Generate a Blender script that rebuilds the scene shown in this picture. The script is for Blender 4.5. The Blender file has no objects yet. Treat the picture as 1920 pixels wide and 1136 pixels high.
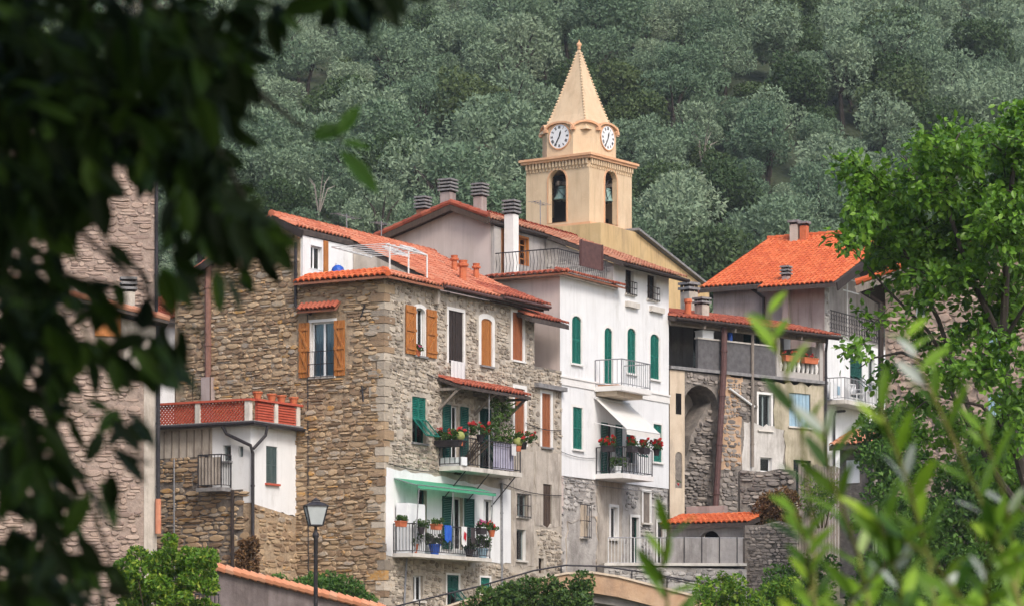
import bpy, math, random
import numpy as np
from mathutils import Vector, Matrix
from mathutils.geometry import tessellate_polygon

SC = bpy.context.scene
COL = SC.collection
R = math.radians

# ------------------------------------------------------------------ camera
F, HY, CX = 5600.0, 1280.0, 960.0          # focal length, horizon row and centre column of the photograph, in its pixels
cam = bpy.data.cameras.new('camera')
cam.sensor_width = 36.0
cam.lens = 36.0 * F / 1920.0
cam.shift_y = (HY - 568.0) / 1920.0
cam.clip_start, cam.clip_end = 0.1, 3000.0
cam.dof.use_dof = True
cam.dof.focus_distance = 108.0
cam.dof.aperture_fstop = 6.8
cam_o = bpy.data.objects.new('camera', cam)
cam_o.location = (0, 0, 0)
cam_o.rotation_euler = (R(90), 0, 0)
COL.objects.link(cam_o)
SC.camera = cam_o

# ------------------------------------------------------------------ sky, sun, exposure
SUN_DIR = Vector((0.36, -0.74, 0.80)).normalized()      # towards the sun: behind the camera, to the right, high
world = bpy.data.worlds.new('World')
SC.world = world
world.use_nodes = True
wn = world.node_tree.nodes
sky = wn.new('ShaderNodeTexSky')
sky.sky_type = 'NISHITA'
sky.sun_disc = False
sky.sun_elevation = math.asin(SUN_DIR.z)
sky.sun_rotation = math.atan2(SUN_DIR.x, SUN_DIR.y)
sky.dust_density = 3.0
sky.air_density = 1.0
sky.ozone_density = 0.6
wn['Background'].inputs['Strength'].default_value = 0.13
world.node_tree.links.new(sky.outputs[0], wn['Background'].inputs['Color'])
sun = bpy.data.lights.new('sun', 'SUN')
sun.energy = 1.5
sun.angle = R(18)
sun.color = (1.0, 0.955, 0.89)
sun_o = bpy.data.objects.new('sun', sun)
sun_o.rotation_euler = SUN_DIR.to_track_quat('Z', 'Y').to_euler()
COL.objects.link(sun_o)
vs = SC.view_settings
vs.view_transform, vs.look, vs.exposure, vs.gamma = 'Standard', 'None', 0.70, 1.0
vs.use_curve_mapping = False
SC.render.engine = 'CYCLES'
cy = SC.cycles
cy.max_bounces, cy.diffuse_bounces, cy.glossy_bounces = 4, 2, 2
cy.use_adaptive_sampling, cy.adaptive_threshold = True, 0.03
cy.transmission_bounces, cy.transparent_max_bounces, cy.volume_bounces = 3, 8, 0

# ------------------------------------------------------------------ materials
MATS = {}
def rgb(*c):
    return tuple(c) + (1.0,)
def ramp(nt, stops):
    n = nt.nodes.new('ShaderNodeValToRGB')
    e = n.color_ramp.elements
    while len(e) < len(stops):
        e.new(0.5)
    for i, (p, c) in enumerate(stops):
        e[i].position = p
        e[i].color = rgb(*c)
    return n
def pm(name, stops, scale=3.0, rough=0.85, bump=0.0, bscale=20.0, stretch=(1, 1, 1), rnd=None, rmix=0.75,
       trans=0.0, metal=0.0, spec=0.3, dirt=None, dscale=0.8, detail=6.0, streak=None):
    """procedural material: colour ramp over noise; rnd='attr' / 'obj' picks the ramp by a value of each piece"""
    m = bpy.data.materials.new(name)
    m.use_nodes = True
    nt = m.node_tree
    N, L = nt.nodes, nt.links
    b = N['Principled BSDF']
    b.inputs['Roughness'].default_value = rough
    b.inputs['Metallic'].default_value = metal
    b.inputs['Specular IOR Level'].default_value = spec
    tc = N.new('ShaderNodeTexCoord')
    mp = N.new('ShaderNodeMapping')
    mp.inputs['Scale'].default_value = stretch
    L.new(tc.outputs['Object'], mp.inputs['Vector'])
    nz = N.new('ShaderNodeTexNoise')
    nz.inputs['Scale'].default_value = scale
    nz.inputs['Detail'].default_value = detail
    nz.inputs['Roughness'].default_value = 0.62
    L.new(mp.outputs[0], nz.inputs['Vector'])
    fac = nz.outputs['Fac']
    if rnd:
        if rnd == 'attr':
            a = N.new('ShaderNodeAttribute'); a.attribute_name = 'rnd'; src = a.outputs['Fac']
        else:
            a = N.new('ShaderNodeObjectInfo'); src = a.outputs['Random']
        mx = N.new('ShaderNodeMix'); mx.data_type = 'FLOAT'
        mx.inputs['Factor'].default_value = 1 - rmix
        L.new(src, mx.inputs['A']); L.new(fac, mx.inputs['B'])
        fac = mx.outputs['Result']
    rp = ramp(nt, stops)
    L.new(fac, rp.inputs[0])
    col = rp.outputs[0]
    if dirt:
        n2 = N.new('ShaderNodeTexNoise')
        n2.inputs['Scale'].default_value = dscale
        n2.inputs['Detail'].default_value = 8.0
        n2.inputs['Roughness'].default_value = 0.7
        mp2 = N.new('ShaderNodeMapping')
        mp2.inputs['Scale'].default_value = (1.0, 1.0, 0.45)
        mp2.inputs['Location'].default_value = (3.1, 7.7, 1.3)
        L.new(tc.outputs['Object'], mp2.inputs['Vector'])
        L.new(mp2.outputs[0], n2.inputs['Vector'])
        r2 = ramp(nt, [(dirt[1], (0, 0, 0)), (dirt[2], (1, 1, 1))])
        L.new(n2.outputs['Fac'], r2.inputs[0])
        mc = N.new('ShaderNodeMix'); mc.data_type = 'RGBA'
        L.new(r2.outputs[0], mc.inputs['Factor'])
        L.new(col, mc.inputs['A'])
        mc.inputs['B'].default_value = rgb(*dirt[0])
        col = mc.outputs['Result']
    if streak:                                    # rain streaks and faded runs down a wall
        n3 = N.new('ShaderNodeTexNoise'); n3.inputs['Scale'].default_value = 1.0; n3.inputs['Detail'].default_value = 7.0; n3.inputs['Roughness'].default_value = .68
        mp3 = N.new('ShaderNodeMapping'); mp3.inputs['Scale'].default_value = (4.0, 4.0, .32); mp3.inputs['Location'].default_value = (1.7, 5.1, 9.3)
        L.new(tc.outputs['Object'], mp3.inputs['Vector']); L.new(mp3.outputs[0], n3.inputs['Vector'])
        r3 = ramp(nt, [(.50, (0, 0, 0)), (.74, (1, 1, 1))]); L.new(n3.outputs['Fac'], r3.inputs[0])
        m3 = N.new('ShaderNodeMix'); m3.data_type = 'RGBA'; m3.blend_type = 'MULTIPLY'
        sc3 = N.new('ShaderNodeMath'); sc3.operation = 'MULTIPLY'; sc3.inputs[1].default_value = streak
        L.new(r3.outputs[0], sc3.inputs[0]); L.new(sc3.outputs[0], m3.inputs['Factor'])
        L.new(col, m3.inputs['A']); m3.inputs['B'].default_value = (.46, .43, .39, 1)
        col = m3.outputs['Result']
    L.new(col, b.inputs['Base Color'])
    if bump:
        nb = N.new('ShaderNodeTexNoise')
        nb.inputs['Scale'].default_value = bscale
        nb.inputs['Detail'].default_value = 5.0
        L.new(mp.outputs[0], nb.inputs['Vector'])
        bp = N.new('ShaderNodeBump')
        bp.inputs['Strength'].default_value = 0.9
        bp.inputs['Distance'].default_value = bump
        L.new(nb.outputs['Fac'], bp.inputs['Height'])
        L.new(bp.outputs[0], b.inputs['Normal'])
    if trans:
        tr = N.new('ShaderNodeBsdfTranslucent')
        L.new(col, tr.inputs['Color'])
        ms = N.new('ShaderNodeMixShader')
        ms.inputs[0].default_value = trans
        L.new(b.outputs[0], ms.inputs[1]); L.new(tr.outputs[0], ms.inputs[2])
        L.new(ms.outputs[0], N['Material Output'].inputs[0])
    MATS[name] = m
    return m
def ST(*cs):
    n = len(cs)
    return [(i / (n - 1), c) for i, c in enumerate(cs)]
def NS(a, b, lo=0.35, hi=0.65):
    return [(lo, a), (hi, b)]

# stone of the big house: warm browns with ochre and grey
pm('stone_warm', [(0.0, (.12, .08, .055)), (0.2, (.25, .17, .11)), (0.45, (.38, .265, .165)), (0.65, (.47, .345, .22)), (0.76, (.33, .285, .24)), (0.86, (.48, .27, .09)), (0.93, (.40, .19, .10)), (1.0, (.56, .46, .34))],
   scale=9, rnd='attr', rmix=.7, bump=.02, bscale=16)
pm('stone_pale', [(0.0, (.12, .10, .085)), (0.3, (.28, .235, .19)), (0.55, (.44, .375, .30)), (0.8, (.54, .47, .39)), (0.92, (.42, .29, .17)), (1.0, (.50, .47, .44))],
   scale=9, rnd='attr', rmix=.65, bump=.02, bscale=18)
pm('stone_pink', [(0.0, (.20, .14, .12)), (0.35, (.36, .27, .225)), (0.6, (.39, .285, .23)), (0.85, (.44, .34, .28)), (1.0, (.40, .34, .31))],
   scale=9, rnd='attr', rmix=.7, bump=.02, bscale=16)
pm('stone_dark', [(0.0, (.09, .08, .075)), (0.35, (.19, .165, .15)), (0.6, (.28, .245, .22)), (0.85, (.36, .31, .27)), (1.0, (.30, .20, .13))],
   scale=9, rnd='attr', rmix=.7, bump=.02, bscale=16)
pm('stone_grey', [(0.0, (.17, .16, .155)), (0.35, (.33, .31, .295)), (0.6, (.45, .42, .40)), (0.85, (.54, .51, .48)), (1.0, (.42, .36, .30))],
   scale=9, rnd='attr', rmix=.7, bump=.02, bscale=16)
pm('mortar_warm', NS((.28, .20, .13), (.44, .335, .23)), scale=5, streak=.5, bump=.03, bscale=14, dirt=((.13, .10, .075), .55, .72), dscale=1.3)
pm('mortar_pale', NS((.40, .345, .285), (.53, .475, .41)), scale=2.5, streak=.7, bump=.025, bscale=14, dirt=((.27, .235, .20), .52, .72), dscale=.9)
pm('mortar_pink', NS((.24, .18, .15), (.38, .295, .245)), scale=4, bump=.03, bscale=14, dirt=((.16, .12, .10), .55, .72))
pm('mortar_dark', NS((.15, .13, .115), (.27, .235, .205)), scale=4, bump=.03, bscale=14, dirt=((.06, .055, .05), .5, .68))
pm('mortar_grey', NS((.36, .33, .31), (.52, .49, .46)), scale=3, bump=.03, bscale=14, dirt=((.22, .20, .185), .52, .7))
pm('plaster_white', NS((.73, .73, .74), (.80, .80, .81)), scale=.9, bump=.003, bscale=30, streak=.25, dirt=((.54, .53, .515), .56, .76), dscale=.9)
pm('plaster_pink', NS((.53, .435, .40), (.59, .495, .46)), scale=.8, bump=.003, bscale=30, streak=.35, dirt=((.46, .37, .345), .58, .8))
pm('plaster_cream', NS((.55, .44, .33), (.64, .53, .41)), scale=1.2, streak=.6, bump=.006, bscale=22, dirt=((.36, .29, .235), .54, .72))
pm('plaster_old', NS((.40, .35, .30), (.55, .49, .43)), scale=1.5, streak=.8, bump=.01, bscale=16, dirt=((.24, .205, .175), .5, .68), dscale=1.1)
pm('plaster_ochre', NS((.38, .335, .25), (.52, .455, .345)), scale=1.5, streak=.8, bump=.01, bscale=16, dirt=((.25, .225, .14), .46, .64), dscale=1.1)
pm('plaster_rust', NS((.42, .26, .155), (.52, .36, .24)), scale=1.6, bump=.015, bscale=12, dirt=((.26, .17, .12), .5, .68))
pm('plaster_mauve', NS((.35, .275, .26), (.43, .35, .33)), scale=1.2, streak=.8, bump=.006, bscale=16, dirt=((.25, .20, .19), .5, .7))
pm('wall_dusky', NS((.13, .105, .105), (.20, .165, .16)), scale=1.4, bump=.012, bscale=12, streak=.8, dirt=((.10, .08, .075), .48, .64))
pm('plaster_grey', NS((.30, .28, .275), (.40, .375, .365)), scale=1.8, streak=.8, bump=.008, bscale=14, dirt=((.18, .165, .16), .5, .7))
pm('plaster_tower', NS((.62, .455, .295), (.69, .53, .36)), scale=.9, streak=.35, bump=.003, bscale=24, dirt=((.53, .375, .24), .52, .74))
pm('plaster_church', NS((.56, .385, .19), (.63, .45, .24)), scale=.8, bump=.008, bscale=14, streak=.6, dirt=((.40, .28, .16), .5, .72))
pm('trim_tower', NS((.66, .36, .20), (.73, .44, .27)), scale=2, bump=.003, bscale=24)
pm('trim_white', NS((.72, .70, .68), (.80, .78, .76)), scale=3, bump=.003, bscale=20, dirt=((.5, .48, .46), .58, .75))
pm('trim_old', NS((.50, .47, .44), (.64, .61, .58)), scale=2, bump=.006, bscale=16, streak=.8, dirt=((.33, .30, .27), .48, .66))
pm('slab_pale', NS((.56, .52, .47), (.68, .64, .59)), scale=3, bump=.004, bscale=20, dirt=((.35, .32, .29), .52, .7), dscale=2)
pm('screen_grey', NS((.085, .08, .085), (.13, .125, .13)), scale=5, bump=.003)
pm('slate', NS((.17, .165, .17), (.27, .26, .26)), scale=6, bump=.01)
pm('tile_red', [(0, (.20, .05, .032)), (.5, (.33, .08, .045)), (.8, (.40, .12, .07)), (1, (.28, .15, .11))], scale=12, rnd='attr', rmix=.7, rough=.75, bump=.004)
pm('tile_orange', [(0, (.46, .085, .03)), (.5, (.57, .125, .04)), (.85, (.62, .165, .06)), (1, (.48, .17, .09))], scale=12, rnd='attr', rmix=.7, rough=.7, bump=.004)
pm('tile_house', [(0, (.36, .10, .055)), (.4, (.49, .155, .085)), (.75, (.56, .215, .125)), (.9, (.42, .24, .17)), (1, (.30, .20, .15))], scale=12, rnd='attr', rmix=.65, rough=.75, bump=.004)
pm('tile_old', [(0, (.27, .10, .065)), (.4, (.38, .15, .09)), (.75, (.44, .22, .14)), (1, (.33, .24, .18))], scale=10, rnd='attr', rmix=.6, rough=.85, bump=.006)
pm('deck_tile', NS((.22, .09, .055), (.32, .13, .075)), scale=8)
pm('deck_dark', NS((.045, .035, .032), (.09, .07, .062)), scale=6, stretch=(1, 6, 1))
pm('coping_tile', [(0, (.50, .19, .10)), (.5, (.58, .25, .14)), (1, (.52, .30, .20))], scale=10, rnd='attr', rmix=.6, rough=.8, bump=.005)
pm('wood_orange', NS((.30, .10, .025), (.47, .19, .05)), scale=6, stretch=(6, 6, .7), rough=.6, bump=.003)
pm('wood_red', NS((.24, .075, .03), (.36, .125, .05)), scale=6, stretch=(6, 6, .7), rough=.65, bump=.003)
pm('wood_brown', NS((.05, .033, .025), (.10, .067, .05)), scale=6, stretch=(6, 6, .7), rough=.7, bump=.003)
pm('wood_dark', NS((.022, .016, .014), (.05, .036, .032)), scale=6, stretch=(6, 6, .7), rough=.7)
pm('wood_grey', NS((.17, .14, .12), (.29, .25, .215)), scale=6, stretch=(6, 6, .7), rough=.85, bump=.004)
pm('green_paint', NS((.008, .115, .088), (.014, .165, .125)), scale=5, rough=.5, stretch=(3, 3, 1))
pm('green_dark', NS((.008, .06, .048), (.014, .09, .07)), scale=5, rough=.55)
pm('green_awning', NS((.10, .46, .27), (.15, .55, .34)), scale=3, rough=.7, trans=.45)
pm('cloth_white', NS((.78, .77, .78), (.84, .83, .84)), scale=4, rough=.9, trans=.25)
pm('cloth_canvas', NS((.76, .74, .70), (.82, .80, .77)), scale=4, rough=.9, trans=.2)
pm('cloth_red', NS((.42, .01, .02), (.52, .02, .03)), scale=4, rough=.9)
pm('cloth_lilac', NS((.38, .36, .48), (.5, .48, .6)), scale=4, rough=.9)
pm('paint_white', NS((.74, .75, .77), (.81, .82, .83)), scale=4, rough=.45)
pm('paint_blue', NS((.02, .08, .42), (.03, .12, .5)), scale=4, rough=.4)
pm('paint_lightblue', NS((.25, .38, .48), (.33, .46, .55)), scale=4, rough=.6)
pm('shutter_grey', NS((.20, .24, .24), (.29, .33, .33)), scale=4, rough=.7)
pm('shutter_dark', NS((.055, .085, .085), (.09, .125, .125)), scale=4, rough=.7)
pm('iron', NS((.028, .026, .030), (.055, .05, .055)), scale=14, rough=.55, metal=.3)
pm('iron_grey', NS((.20, .20, .215), (.32, .32, .335)), scale=14, rough=.5, metal=.3)
pm('iron_white', NS((.60, .60, .60), (.72, .72, .72)), scale=14, rough=.5)
pm('pipe_copper', NS((.17, .085, .065), (.24, .125, .095)), scale=6, rough=.6)
pm('pipe_maroon', NS((.085, .042, .040), (.125, .065, .06)), scale=6, rough=.7)
pm('pipe_terracotta', NS((.50, .18, .10), (.58, .25, .15)), scale=6, rough=.75)
pm('bronze', NS((.16, .27, .25), (.27, .38, .35)), scale=5, rough=.55, metal=.2)
pm('black_hand', NS((.012, .012, .014), (.02, .02, .022)), rough=.5)
pm('clock_face', NS((.78, .78, .80), (.82, .82, .84)), scale=5, rough=.4)
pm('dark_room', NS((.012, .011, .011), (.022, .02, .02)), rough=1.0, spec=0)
pm('red_lattice', NS((.42, .075, .045), (.52, .11, .065)), scale=6, rough=.8)
pm('terracotta', NS((.46, .12, .05), (.56, .17, .08)), scale=7, rough=.8)
pm('pot_dark', NS((.025, .02, .022), (.05, .04, .045)), scale=7, rough=.7)
pm('planter_grey', NS((.36, .36, .37), (.45, .45, .46)), scale=7, rough=.7)
pm('petal_red', [(0, (.50, .004, .008)), (.6, (.66, .012, .014)), (1, (.72, .05, .05))], scale=20, rnd='attr', rough=.6, trans=.2)
pm('petal_coral', [(0, (.55, .03, .03)), (.6, (.66, .06, .05)), (1, (.66, .10, .17))], scale=20, rnd='attr', rough=.6, trans=.2)
pm('petal_pink', [(0, (.55, .05, .22)), (.6, (.66, .10, .30)), (1, (.7, .2, .4))], scale=20, rnd='attr', rough=.6, trans=.2)
pm('leaf_pot', [(0, (.03, .07, .015)), (.6, (.055, .115, .022)), (1, (.10, .16, .03))], scale=20, rnd='attr', rough=.6, trans=.25)
pm('leaf_vine', [(0, (.03, .07, .015)), (.6, (.07, .135, .025)), (1, (.13, .19, .04))], scale=20, rnd='attr', rough=.55, trans=.25)
pm('leaf_creeper', [(0, (.03, .08, .016)), (.5, (.07, .16, .026)), (1, (.15, .26, .05))], scale=20, rnd='attr', rough=.55, trans=.3)
pm('leaf_bush', [(0, (.05, .12, .014)), (.5, (.12, .25, .024)), (.8, (.24, .36, .035)), (1, (.40, .34, .05))], scale=20, rnd='attr', rough=.55, trans=.35)
pm('leaf_dry', [(0, (.09, .05, .025)), (.5, (.16, .085, .04)), (1, (.24, .14, .06))], scale=20, rnd='attr', rough=.8, trans=.2)
pm('leaf_tree', [(0, (.04, .11, .010)), (.5, (.105, .235, .018)), (.85, (.18, .34, .03)), (1, (.30, .44, .08))], scale=20, rnd='attr', rough=.42, trans=.38, spec=.4)
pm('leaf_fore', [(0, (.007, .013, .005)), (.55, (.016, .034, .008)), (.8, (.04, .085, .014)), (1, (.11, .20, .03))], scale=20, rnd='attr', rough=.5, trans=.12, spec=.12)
pm('leaf_sprig', [(0, (.04, .11, .012)), (.6, (.075, .19, .018)), (1, (.10, .23, .03))], scale=20, rnd='attr', rough=.5, trans=.3, spec=.25)
pm('leaf_willow', [(0, (.03, .09, .008)), (.6, (.20, .37, .022)), (.88, (.34, .50, .04)), (.93, (.40, .46, .40)), (1, (.55, .60, .55))], scale=20, rnd='attr', rmix=1.0, rough=.45, trans=.35, spec=.35)  # palest stops stand for white glints, put into some leaves' colour
pm('leaf_olive', [(0, (.065, .115, .066)), (.35, (.145, .22, .13)), (.7, (.225, .30, .19)), (1, (.32, .37, .24))], scale=.6, rnd='obj', rmix=.55, rough=.75, trans=.2)
pm('leaf_oak', [(0, (.04, .075, .030)), (.5, (.065, .11, .04)), (1, (.11, .14, .05))], scale=.6, rnd='obj', rmix=.55, rough=.7, trans=.2)
pm('leaf_scrub', [(0, (.07, .08, .05)), (.5, (.12, .115, .075)), (1, (.17, .145, .10))], scale=.6, rnd='obj', rmix=.55, rough=.8, trans=.2)
pm('bark', NS((.035, .028, .023), (.07, .058, .048)), scale=5, stretch=(4, 4, 1), bump=.01)
pm('bark_pale', NS((.22, .19, .165), (.33, .29, .26)), scale=5, stretch=(4, 4, 1), bump=.01)
pm('twig', NS((.05, .035, .022), (.10, .07, .04)), scale=9)
pm('twig_green', NS((.12, .15, .03), (.22, .20, .06)), scale=9)
pm('soil', NS((.035, .05, .026), (.06, .075, .04)), scale=.5, bump=.15, bscale=2, dirt=((.07, .065, .042), .58, .7), dscale=.15)
pm('earth', NS((.10, .10, .055), (.18, .16, .10)), scale=.7, bump=.08, bscale=3)
pm('paving', NS((.22, .205, .19), (.31, .29, .27)), scale=2, bump=.01)
pm('cactus', NS((.22, .25, .06), (.32, .34, .12)), scale=9, rough=.7)
pm('lamp_frost', NS((.62, .66, .67), (.70, .74, .75)), scale=5, rough=.25, trans=.35)

def glass_mat():
    m = bpy.data.materials.new('window_glass'); m.use_nodes = True
    nt = m.node_tree; N, L = nt.nodes, nt.links
    N.remove(N['Principled BSDF'])
    t = N.new('ShaderNodeBsdfTransparent'); t.inputs[0].default_value = (.82, .87, .88, 1)
    g = N.new('ShaderNodeBsdfGlossy'); g.inputs['Roughness'].default_value = .06
    lw = N.new('ShaderNodeLayerWeight'); lw.inputs[0].default_value = .35
    x = N.new('ShaderNodeMixShader')
    L.new(lw.outputs['Fresnel'], x.inputs[0]); L.new(t.outputs[0], x.inputs[1]); L.new(g.outputs[0], x.inputs[2])
    L.new(x.outputs[0], N['Material Output'].inputs[0])
    MATS['window_glass'] = m
glass_mat()

# ------------------------------------------------------------------ mesh helpers
class MB:
    def __init__(s):
        s.v, s.f, s.r = [], [], []          # r: value of each vertex for the 'rnd' attribute
    def add(s, vs, fs, r=0.5):
        o = len(s.v)
        s.v += [tuple(p) for p in vs]
        s.f += [tuple(o + i for i in f) for f in fs]
        s.r += [r] * len(vs)
        return s
    def box(s, x0, x1, y0, y1, z0, z1, r=.5):
        return s.add([(x0, y0, z0), (x1, y0, z0), (x1, y1, z0), (x0, y1, z0), (x0, y0, z1), (x1, y0, z1), (x1, y1, z1), (x0, y1, z1)],
                     [(0, 3, 2, 1), (4, 5, 6, 7), (0, 1, 5, 4), (1, 2, 6, 5), (2, 3, 7, 6), (3, 0, 4, 7)], r)
    def bar(s, p, q, w, h=None, up=(0, 0, 1), r=.5):
        p, q = Vector(p), Vector(q)
        h = h or w
        d = (q - p).normalized()
        up = Vector(up)
        if abs(d.dot(up)) > .97:
            up = Vector((0, 1, 0)) if abs(d.y) < .9 else Vector((1, 0, 0))
        a = d.cross(up).normalized() * (w / 2)
        b = a.cross(d).normalized() * (h / 2)
        return s.add([p - a - b, p + a - b, p + a + b, p - a + b, q - a - b, q + a - b, q + a + b, q - a + b],
                     [(0, 3, 2, 1), (4, 5, 6, 7), (0, 1, 5, 4), (1, 2, 6, 5), (2, 3, 7, 6), (3, 0, 4, 7)], r)
    def tube(s, pts, rad, n=6, r=.5, cap=True):
        pts = [Vector(p) for p in pts]
        rads = rad if isinstance(rad, (list, tuple)) else [rad] * len(pts)
        vs, fs = [], []
        prev = None
        for i, p in enumerate(pts):
            d = (pts[min(i + 1, len(pts) - 1)] - pts[max(i - 1, 0)])
            d = d.normalized() if d.length > 1e-9 else Vector((0, 0, 1))
            if prev is None:
                a = d.cross(Vector((0, 0, 1)) if abs(d.z) < .9 else Vector((1, 0, 0))).normalized()
            else:
                a = (prev - d * prev.dot(d)).normalized()
            prev = a
            b = d.cross(a)
            for k in range(n):
                t = 2 * math.pi * k / n
                vs.append(p + (a * math.cos(t) + b * math.sin(t)) * rads[i])
        for i in range(len(pts) - 1):
            for k in range(n):
                k2 = (k + 1) % n
                fs.append((i * n + k, i * n + k2, (i + 1) * n + k2, (i + 1) * n + k))
        if cap:
            fs.append(tuple(range(n - 1, -1, -1)))
            fs.append(tuple((len(pts) - 1) * n + k for k in range(n)))
        return s.add(vs, fs, r)
    def lathe(s, prof, n=12, c=(0, 0, 0), r=.5, rot=0):
        vs, fs = [], []
        for (rad, z) in prof:
            for k in range(n):
                t = 2 * math.pi * k / n + rot
                vs.append((c[0] + rad * math.cos(t), c[1] + rad * math.sin(t), c[2] + z))
        for i in range(len(prof) - 1):
            for k in range(n):
                k2 = (k + 1) % n
                fs.append((i * n + k, i * n + k2, (i + 1) * n + k2, (i + 1) * n + k))
        fs.append(tuple(range(n - 1, -1, -1)))
        fs.append(tuple((len(prof) - 1) * n + k for k in range(n)))
        return s.add(vs, fs, r)
    def prism(s, poly, vec, r=.5):
        n = len(poly)
        poly = [Vector(p) for p in poly]
        vec = Vector(vec)
        return s.add(poly + [p + vec for p in poly],
                     [tuple(range(n)), tuple(range(2 * n - 1, n - 1, -1))] + [(i, i + n, (i + 1) % n + n, (i + 1) % n) for i in range(n)], r)
    def mesh(s, name, mat):
        me = bpy.data.meshes.new(name)
        me.from_pydata(s.v, [], s.f)
        a = me.attributes.new('rnd', 'FLOAT', 'POINT')
        a.data.foreach_set('value', s.r)
        if mat:
            me.materials.append(MATS[mat])
        return me

def link(name, data, parent=None):
    o = bpy.data.objects.new(name, data)
    COL.objects.link(o)
    if parent is not None:
        o.parent = parent
    return o
def tag(o, label=None, cat=None, group=None, kind=None):
    if label: o['label'] = label
    if cat: o['category'] = cat
    if group: o['group'] = group
    if kind: o['kind'] = kind
    return o
ZB = {}
def part(name, mb, mat, parent=None, smooth=False):
    me = mb if isinstance(mb, bpy.types.Mesh) else mb.mesh(name, mat)
    if smooth:
        me.polygons.foreach_set('use_smooth', [True] * len(me.polygons))
    o = link(name, me, parent)
    if parent is not None and parent.name in ZB:
        o.location.z = -ZB[parent.name]
    return o
def np_mesh(name, V, Q, rv, mat, smooth=False):
    """mesh from arrays: V (n,3), Q (m,k) polygons of k corners, rv (n,)"""
    me = bpy.data.meshes.new(name)
    V = np.ascontiguousarray(V, dtype=np.float32); Q = np.ascontiguousarray(Q, dtype=np.int32)
    m, k = Q.shape
    me.vertices.add(len(V)); me.vertices.foreach_set('co', V.ravel())
    me.loops.add(m * k); me.loops.foreach_set('vertex_index', Q.ravel())
    me.polygons.add(m)
    me.polygons.foreach_set('loop_start', np.arange(0, m * k, k, dtype=np.int32))
    if smooth:
        me.polygons.foreach_set('use_smooth', np.ones(m, dtype=bool))
    me.update(calc_edges=True)
    a = me.attributes.new('rnd', 'FLOAT', 'POINT')
    a.data.foreach_set('value', np.ascontiguousarray(rv, dtype=np.float32))
    me.materials.append(MATS[mat])
    return me
def W(px, py, t):
    """world point at forward distance t seen at a pixel of the photograph"""
    return Vector((t * (px - CX) / F, t, t * (HY - py) / F))
def PX(p):
    return (CX + F * p[0] / p[1], HY - F * p[2] / p[1])

class Frame:
    """a building's own axes: x along its front to the right, y into the depth, z up; origin at a pixel column and distance"""
    def __init__(s, px, t, phi, zb=0.0):
        s.O = Vector((t * (px - CX) / F, t, 0)); s.c, s.s = math.cos(R(phi)), math.sin(R(phi)); s.phi = phi; s.zb = zb
        s.ex = Vector((s.c, s.s, 0)); s.ey = Vector((-s.s, s.c, 0))
    def ray(s, px, py):
        d = Vector(((px - CX) / F, 1.0, 0))
        return -s.O.dot(s.ex), -s.O.dot(s.ey), d.dot(s.ex), d.dot(s.ey), (HY - py) / F
    def fr(s, px, py, y=0.0):
        cx, cyy, dx, dy, dz = s.ray(px, py); t = (y - cyy) / dy
        return cx + t * dx, t * dz
    def si(s, px, py, x=0.0):
        cx, cyy, dx, dy, dz = s.ray(px, py); t = (x - cx) / dx
        return cyy + t * dy, t * dz
    def world(s, p):
        return s.O + s.ex * p[0] + s.ey * p[1] + Vector((0, 0, p[2]))
    def px(s, p):
        return PX(s.world(p))
    def root(s, name, label, cat, group=None):
        o = link(name, None)
        o.location = (s.O.x, s.O.y, s.zb); o.rotation_euler = (0, 0, R(s.phi))
        ZB[o.name] = s.zb
        return tag(o, label, cat, group, 'thing')

class Fac:
    """one face of a building: 'f' the front (y = at), 's' the side turned to the left (x = at); (h, z) on it, d into the wall"""
    def __init__(s, fr, plane='f', at=0.0):
        s.fr, s.plane, s.at, s.holes, s.marg = fr, plane, at, [], []
    def px(s, x, y, d=0.0):
        return s.fr.fr(x, y, s.at + d) if s.plane == 'f' else s.fr.si(x, y, s.at + d)
    def P(s, h, z, d=0.0):
        return Vector((h, s.at + d, z)) if s.plane == 'f' else Vector((s.at + d, h, z))
    def wp(s, h, z, d=0.0):
        return s.fr.world(s.P(h, z, d))
    def box(s, mb, h0, h1, z0, z1, d0, d1, r=.5):
        if s.plane == 'f':
            return mb.box(h0, h1, s.at + d0, s.at + d1, z0, z1, r)
        return mb.box(s.at + d0, s.at + d1, h0, h1, z0, z1, r)
    def rect(s, r, d=0.0):
        x0, y0, x1, y1 = r
        xc = (x0 + x1) / 2
        h0, h1 = s.px(x0, y0, d)[0], s.px(x1, y0, d)[0]
        return min(h0, h1), max(h0, h1), s.px(xc, y1, d)[1], s.px(xc, y0, d)[1]
    def poly(s, pts, d=0.0):
        return [s.px(x, y, d) for x, y in pts]
    def right(s):            # sign of h towards the right of the picture
        return 1 if s.plane == 'f' else -1

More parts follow.
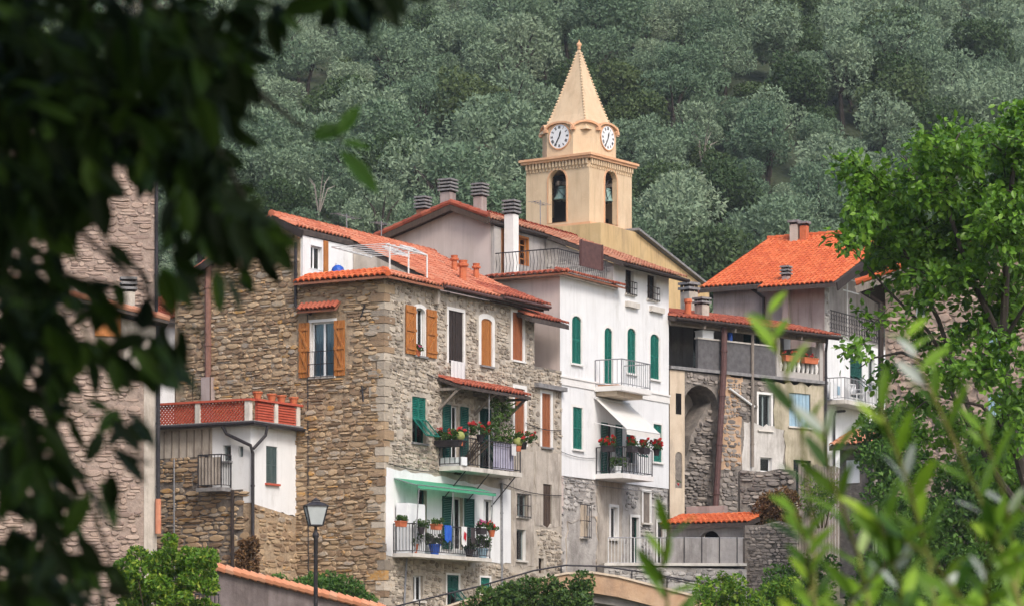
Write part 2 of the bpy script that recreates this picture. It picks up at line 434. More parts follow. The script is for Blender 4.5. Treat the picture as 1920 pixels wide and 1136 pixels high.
def hole_poly(h0, h1, z0, z1, arch=0.0, n=6):
    if arch <= 0:
        return [(h0, z0), (h1, z0), (h1, z1), (h0, z1)]
    pts = [(h0, z0), (h1, z0)]
    c, rx = (h0 + h1) / 2, (h1 - h0) / 2
    for k in range(n + 1):
        t = math.pi * k / n
        pts.append((c + rx * math.cos(t), z1 - arch + arch * math.sin(t)))
    return pts
def inside(p, poly):
    c = False
    j = len(poly) - 1
    for i in range(len(poly)):
        (xi, yi), (xj, yj) = poly[i], poly[j]
        if (yi > p[1]) != (yj > p[1]) and p[0] < (xj - xi) * (p[1] - yi) / (yj - yi) + xi:
            c = not c
        j = i
    return c
def wall(fac, root, outer, mat, reveal=.38, thick=.3, name='wall', d=0.0, holes=None):
    holes = fac.holes if holes is None else holes
    polys = [outer] + [h for h in holes if inside((sum(p[0] for p in h) / len(h), sum(p[1] for p in h) / len(h)), outer)]
    tris = tessellate_polygon([[Vector((p[0], p[1], 0)) for p in q] for q in polys])
    flat = [p for q in polys for p in q]
    mb = MB()
    mb.add([fac.P(p[0], p[1], d) for p in flat], tris)
    gx, gz = sum(p[0] for p in outer) / len(outer), sum(p[1] for p in outer) / len(outer)
    for k, q in enumerate(polys):
        n = len(q)
        dd = thick if k == 0 else reveal
        e = .994 if k == 0 else 1.0            # the returns lean in a little so that they never share a plane with the next wall
        mb.add([fac.P(p[0], p[1], d) for p in q] + [fac.P(gx + (p[0] - gx) * e, gz + (p[1] - gz) * e, d + dd) for p in q], [(i, (i + 1) % n, (i + 1) % n + n, i + n) for i in range(n)])
    return part(name, mb, mat, root)

def rough(poly, amp=.10, step=.35, seed=1, keep=()):
    """a ragged outline for a patch of old plaster; edges listed in keep stay straight"""
    rng = random.Random(seed); out = []
    n = len(poly)
    for i in range(n):
        a, b = poly[i], poly[(i + 1) % n]
        out.append(a)
        if i in keep: continue
        m = int(math.hypot(b[0] - a[0], b[1] - a[1]) / step)
        for k in range(1, m):
            t = k / m
            out.append((a[0] + (b[0] - a[0]) * t + rng.uniform(-amp, amp), a[1] + (b[1] - a[1]) * t + rng.uniform(-amp, amp)))
    return out

# ------------------------------------------------------------------ rubble stones
def stone_add(mb, fac, h, z, w, hh, proud, rng, r):
    n = 8
    back, mid = [], []
    e = rng.uniform(2.6, 4.2)
    for k in range(n):
        t = 2 * math.pi * (k + .5) / n + rng.uniform(-.12, .12)
        c, s_ = math.cos(t), math.sin(t)
        q = (abs(c) ** e + abs(s_) ** e) ** (-1 / e) * rng.uniform(.92, 1.13)
        back.append((h + c * q * w / 2, z + s_ * q * hh / 2))
    ins = rng.uniform(.72, .86)
    tilt = rng.uniform(-.25, .25); tilt2 = rng.uniform(-.3, .3)
    vs = [fac.P(a, b, .02) for a, b in back]
    for a, b in back:
        da, db = (a - h) * ins, (b - z) * ins
        vs.append(fac.P(h + da, z + db, -proud * (1 + tilt * da / w * 2 + tilt2 * db / hh * 2)))
    vs.append(fac.P(h, z, -proud * 1.12))
    fs = [(i, (i + 1) % n, (i + 1) % n + n, i + n) for i in range(n)] + [(n + i, n + (i + 1) % n, 2 * n) for i in range(n)]
    mb.add(vs, fs, r)
def rubble(fac, parent, outer, mat, sw=.34, sh=.17, proud=.035, keep=150, seed=1, fill=.93, clear=.05, zones=None, name='stone'):
    """irregular courses of stones over a polygon of a wall, clear of its openings; the largest are objects of their own"""
    rng = random.Random(seed)
    hs = [p[0] for p in outer]; zs = [p[1] for p in outer]
    out = []
    z = min(zs)
    ex = fac.holes + fac.marg
    exb = [(min(p[0] for p in q) - clear, max(p[0] for p in q) + clear, min(p[1] for p in q) - clear, max(p[1] for p in q) + clear) for q in ex]
    ph = rng.uniform(0, 9)
    while z < max(zs):
        H = sh * rng.uniform(.65, 1.5)
        h = min(hs) - rng.uniform(0, sw)
        while h < max(hs):
            w = sw * rng.choice([.45, .6, .8, 1, 1, 1.3, 1.7]) * rng.uniform(.85, 1.15)
            wob = .5 * sh * math.sin(h * 1.1 + ph + z * .35) + .3 * sh * math.sin(h * 2.7 + z * 2.1) + .12 * sh * rng.uniform(-1, 1)
            cells = [(0, 1)] if rng.random() > .34 or H < sh * .8 else [(0, .5), (.5, 1)] if rng.random() < .6 else [(0, .35), (.35, 1)]
            for a, b in cells:
                hh = H * (b - a)
                zc = z + wob + H * (a + b) / 2
                hc = h + w / 2
                if rng.random() > fill:
                    continue
                ww, hg = w * rng.uniform(.88, 1.02), hh * rng.uniform(.84, 1.04)
                cs = [(hc, zc), (hc - ww * .40, zc - hg * .35), (hc + ww * .40, zc - hg * .35), (hc - ww * .40, zc + hg * .35), (hc + ww * .40, zc + hg * .35)]
                if not all(inside(c, outer) for c in cs):
                    continue
                if any(hc + ww / 2 > q[0] and hc - ww / 2 < q[1] and zc + hg / 2 > q[2] and zc - hg / 2 < q[3] for q in exb):
                    continue
                if zones and not zones(hc, zc, rng):
                    continue
                out.append((ww * hg, hc, zc, ww, hg, proud * rng.uniform(.45, 1.5), rng.random()))
            h += w
        z += H
    out.sort(reverse=True)
    big = []
    rest = []
    for s_ in out:
        x, y = PX(fac.wp(s_[1], s_[2]))
        (big if len(big) < keep and 0 < x < 1920 and 0 < y < 1130 else rest).append(s_)
    for s_ in big:
        mb = MB()
        stone_add(mb, fac, *s_[1:6], rng, s_[6])
        part(name, mb, mat, parent)
    if rest:
        mb = MB()
        for s_ in rest:
            stone_add(mb, fac, *s_[1:6], rng, s_[6])
        tag(part('rubble_' + name + 's', mb, mat, parent), kind='stuff')

# ------------------------------------------------------------------ roofs of barrel tiles
def tile_mb(mb, M, w, L, r, rng=None):
    xs = [(-.5, 0.0), (-.33, .052), (-.12, .078), (.12, .078), (.33, .052), (.5, 0.0)]
    vs = []
    for yy, dz in ((0, .030), (L, 0.004)):
        for x, z in xs:
            vs.append(M @ Vector((x * w, yy, z + dz)))
    for x, z in xs:
        vs.append(M @ Vector((x * w, 0.0, max(z - .02, -.012))))
    n = len(xs)
    fs = [(i, i + 1, i + 1 + n, i + n) for i in range(n - 1)] + [(i, i + 2 * n, i + 1 + 2 * n, i + 1) for i in range(n - 1)]
    mb.add(vs, fs, r)
TILE_CACHE = {}
def tiles(fr, parent, o, e, s, poly, mat, w=.22, L=.36, keep=300, seed=1, name='tile', lift=.01):
    """rows of tiles over a polygon (u along the eave, v up the slope) of a roof plane through o"""
    rng = random.Random(seed)
    o, e, s = Vector(o), Vector(e).normalized(), Vector(s).normalized()
    n = e.cross(s).normalized()
    if n.z < 0:
        n = -n; 
    us = [p[0] for p in poly]; vs = [p[1] for p in poly]
    cells = []
    v = min(vs)
    while v < max(vs):
        u = min(us) + w / 2
        while u < max(us) + w:
            if inside((u, v + L * .4), poly):
                uu, vv = u + rng.uniform(-.008, .008), v + rng.uniform(-.012, .012)
                p = o + e * uu + s * vv + n * (lift + rng.uniform(0, .01))
                cells.append((fr.world(p).y, p, rng.randrange(6), rng.uniform(-.02, .02)))
            u += w
        v += L
    cells.sort(key=lambda c: c[0])
    def mtx(c):
        k = Matrix.Rotation(c[3], 3, n)
        a, b = k @ e, k @ s
        return Matrix(((a.x, b.x, n.x, c[1].x), (a.y, b.y, n.y, c[1].y), (a.z, b.z, n.z, c[1].z), (0, 0, 0, 1)))
    for k, c in enumerate(cells):
        if k >= keep:
            break
        key = (mat, round(w, 3), round(L, 3), c[2])
        if key not in TILE_CACHE:
            mb = MB(); tile_mb(mb, Matrix.Identity(4), w, L * 1.12, (c[2] + .5) / 6)
            TILE_CACHE[key] = mb.mesh(name, mat)
        t = link(name, TILE_CACHE[key], parent)
        t.matrix_local = mtx(c)
    if len(cells) > keep:
        mb = MB()
        for c in cells[keep:]:
            tile_mb(mb, mtx(c), w, L * 1.12, rng.random())
        tag(part(name + '_field', mb, mat, parent), kind='stuff')
def ridge(parent, p, q, mat, r=.12, L=.38, name='ridge_tile', seed=3):
    rng = random.Random(seed)
    p, q = Vector(p), Vector(q)
    d = (q - p)
    n = max(1, int(d.length / L))
    for k in range(n):
        a, b = p + d * (k / n), p + d * ((k + 1.12) / n)
        mb = MB()
        mb.tube([a + Vector((0, 0, .02)), b], [r * 1.08, r * .95], 8, rng.random())
        part(name, mb, mat, parent)
def roof_slab(root, pts, mat='deck_dark', th=.14, name='roof'):
    """a roof plane as a thick board from its corner points"""
    mb = MB()
    mb.prism([Vector(p) for p in pts], (0, 0, -th))
    return part(name, mb, mat, root)
def roof_plane(fr, root, o, e_end, s_top, mat, keep=300, seed=1, w=.22, L=.36, cut=None, th=.16, poly=None, deck='deck_dark'):
    """a tiled roof plane: o eave corner, e_end other eave corner, s_top point straight up the slope from o"""
    o, e_end, s_top = Vector(o), Vector(e_end), Vector(s_top)
    e = (e_end - o); s = (s_top - o)
    eu, su = e.normalized(), s.normalized()
    poly = poly or [(0, 0), (e.length, 0), (e.length, s.length), (0, s.length)]
    rf = roof_slab(root, [o + eu * p[0] + su * p[1] for p in poly], deck, th)
    tiles(fr, rf, o, eu, su, poly, mat, w, L, keep, seed)
    return rf
# ------------------------------------------------------------------ builders for openings, balconies and small parts
def louvre(fac, mb, h0, h1, z0, z1, d, th=.035, st=.045, mid=True):
    fac.box(mb, h0, h0 + st, z0, z1, d, d + th)
    fac.box(mb, h1 - st, h1, z0, z1, d, d + th)
    rails = [z0, z1 - .06] + ([(z0 + z1) / 2 - .03] if mid else [])
    for z in rails:
        fac.box(mb, h0 + st, h1 - st, z, z + .06, d + .002, d + th - .002)
    z = z0 + .07
    while z < z1 - .07:
        a, b = fac.P(h0 + st, z, d + .006), fac.P(h1 - st, z, d + .006)
        c, e = fac.P(h1 - st, z + .052, d + th - .004), fac.P(h0 + st, z + .052, d + th - .004)
        mb.add([a, b, c, e], [(0, 1, 2, 3)])
        z += .058
def planks(fac, mb, h0, h1, z0, z1, d, th=.04, n=3, brace=True):
    w = (h1 - h0) / n
    for k in range(n):
        fac.box(mb, h0 + k * w + .010, h0 + (k + 1) * w - .010, z0, z1, d + (k % 2) * .006, d + th)
    if brace:
        H = z1 - z0
        zs = [z0 + .12 * H, z0 + .5 * H, z0 + .88 * H]
        for z in zs:
            fac.box(mb, h0 + .012, h1 - .01, z - .045, z + .045, d - .028, d - .001)
        for a, b in ((zs[0], zs[1]), (zs[1], zs[2])):
            mb.bar(fac.P(h0 + .05, a, d - .016), fac.P(h1 - .05, b, d - .016), .07, .022, up=fac.P(0, 0, 1) - fac.P(0, 0, 0))
def hinged(fac, mb, h0, h1, zt, H, d, ang, th=.03, louv=True):
    """a shutter leaf hinged along its top edge and propped out at the bottom"""
    ca, sa = math.cos(R(ang)), math.sin(R(ang))
    def Q(h, s, n):
        return fac.P(h, zt - s * ca + n * sa, d - s * sa - n * ca)
    def bx(h0, h1, s0, s1, n0, n1):
        mb.add([Q(h0, s0, n0), Q(h1, s0, n0), Q(h1, s1, n0), Q(h0, s1, n0), Q(h0, s0, n1), Q(h1, s0, n1), Q(h1, s1, n1), Q(h0, s1, n1)],
               [(0, 3, 2, 1), (4, 5, 6, 7), (0, 1, 5, 4), (1, 2, 6, 5), (2, 3, 7, 6), (3, 0, 4, 7)])
    m = (h0 + h1) / 2
    for a, b in ((h0, m - .01), (m + .01, h1)):
        bx(a, a + .04, 0, H, 0, th); bx(b - .04, b, 0, H, 0, th)
        bx(a + .04, b - .04, 0, .05, 0.002, th - .002); bx(a + .04, b - .04, H - .05, H, .002, th - .002)
        s = .06
        while s < H - .07:
            mb.add([Q(a + .04, s, .004), Q(b - .04, s, .004), Q(b - .04, s + .045, th - .004), Q(a + .04, s + .045, th - .004)], [(0, 1, 2, 3)])
            s += .055
def window(fac, root, r, shut=None, smat='green_paint', arch=0.0, surround=None, sw=.10, frame='paint_white', sill='slab_pale', mull=1, trans=1,
           curtain=None, grille=None, name='window', smats=None, pane=True, plank=True, openw=None, ang=0, reveal=.38):
    """an opening with its frame, panes, sill, surround and shutters; shut: None, 'closed', 'open', 'half'"""
    h0, h1, z0, z1 = fac.rect(r)
    fac.holes.append(hole_poly(h0, h1, z0, z1, arch))
    mb = MB()
    f = .05
    fac.box(mb, h0, h0 + f, z0, z1, .12, .17); fac.box(mb, h1 - f, h1, z0, z1, .12, .17)
    fac.box(mb, h0 + f, h1 - f, z0, z0 + f, .121, .169); fac.box(mb, h0 + f, h1 - f, z1 - f, z1, .121, .169)
    for k in range(mull):
        c = h0 + (h1 - h0) * (k + 1) / (mull + 1)
        fac.box(mb, c - .035, c + .035, z0 + f, z1 - f, .118, .168)
    win = part(name, mb, frame, root)
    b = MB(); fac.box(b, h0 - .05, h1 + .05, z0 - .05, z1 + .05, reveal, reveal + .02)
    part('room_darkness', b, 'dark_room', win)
    if pane and shut != 'closed':
        n = mull + 1
        for k in range(n):
            a, c = h0 + (h1 - h0) * k / n, h0 + (h1 - h0) * (k + 1) / n
            for j in range(trans):
                za, zc = z0 + (z1 - z0) * j / trans, z0 + (z1 - z0) * (j + 1) / trans
                g = MB(); fac.box(g, a + .02, c - .02, za + .01, zc - .01, .14, .146)
                part('pane', g, 'window_glass', win)
        if trans > 1:
            for j in range(1, trans):
                z = z0 + (z1 - z0) * j / trans
                g = MB(); fac.box(g, h0 + f, h1 - f, z - .018, z + .018, .117, .165)
                part('glazing_bar', g, frame, win)
    if curtain:
        g = MB()
        for k in range(2):
            a = h0 + .04 + k * (h1 - h0) / 2
            n = 7
            for i in range(n):
                x0, x1 = a + (h1 - h0) * .43 * i / n, a + (h1 - h0) * .43 * (i + 1) / n
                dd = .21 + .025 * (i % 2)
                g.add([fac.P(x0, z0 + .05, dd), fac.P(x1, z0 + .05, .445 - dd), fac.P(x1, z1 - .05, .445 - dd), fac.P(x0, z1 - .05, dd)], [(0, 1, 2, 3)])
        part('curtain', g, curtain, win)
    if sill:
        g = MB(); fac.box(g, h0 - .07, h1 + .07, z0 - .06, z0 + .004, -.09, .12)
        part('sill', g, sill, win)
    if surround:
        hp = hole_poly(h0 + .003, h1 - .003, z0 + .003, z1 - .003, arch)
        op = hole_poly(h0 - sw, h1 + sw, z0 - .0, z1 + sw, arch * 1.1 if arch else 0)
        fac.marg.append(op)
        tris = tessellate_polygon([[Vector((p[0], p[1], 0)) for p in q] for q in (op, hp)])
        fl = op + hp
        g = MB(); g.add([fac.P(p[0], p[1], -.012) for p in fl], tris)
        n = len(op)
        g.add([fac.P(p[0], p[1], -.012) for p in op] + [fac.P(p[0], p[1], .02) for p in op], [(i, (i + 1) % n, (i + 1) % n + n, i + n) for i in range(n)])
        n = len(hp)
        g.add([fac.P(p[0], p[1], -.012) for p in hp] + [fac.P(p[0], p[1], .1) for p in hp], [(i, (i + 1) % n, (i + 1) % n + n, i + n) for i in range(n)])
        part('surround', g, surround, win)
    m = (h0 + h1) / 2
    def leaf(a, b, za, zb, d):
        g = MB()
        if plank:
            planks(fac, g, a, b, za, zb, d, brace=(plank == 'brace'))
        else:
            louvre(fac, g, a, b, za, zb, d)
        part('shutter', g, smat, win)
    if shut == 'closed':
        leaf(h0 + .006, m - .004, z0 + .01, z1 - .004, .03)
        leaf(m + .004, h1 - .006, z0 + .01, z1 - .004, .03)
    elif shut == 'open':
        w = openw or (m - h0)
        for (a, b) in ((h0 - .02 - w, h0 - .02), (h1 + .02, h1 + .02 + w)):
            leaf(a, b, z0, z1, -.075)
            fac.marg.append([(a, z0), (b, z0), (b, z1), (a, z1)])
    elif shut == 'half':
        zm = z0 + (z1 - z0) * .52
        leaf(h0 + .006, m - .004, zm, z1 - .004, .03)
        leaf(m + .004, h1 - .006, zm, z1 - .004, .03)
        g = MB(); hinged(fac, g, h0 + .006, h1 - .006, zm - .01, zm - z0, .0, ang or 38)
        part('shutter', g, smat, win)
    if grille:
        g = MB()
        n = 5
        dd = -.12
        for k in range(n):
            c = h0 - .04 + (h1 - h0 + .08) * k / (n - 1)
            g.tube([fac.P(c, z0 - .05, dd), fac.P(c, z0 + (z1 - z0) * grille, dd)], .012, 5)
        for z in (z0, z0 + (z1 - z0) * grille * .5, z0 + (z1 - z0) * grille):
            g.tube([fac.P(h0 - .04, z, 0.05), fac.P(h0 - .04, z, dd), fac.P(h1 + .04, z, dd), fac.P(h1 + .04, z, .05)], .014, 5)
        part('grille', g, 'iron', win)
    return win, (h0, h1, z0, z1)
def balcony(fac, root, h0, h1, zt, dep, th=.16, rail_h=.95, step=.13, slab='slab_pale', iron='iron', lines=1, name='balcony', brack=False, baluster=True, rbal=.011):
    mb = MB(); fac.box(mb, h0, h1, zt - th, zt, -dep, -.002)
    bal = part(name, mb, slab, root)
    e = .05
    path = [(h0 + e, -.02), (h0 + e, -dep + e), (h1 - e, -dep + e), (h1 - e, -.02)]
    for z, rr in [(zt + rail_h, .022), (zt + .08, .014)] + ([(zt + rail_h * .86, .012)] if lines > 1 else []):
        g = MB(); g.tube([fac.P(a, z, d) for a, d in path], rr, 6)
        part('rail', g, iron, bal)
    if baluster:
        for (a, b) in zip(path, path[1:]):
            L = math.hypot(b[0] - a[0], b[1] - a[1])
            n = max(2, int(L / step))
            for k in range(n + 1):
                t = k / n
                h, d = a[0] + (b[0] - a[0]) * t, a[1] + (b[1] - a[1]) * t
                if k == n and b != path[-1]:
                    continue
                g = MB(); g.tube([fac.P(h, zt + (0 if k == 0 else .08), d), fac.P(h, zt + rail_h, d)], .024 if k == 0 else rbal, 5)
                part('post' if k == 0 else 'baluster', g, iron, bal)
    if brack:
        for h in (h0 + .25, h1 - .25):
            g = MB(); g.bar(fac.P(h, zt - th - .5, 0), fac.P(h, zt - th, -dep * .9), .05, .05)
            part('bracket', g, iron, bal)
    return bal
def chimney(root, x, y, z0, z1, w, d, mat='plaster_mauve', cap='slate', n=4, name='chimney', pitch=.16):
    mb = MB(); mb.box(x - w / 2, x + w / 2, y - d / 2, y + d / 2, z0, z1)
    ch = part(name, mb, mat, root)
    for k in range(n):
        g = MB()
        z = z1 + k * pitch
        e = .07
        g.box(x - w / 2 - e, x + w / 2 + e, y - d / 2 - e, y + d / 2 + e, z + pitch * .42, z + pitch * .92)
        part('cap_slab', g, cap, ch)
    g = MB()
    for sx in (-1, 1):
        for sy in (-1, 1):
            g.box(x + sx * w * .42 - .04, x + sx * w * .42 + .04, y + sy * d * .42 - .04, y + sy * d * .42 + .04, z1 - .01, z1 + n * pitch * .9)
    g.box(x - w * .3, x + w * .3, y - d * .3, y + d * .3, z1 + .005, z1 + n * pitch * .85)
    part('flue', g, 'wood_dark', ch)
    return ch
def pipe(root, pts, r, mat, name='drainpipe', collars=True):
    g = MB(); g.tube(pts, r, 8)
    o = part(name, g, mat, root)
    if collars:
        for a, b in zip(pts, pts[1:]):
            a, b = Vector(a), Vector(b)
            L = (b - a).length
            k = 1.0
            while k < L - .3:
                p = a + (b - a) * (k / L); q = a + (b - a) * ((k + .06) / L)
                c = MB(); c.tube([p, q], r * 1.25, 8)
                part('pipe_collar', c, mat, o)
                k += 1.9
    return o

# ------------------------------------------------------------------ leaves and flowers
def leaves_np(C, ax, size, aspect, rng, droop=None, fold=.0, six=False):
    """diamond leaves: centres C (n,3), long axes ax (n,3), half length size (n,)"""
    n = len(C)
    ax = ax / np.maximum(np.linalg.norm(ax, axis=1, keepdims=True), 1e-6)
    t = rng.normal(size=(n, 3))
    sd = np.cross(ax, t); sd /= np.maximum(np.linalg.norm(sd, axis=1, keepdims=True), 1e-6)
    nm = np.cross(ax, sd)
    s = size[:, None]
    w = s * aspect
    if not six:
        V = np.stack([C - ax * s, C + sd * w - ax * s * .1 + nm * w * fold, C + ax * s, C - sd * w - ax * s * .1 + nm * w * fold], 1).reshape(-1, 3)
        Q = np.arange(n * 4).reshape(n, 4)
        return V, Q, 4
    up = nm * w * fold
    V = np.stack([C - ax * s, C - ax * s * .45 + sd * w * .8 + up, C + ax * s * .35 + sd * w * .85 + up, C + ax * s,
                  C + ax * s * .35 - sd * w * .85 + up, C - ax * s * .45 - sd * w * .8 + up], 1).reshape(-1, 3)
    b = (np.arange(n) * 6)[:, None]
    Q = np.concatenate([b + np.array([[0, 1, 2, 3]]), b + np.array([[0, 3, 4, 5]])], 0)
    return V, Q, 6
def ball_pts(rng, n, shell=.5):
    d = rng.normal(size=(n, 3)); d /= np.linalg.norm(d, axis=1, keepdims=True)
    return d * (shell + (1 - shell) * rng.random((n, 1)) ** .5), d
def leaf_cloud(name, blobs, mat, seed, size=.05, aspect=.5, per=200, six=False, outward=.6, jit=.3, fold=.2, shell=.55):
    """a mesh of leaves spread through the volume of ellipsoid blobs (centre, radii)"""
    rng = np.random.default_rng(seed)
    Cs, As = [], []
    vol = np.array([b[1][0] * b[1][1] + b[1][1] * b[1][2] + b[1][0] * b[1][2] for b in blobs]); vol = vol / vol.sum()
    tot = per * len(blobs)
    for b, k in zip(blobs, vol):
        n = max(8, int(tot * k))
        p, d = ball_pts(rng, n, shell)
        Cs.append(np.array(b[0]) + p * np.array(b[1]))
        As.append(d * outward + rng.normal(size=(n, 3)) * (1 - outward * .5))
    C = np.concatenate(Cs); A = np.concatenate(As)
    sz = size * rng.uniform(1 - jit, 1 + jit, len(C))
    V, Q, k = leaves_np(C, A, sz, aspect, rng, fold=fold, six=six)
    return np_mesh(name, V, Q, np.repeat(rng.random(len(C)), k), mat)
POTS = {}
def flower_pot(loc, label, s=1.0, petal='petal_red', pot='pot_dark', nb=14, seed=1, spread=.3, height=.3, box=None, trail=False, group=None, rz=0.0, npet=60, name='geranium_pot', nleaf=220, cat='flower pot'):
    """a potted plant standing or hanging on a balcony: pot, foliage, blossoms"""
    rng = random.Random(seed)
    root = link(name, None); root.location = loc; root.rotation_euler = (0, 0, rz)
    tag(root, label, cat, group)
    mb = MB()
    if box:
        w, d, h = box
        mb.add([(-w / 2 * .9, -d / 2 * .8, 0), (w / 2 * .9, -d / 2 * .8, 0), (w / 2 * .9, d / 2 * .8, 0), (-w / 2 * .9, d / 2 * .8, 0),
                (-w / 2, -d / 2, h), (w / 2, -d / 2, h), (w / 2, d / 2, h), (-w / 2, d / 2, h)],
               [(0, 3, 2, 1), (4, 5, 6, 7), (0, 1, 5, 4), (1, 2, 6, 5), (2, 3, 7, 6), (3, 0, 4, 7)])
        mb.box(-w / 2 - .012, w / 2 + .012, -d / 2 - .012, d / 2 + .012, h - .03, h + .004)
        top, wx, wy = h, w / 2, d / 2
    else:
        h = .24 * s
        mb.lathe([(.085 * s, 0), (.125 * s, h * .86), (.14 * s, h * .86), (.14 * s, h)], 12)
        top, wx, wy = h, spread * s, spread * s
    part('pot', mb, pot, root)
    blobs = []
    for k in range(nb):
        x, y = rng.uniform(-1, 1) * wx, rng.uniform(-1, 1) * wy
        if not box:
            a = rng.uniform(0, 6.28); q = rng.random() ** .5
            x, y = math.cos(a) * q * wx, math.sin(a) * q * wy
        blobs.append(((x, y, top + rng.uniform(.02, height * .7) * s), (.10 * s, .10 * s, .09 * s)))
    part('foliage', leaf_cloud('foliage', blobs, 'leaf_pot', seed, .045 * s, .55, nleaf // nb + 6), None, root)
    if petal:
        bl = []
        for k in range(nb):
            b = rng.choice(blobs)
            bl.append(((b[0][0] + rng.uniform(-.08, .08), b[0][1] + rng.uniform(-.1, .08), b[0][2] + rng.uniform(.03, .14) * s), (.055 * s, .055 * s, .045 * s)))
        part('blossom', leaf_cloud('blossom', bl, petal, seed + 5, .03 * s, .75, max(10, npet * 3 // nb), shell=.3), None, root)
    return root
def bush(name, loc, label, blobs, mat, seed, size, per, cat='bush', stems=5, group=None, aspect=.5, six=True, stemr=.03):
    root = link(name, None); root.location = loc
    tag(root, label, cat, group)
    o = part('foliage', leaf_cloud('foliage', blobs, mat, seed, size, aspect, per, six=six), None, root)
    rng = random.Random(seed)
    g = MB()
    for k in range(stems):
        b = rng.choice(blobs)
        p = Vector((b[0][0] * .3, b[0][1] * .3, -.2))
        q = Vector(b[0])
        g.tube([p, (p + q) / 2 + Vector((rng.uniform(-.1, .1), rng.uniform(-.1, .1), .1)), q], [stemr, stemr * .7, stemr * .3], 5)
    part('stem', g, 'twig', root)
    return root
# ------------------------------------------------------------------ terrain
HILL_Y0, HILL_Z0, HILL_S = 185.0, 23.0, .46
def hill_z(x, y):
    off = .28 * max(0.0, x) + .10 * max(0.0, -x - 20) 
    yy = y - off
    z = HILL_Z0 + HILL_S * (yy - HILL_Y0) + 1.6 * math.sin(x * .11 + y * .05) + 1.1 * math.sin(x * .05 - y * .13 + 1.0)
    return z
PROF = [(-60, -1.7), (6, -1.7), (16, -2.6), (30, -5), (48, -4.4), (57, -.7), (72, -.3), (84, .2), (93, 1.0), (108, 2.6), (130, 6.5), (150, 11), (185, 20), (195, 22)]
def ground_z(x, y):
    for (a, za), (b, zb_) in zip(PROF, PROF[1:]):
        if a <= y <= b:
            return za + (zb_ - za) * (y - a) / (b - a)
    return PROF[-1][1]
def sheet(name, xs, ys, zf, mat):
    V = [(x, y, zf(x, y)) for y in ys for x in xs]
    nx = len(xs)
    Q = [(j * nx + i, j * nx + i + 1, (j + 1) * nx + i + 1, (j + 1) * nx + i) for j in range(len(ys) - 1) for i in range(nx - 1)]
    return tag(part(name, np_mesh(name, np.array(V), np.array(Q), np.full(len(V), .5), mat, True), None), kind='structure')
sheet('ground', list(np.linspace(-400, 400, 41)), [-60, -20, 6, 16, 24, 30, 40, 48, 52, 57, 64, 72, 78, 84, 88, 93, 100, 108, 119, 130, 140, 150, 168, 185, 192], ground_z, 'earth')
sheet('hillside', list(np.linspace(-420, 480, 121)), list(np.linspace(172, 640, 80)), lambda x, y: max(hill_z(x, y), 12 + .02 * y) if y < 178 else hill_z(x, y), 'soil')

# ------------------------------------------------------------------ the big stone corner house
A = Frame(720, 96.0, 60, 1.0)
a_root = A.root('stone_house', 'tall brown rubble-stone corner house with orange shutters and a green awning', 'house')
AF, AS = Fac(A, 'f'), Fac(A, 's')
AX1 = AF.px(1002, 700)[0]                      # right end of the front
EZ, RY, RZ = 13.10, 4.15, 15.30                # eave height, ridge depth and height
SL = (RZ - EZ) / (RY + .35)
YS = 3.25                                      # depth of the roof terrace cut into the corner
XC = 3.0
# openings of the front
window(AF, a_root, (778, 577, 797, 667), 'open', 'wood_orange', .16, 'trim_white', .12, 'paint_white', 'slate', curtain='cloth_white', plank='brace', openw=.62)
wb, rb = window(AF, a_root, (841, 583, 869, 682), 'closed', 'wood_dark', 0, 'trim_white', .10, 'wood_dark', None)
wc, rc = window(AF, a_root, (902, 597, 923, 686), 'closed', 'wood_orange', .14, 'trim_white', .16, 'wood_red', 'slate')
window(AF, a_root, (961, 586, 981, 676), 'closed', 'wood_red', 0, 'trim_white', .11, 'wood_red', 'trim_white')
window(AF, a_root, (773, 744, 799, 830), 'half', 'green_paint', 0, None, 0, 'green_dark', 'slate', plank=False, ang=42)
window(AF, a_root, (843, 760, 861, 872), 'open', 'green_dark', 0, None, 0, 'paint_white', None, plank=False, openw=.48, curtain='cloth_white', name='balcony_door')
window(AF, a_root, (899, 765, 923, 878), 'half', 'green_dark', 0, 'trim_white', .06, 'green_dark', None, plank=False, ang=30, name='balcony_door')
window(AF, a_root, (965, 728, 984, 832), 'closed', 'wood_red', 0, 'trim_white', .12, 'wood_red', 'trim_white')
window(AF, a_root, (1016, 737, 1033, 838), 'closed', 'wood_red', 0, 'trim_white', .12, 'wood_red', 'slate')
window(AF, a_root, (782, 918, 800, 1010), None, 'green_dark', 0, None, 0, 'green_dark', None, pane=True, mull=0, name='balcony_door')
window(AF, a_root, (846, 932, 868, 1030), 'open', 'green_dark', 0, None, 0, 'paint_white', None, plank=False, curtain='paint_lightblue', name='balcony_door', openw=.62)
window(AF, a_root, (906, 936, 924, 990), None, None, 0, 'paint_white', .07, 'paint_white', 'slab_pale', mull=1)
window(AF, a_root, (775, 1078, 794, 1126), None, None, 0, None, 0, 'paint_white', 'slab_pale', curtain='paint_lightblue')
window(AF, a_root, (838, 1077, 861, 1134), 'half', 'green_dark', 0, 'trim_white', .06, 'green_dark', 'slab_pale', plank=False, ang=44)
window(AF, a_root, (901, 1082, 919, 1122), 'half', 'green_paint', 0, 'trim_white', .06, 'green_dark', 'slab_pale', plank=False, ang=40)
window(AF, a_root, (969, 926, 989, 968), None, None, 0, None, 0, 'shutter_grey', 'slab_pale', grille=1.0, curtain='cloth_lilac')
window(AF, a_root, (968, 992, 985, 1050), None, None, 0, 'trim_white', .10, 'shutter_grey', 'slab_pale', mull=0)
window(AF, a_root, (1018, 907, 1034, 988), 'closed', 'wood_brown', 0, None, 0, 'wood_brown', None)
window(AF, a_root, (1010, 1046, 1020, 1074), None, None, 0, None, 0, 'wood_brown', None, mull=0)
AX2 = AF.px(1053, 700)[0]
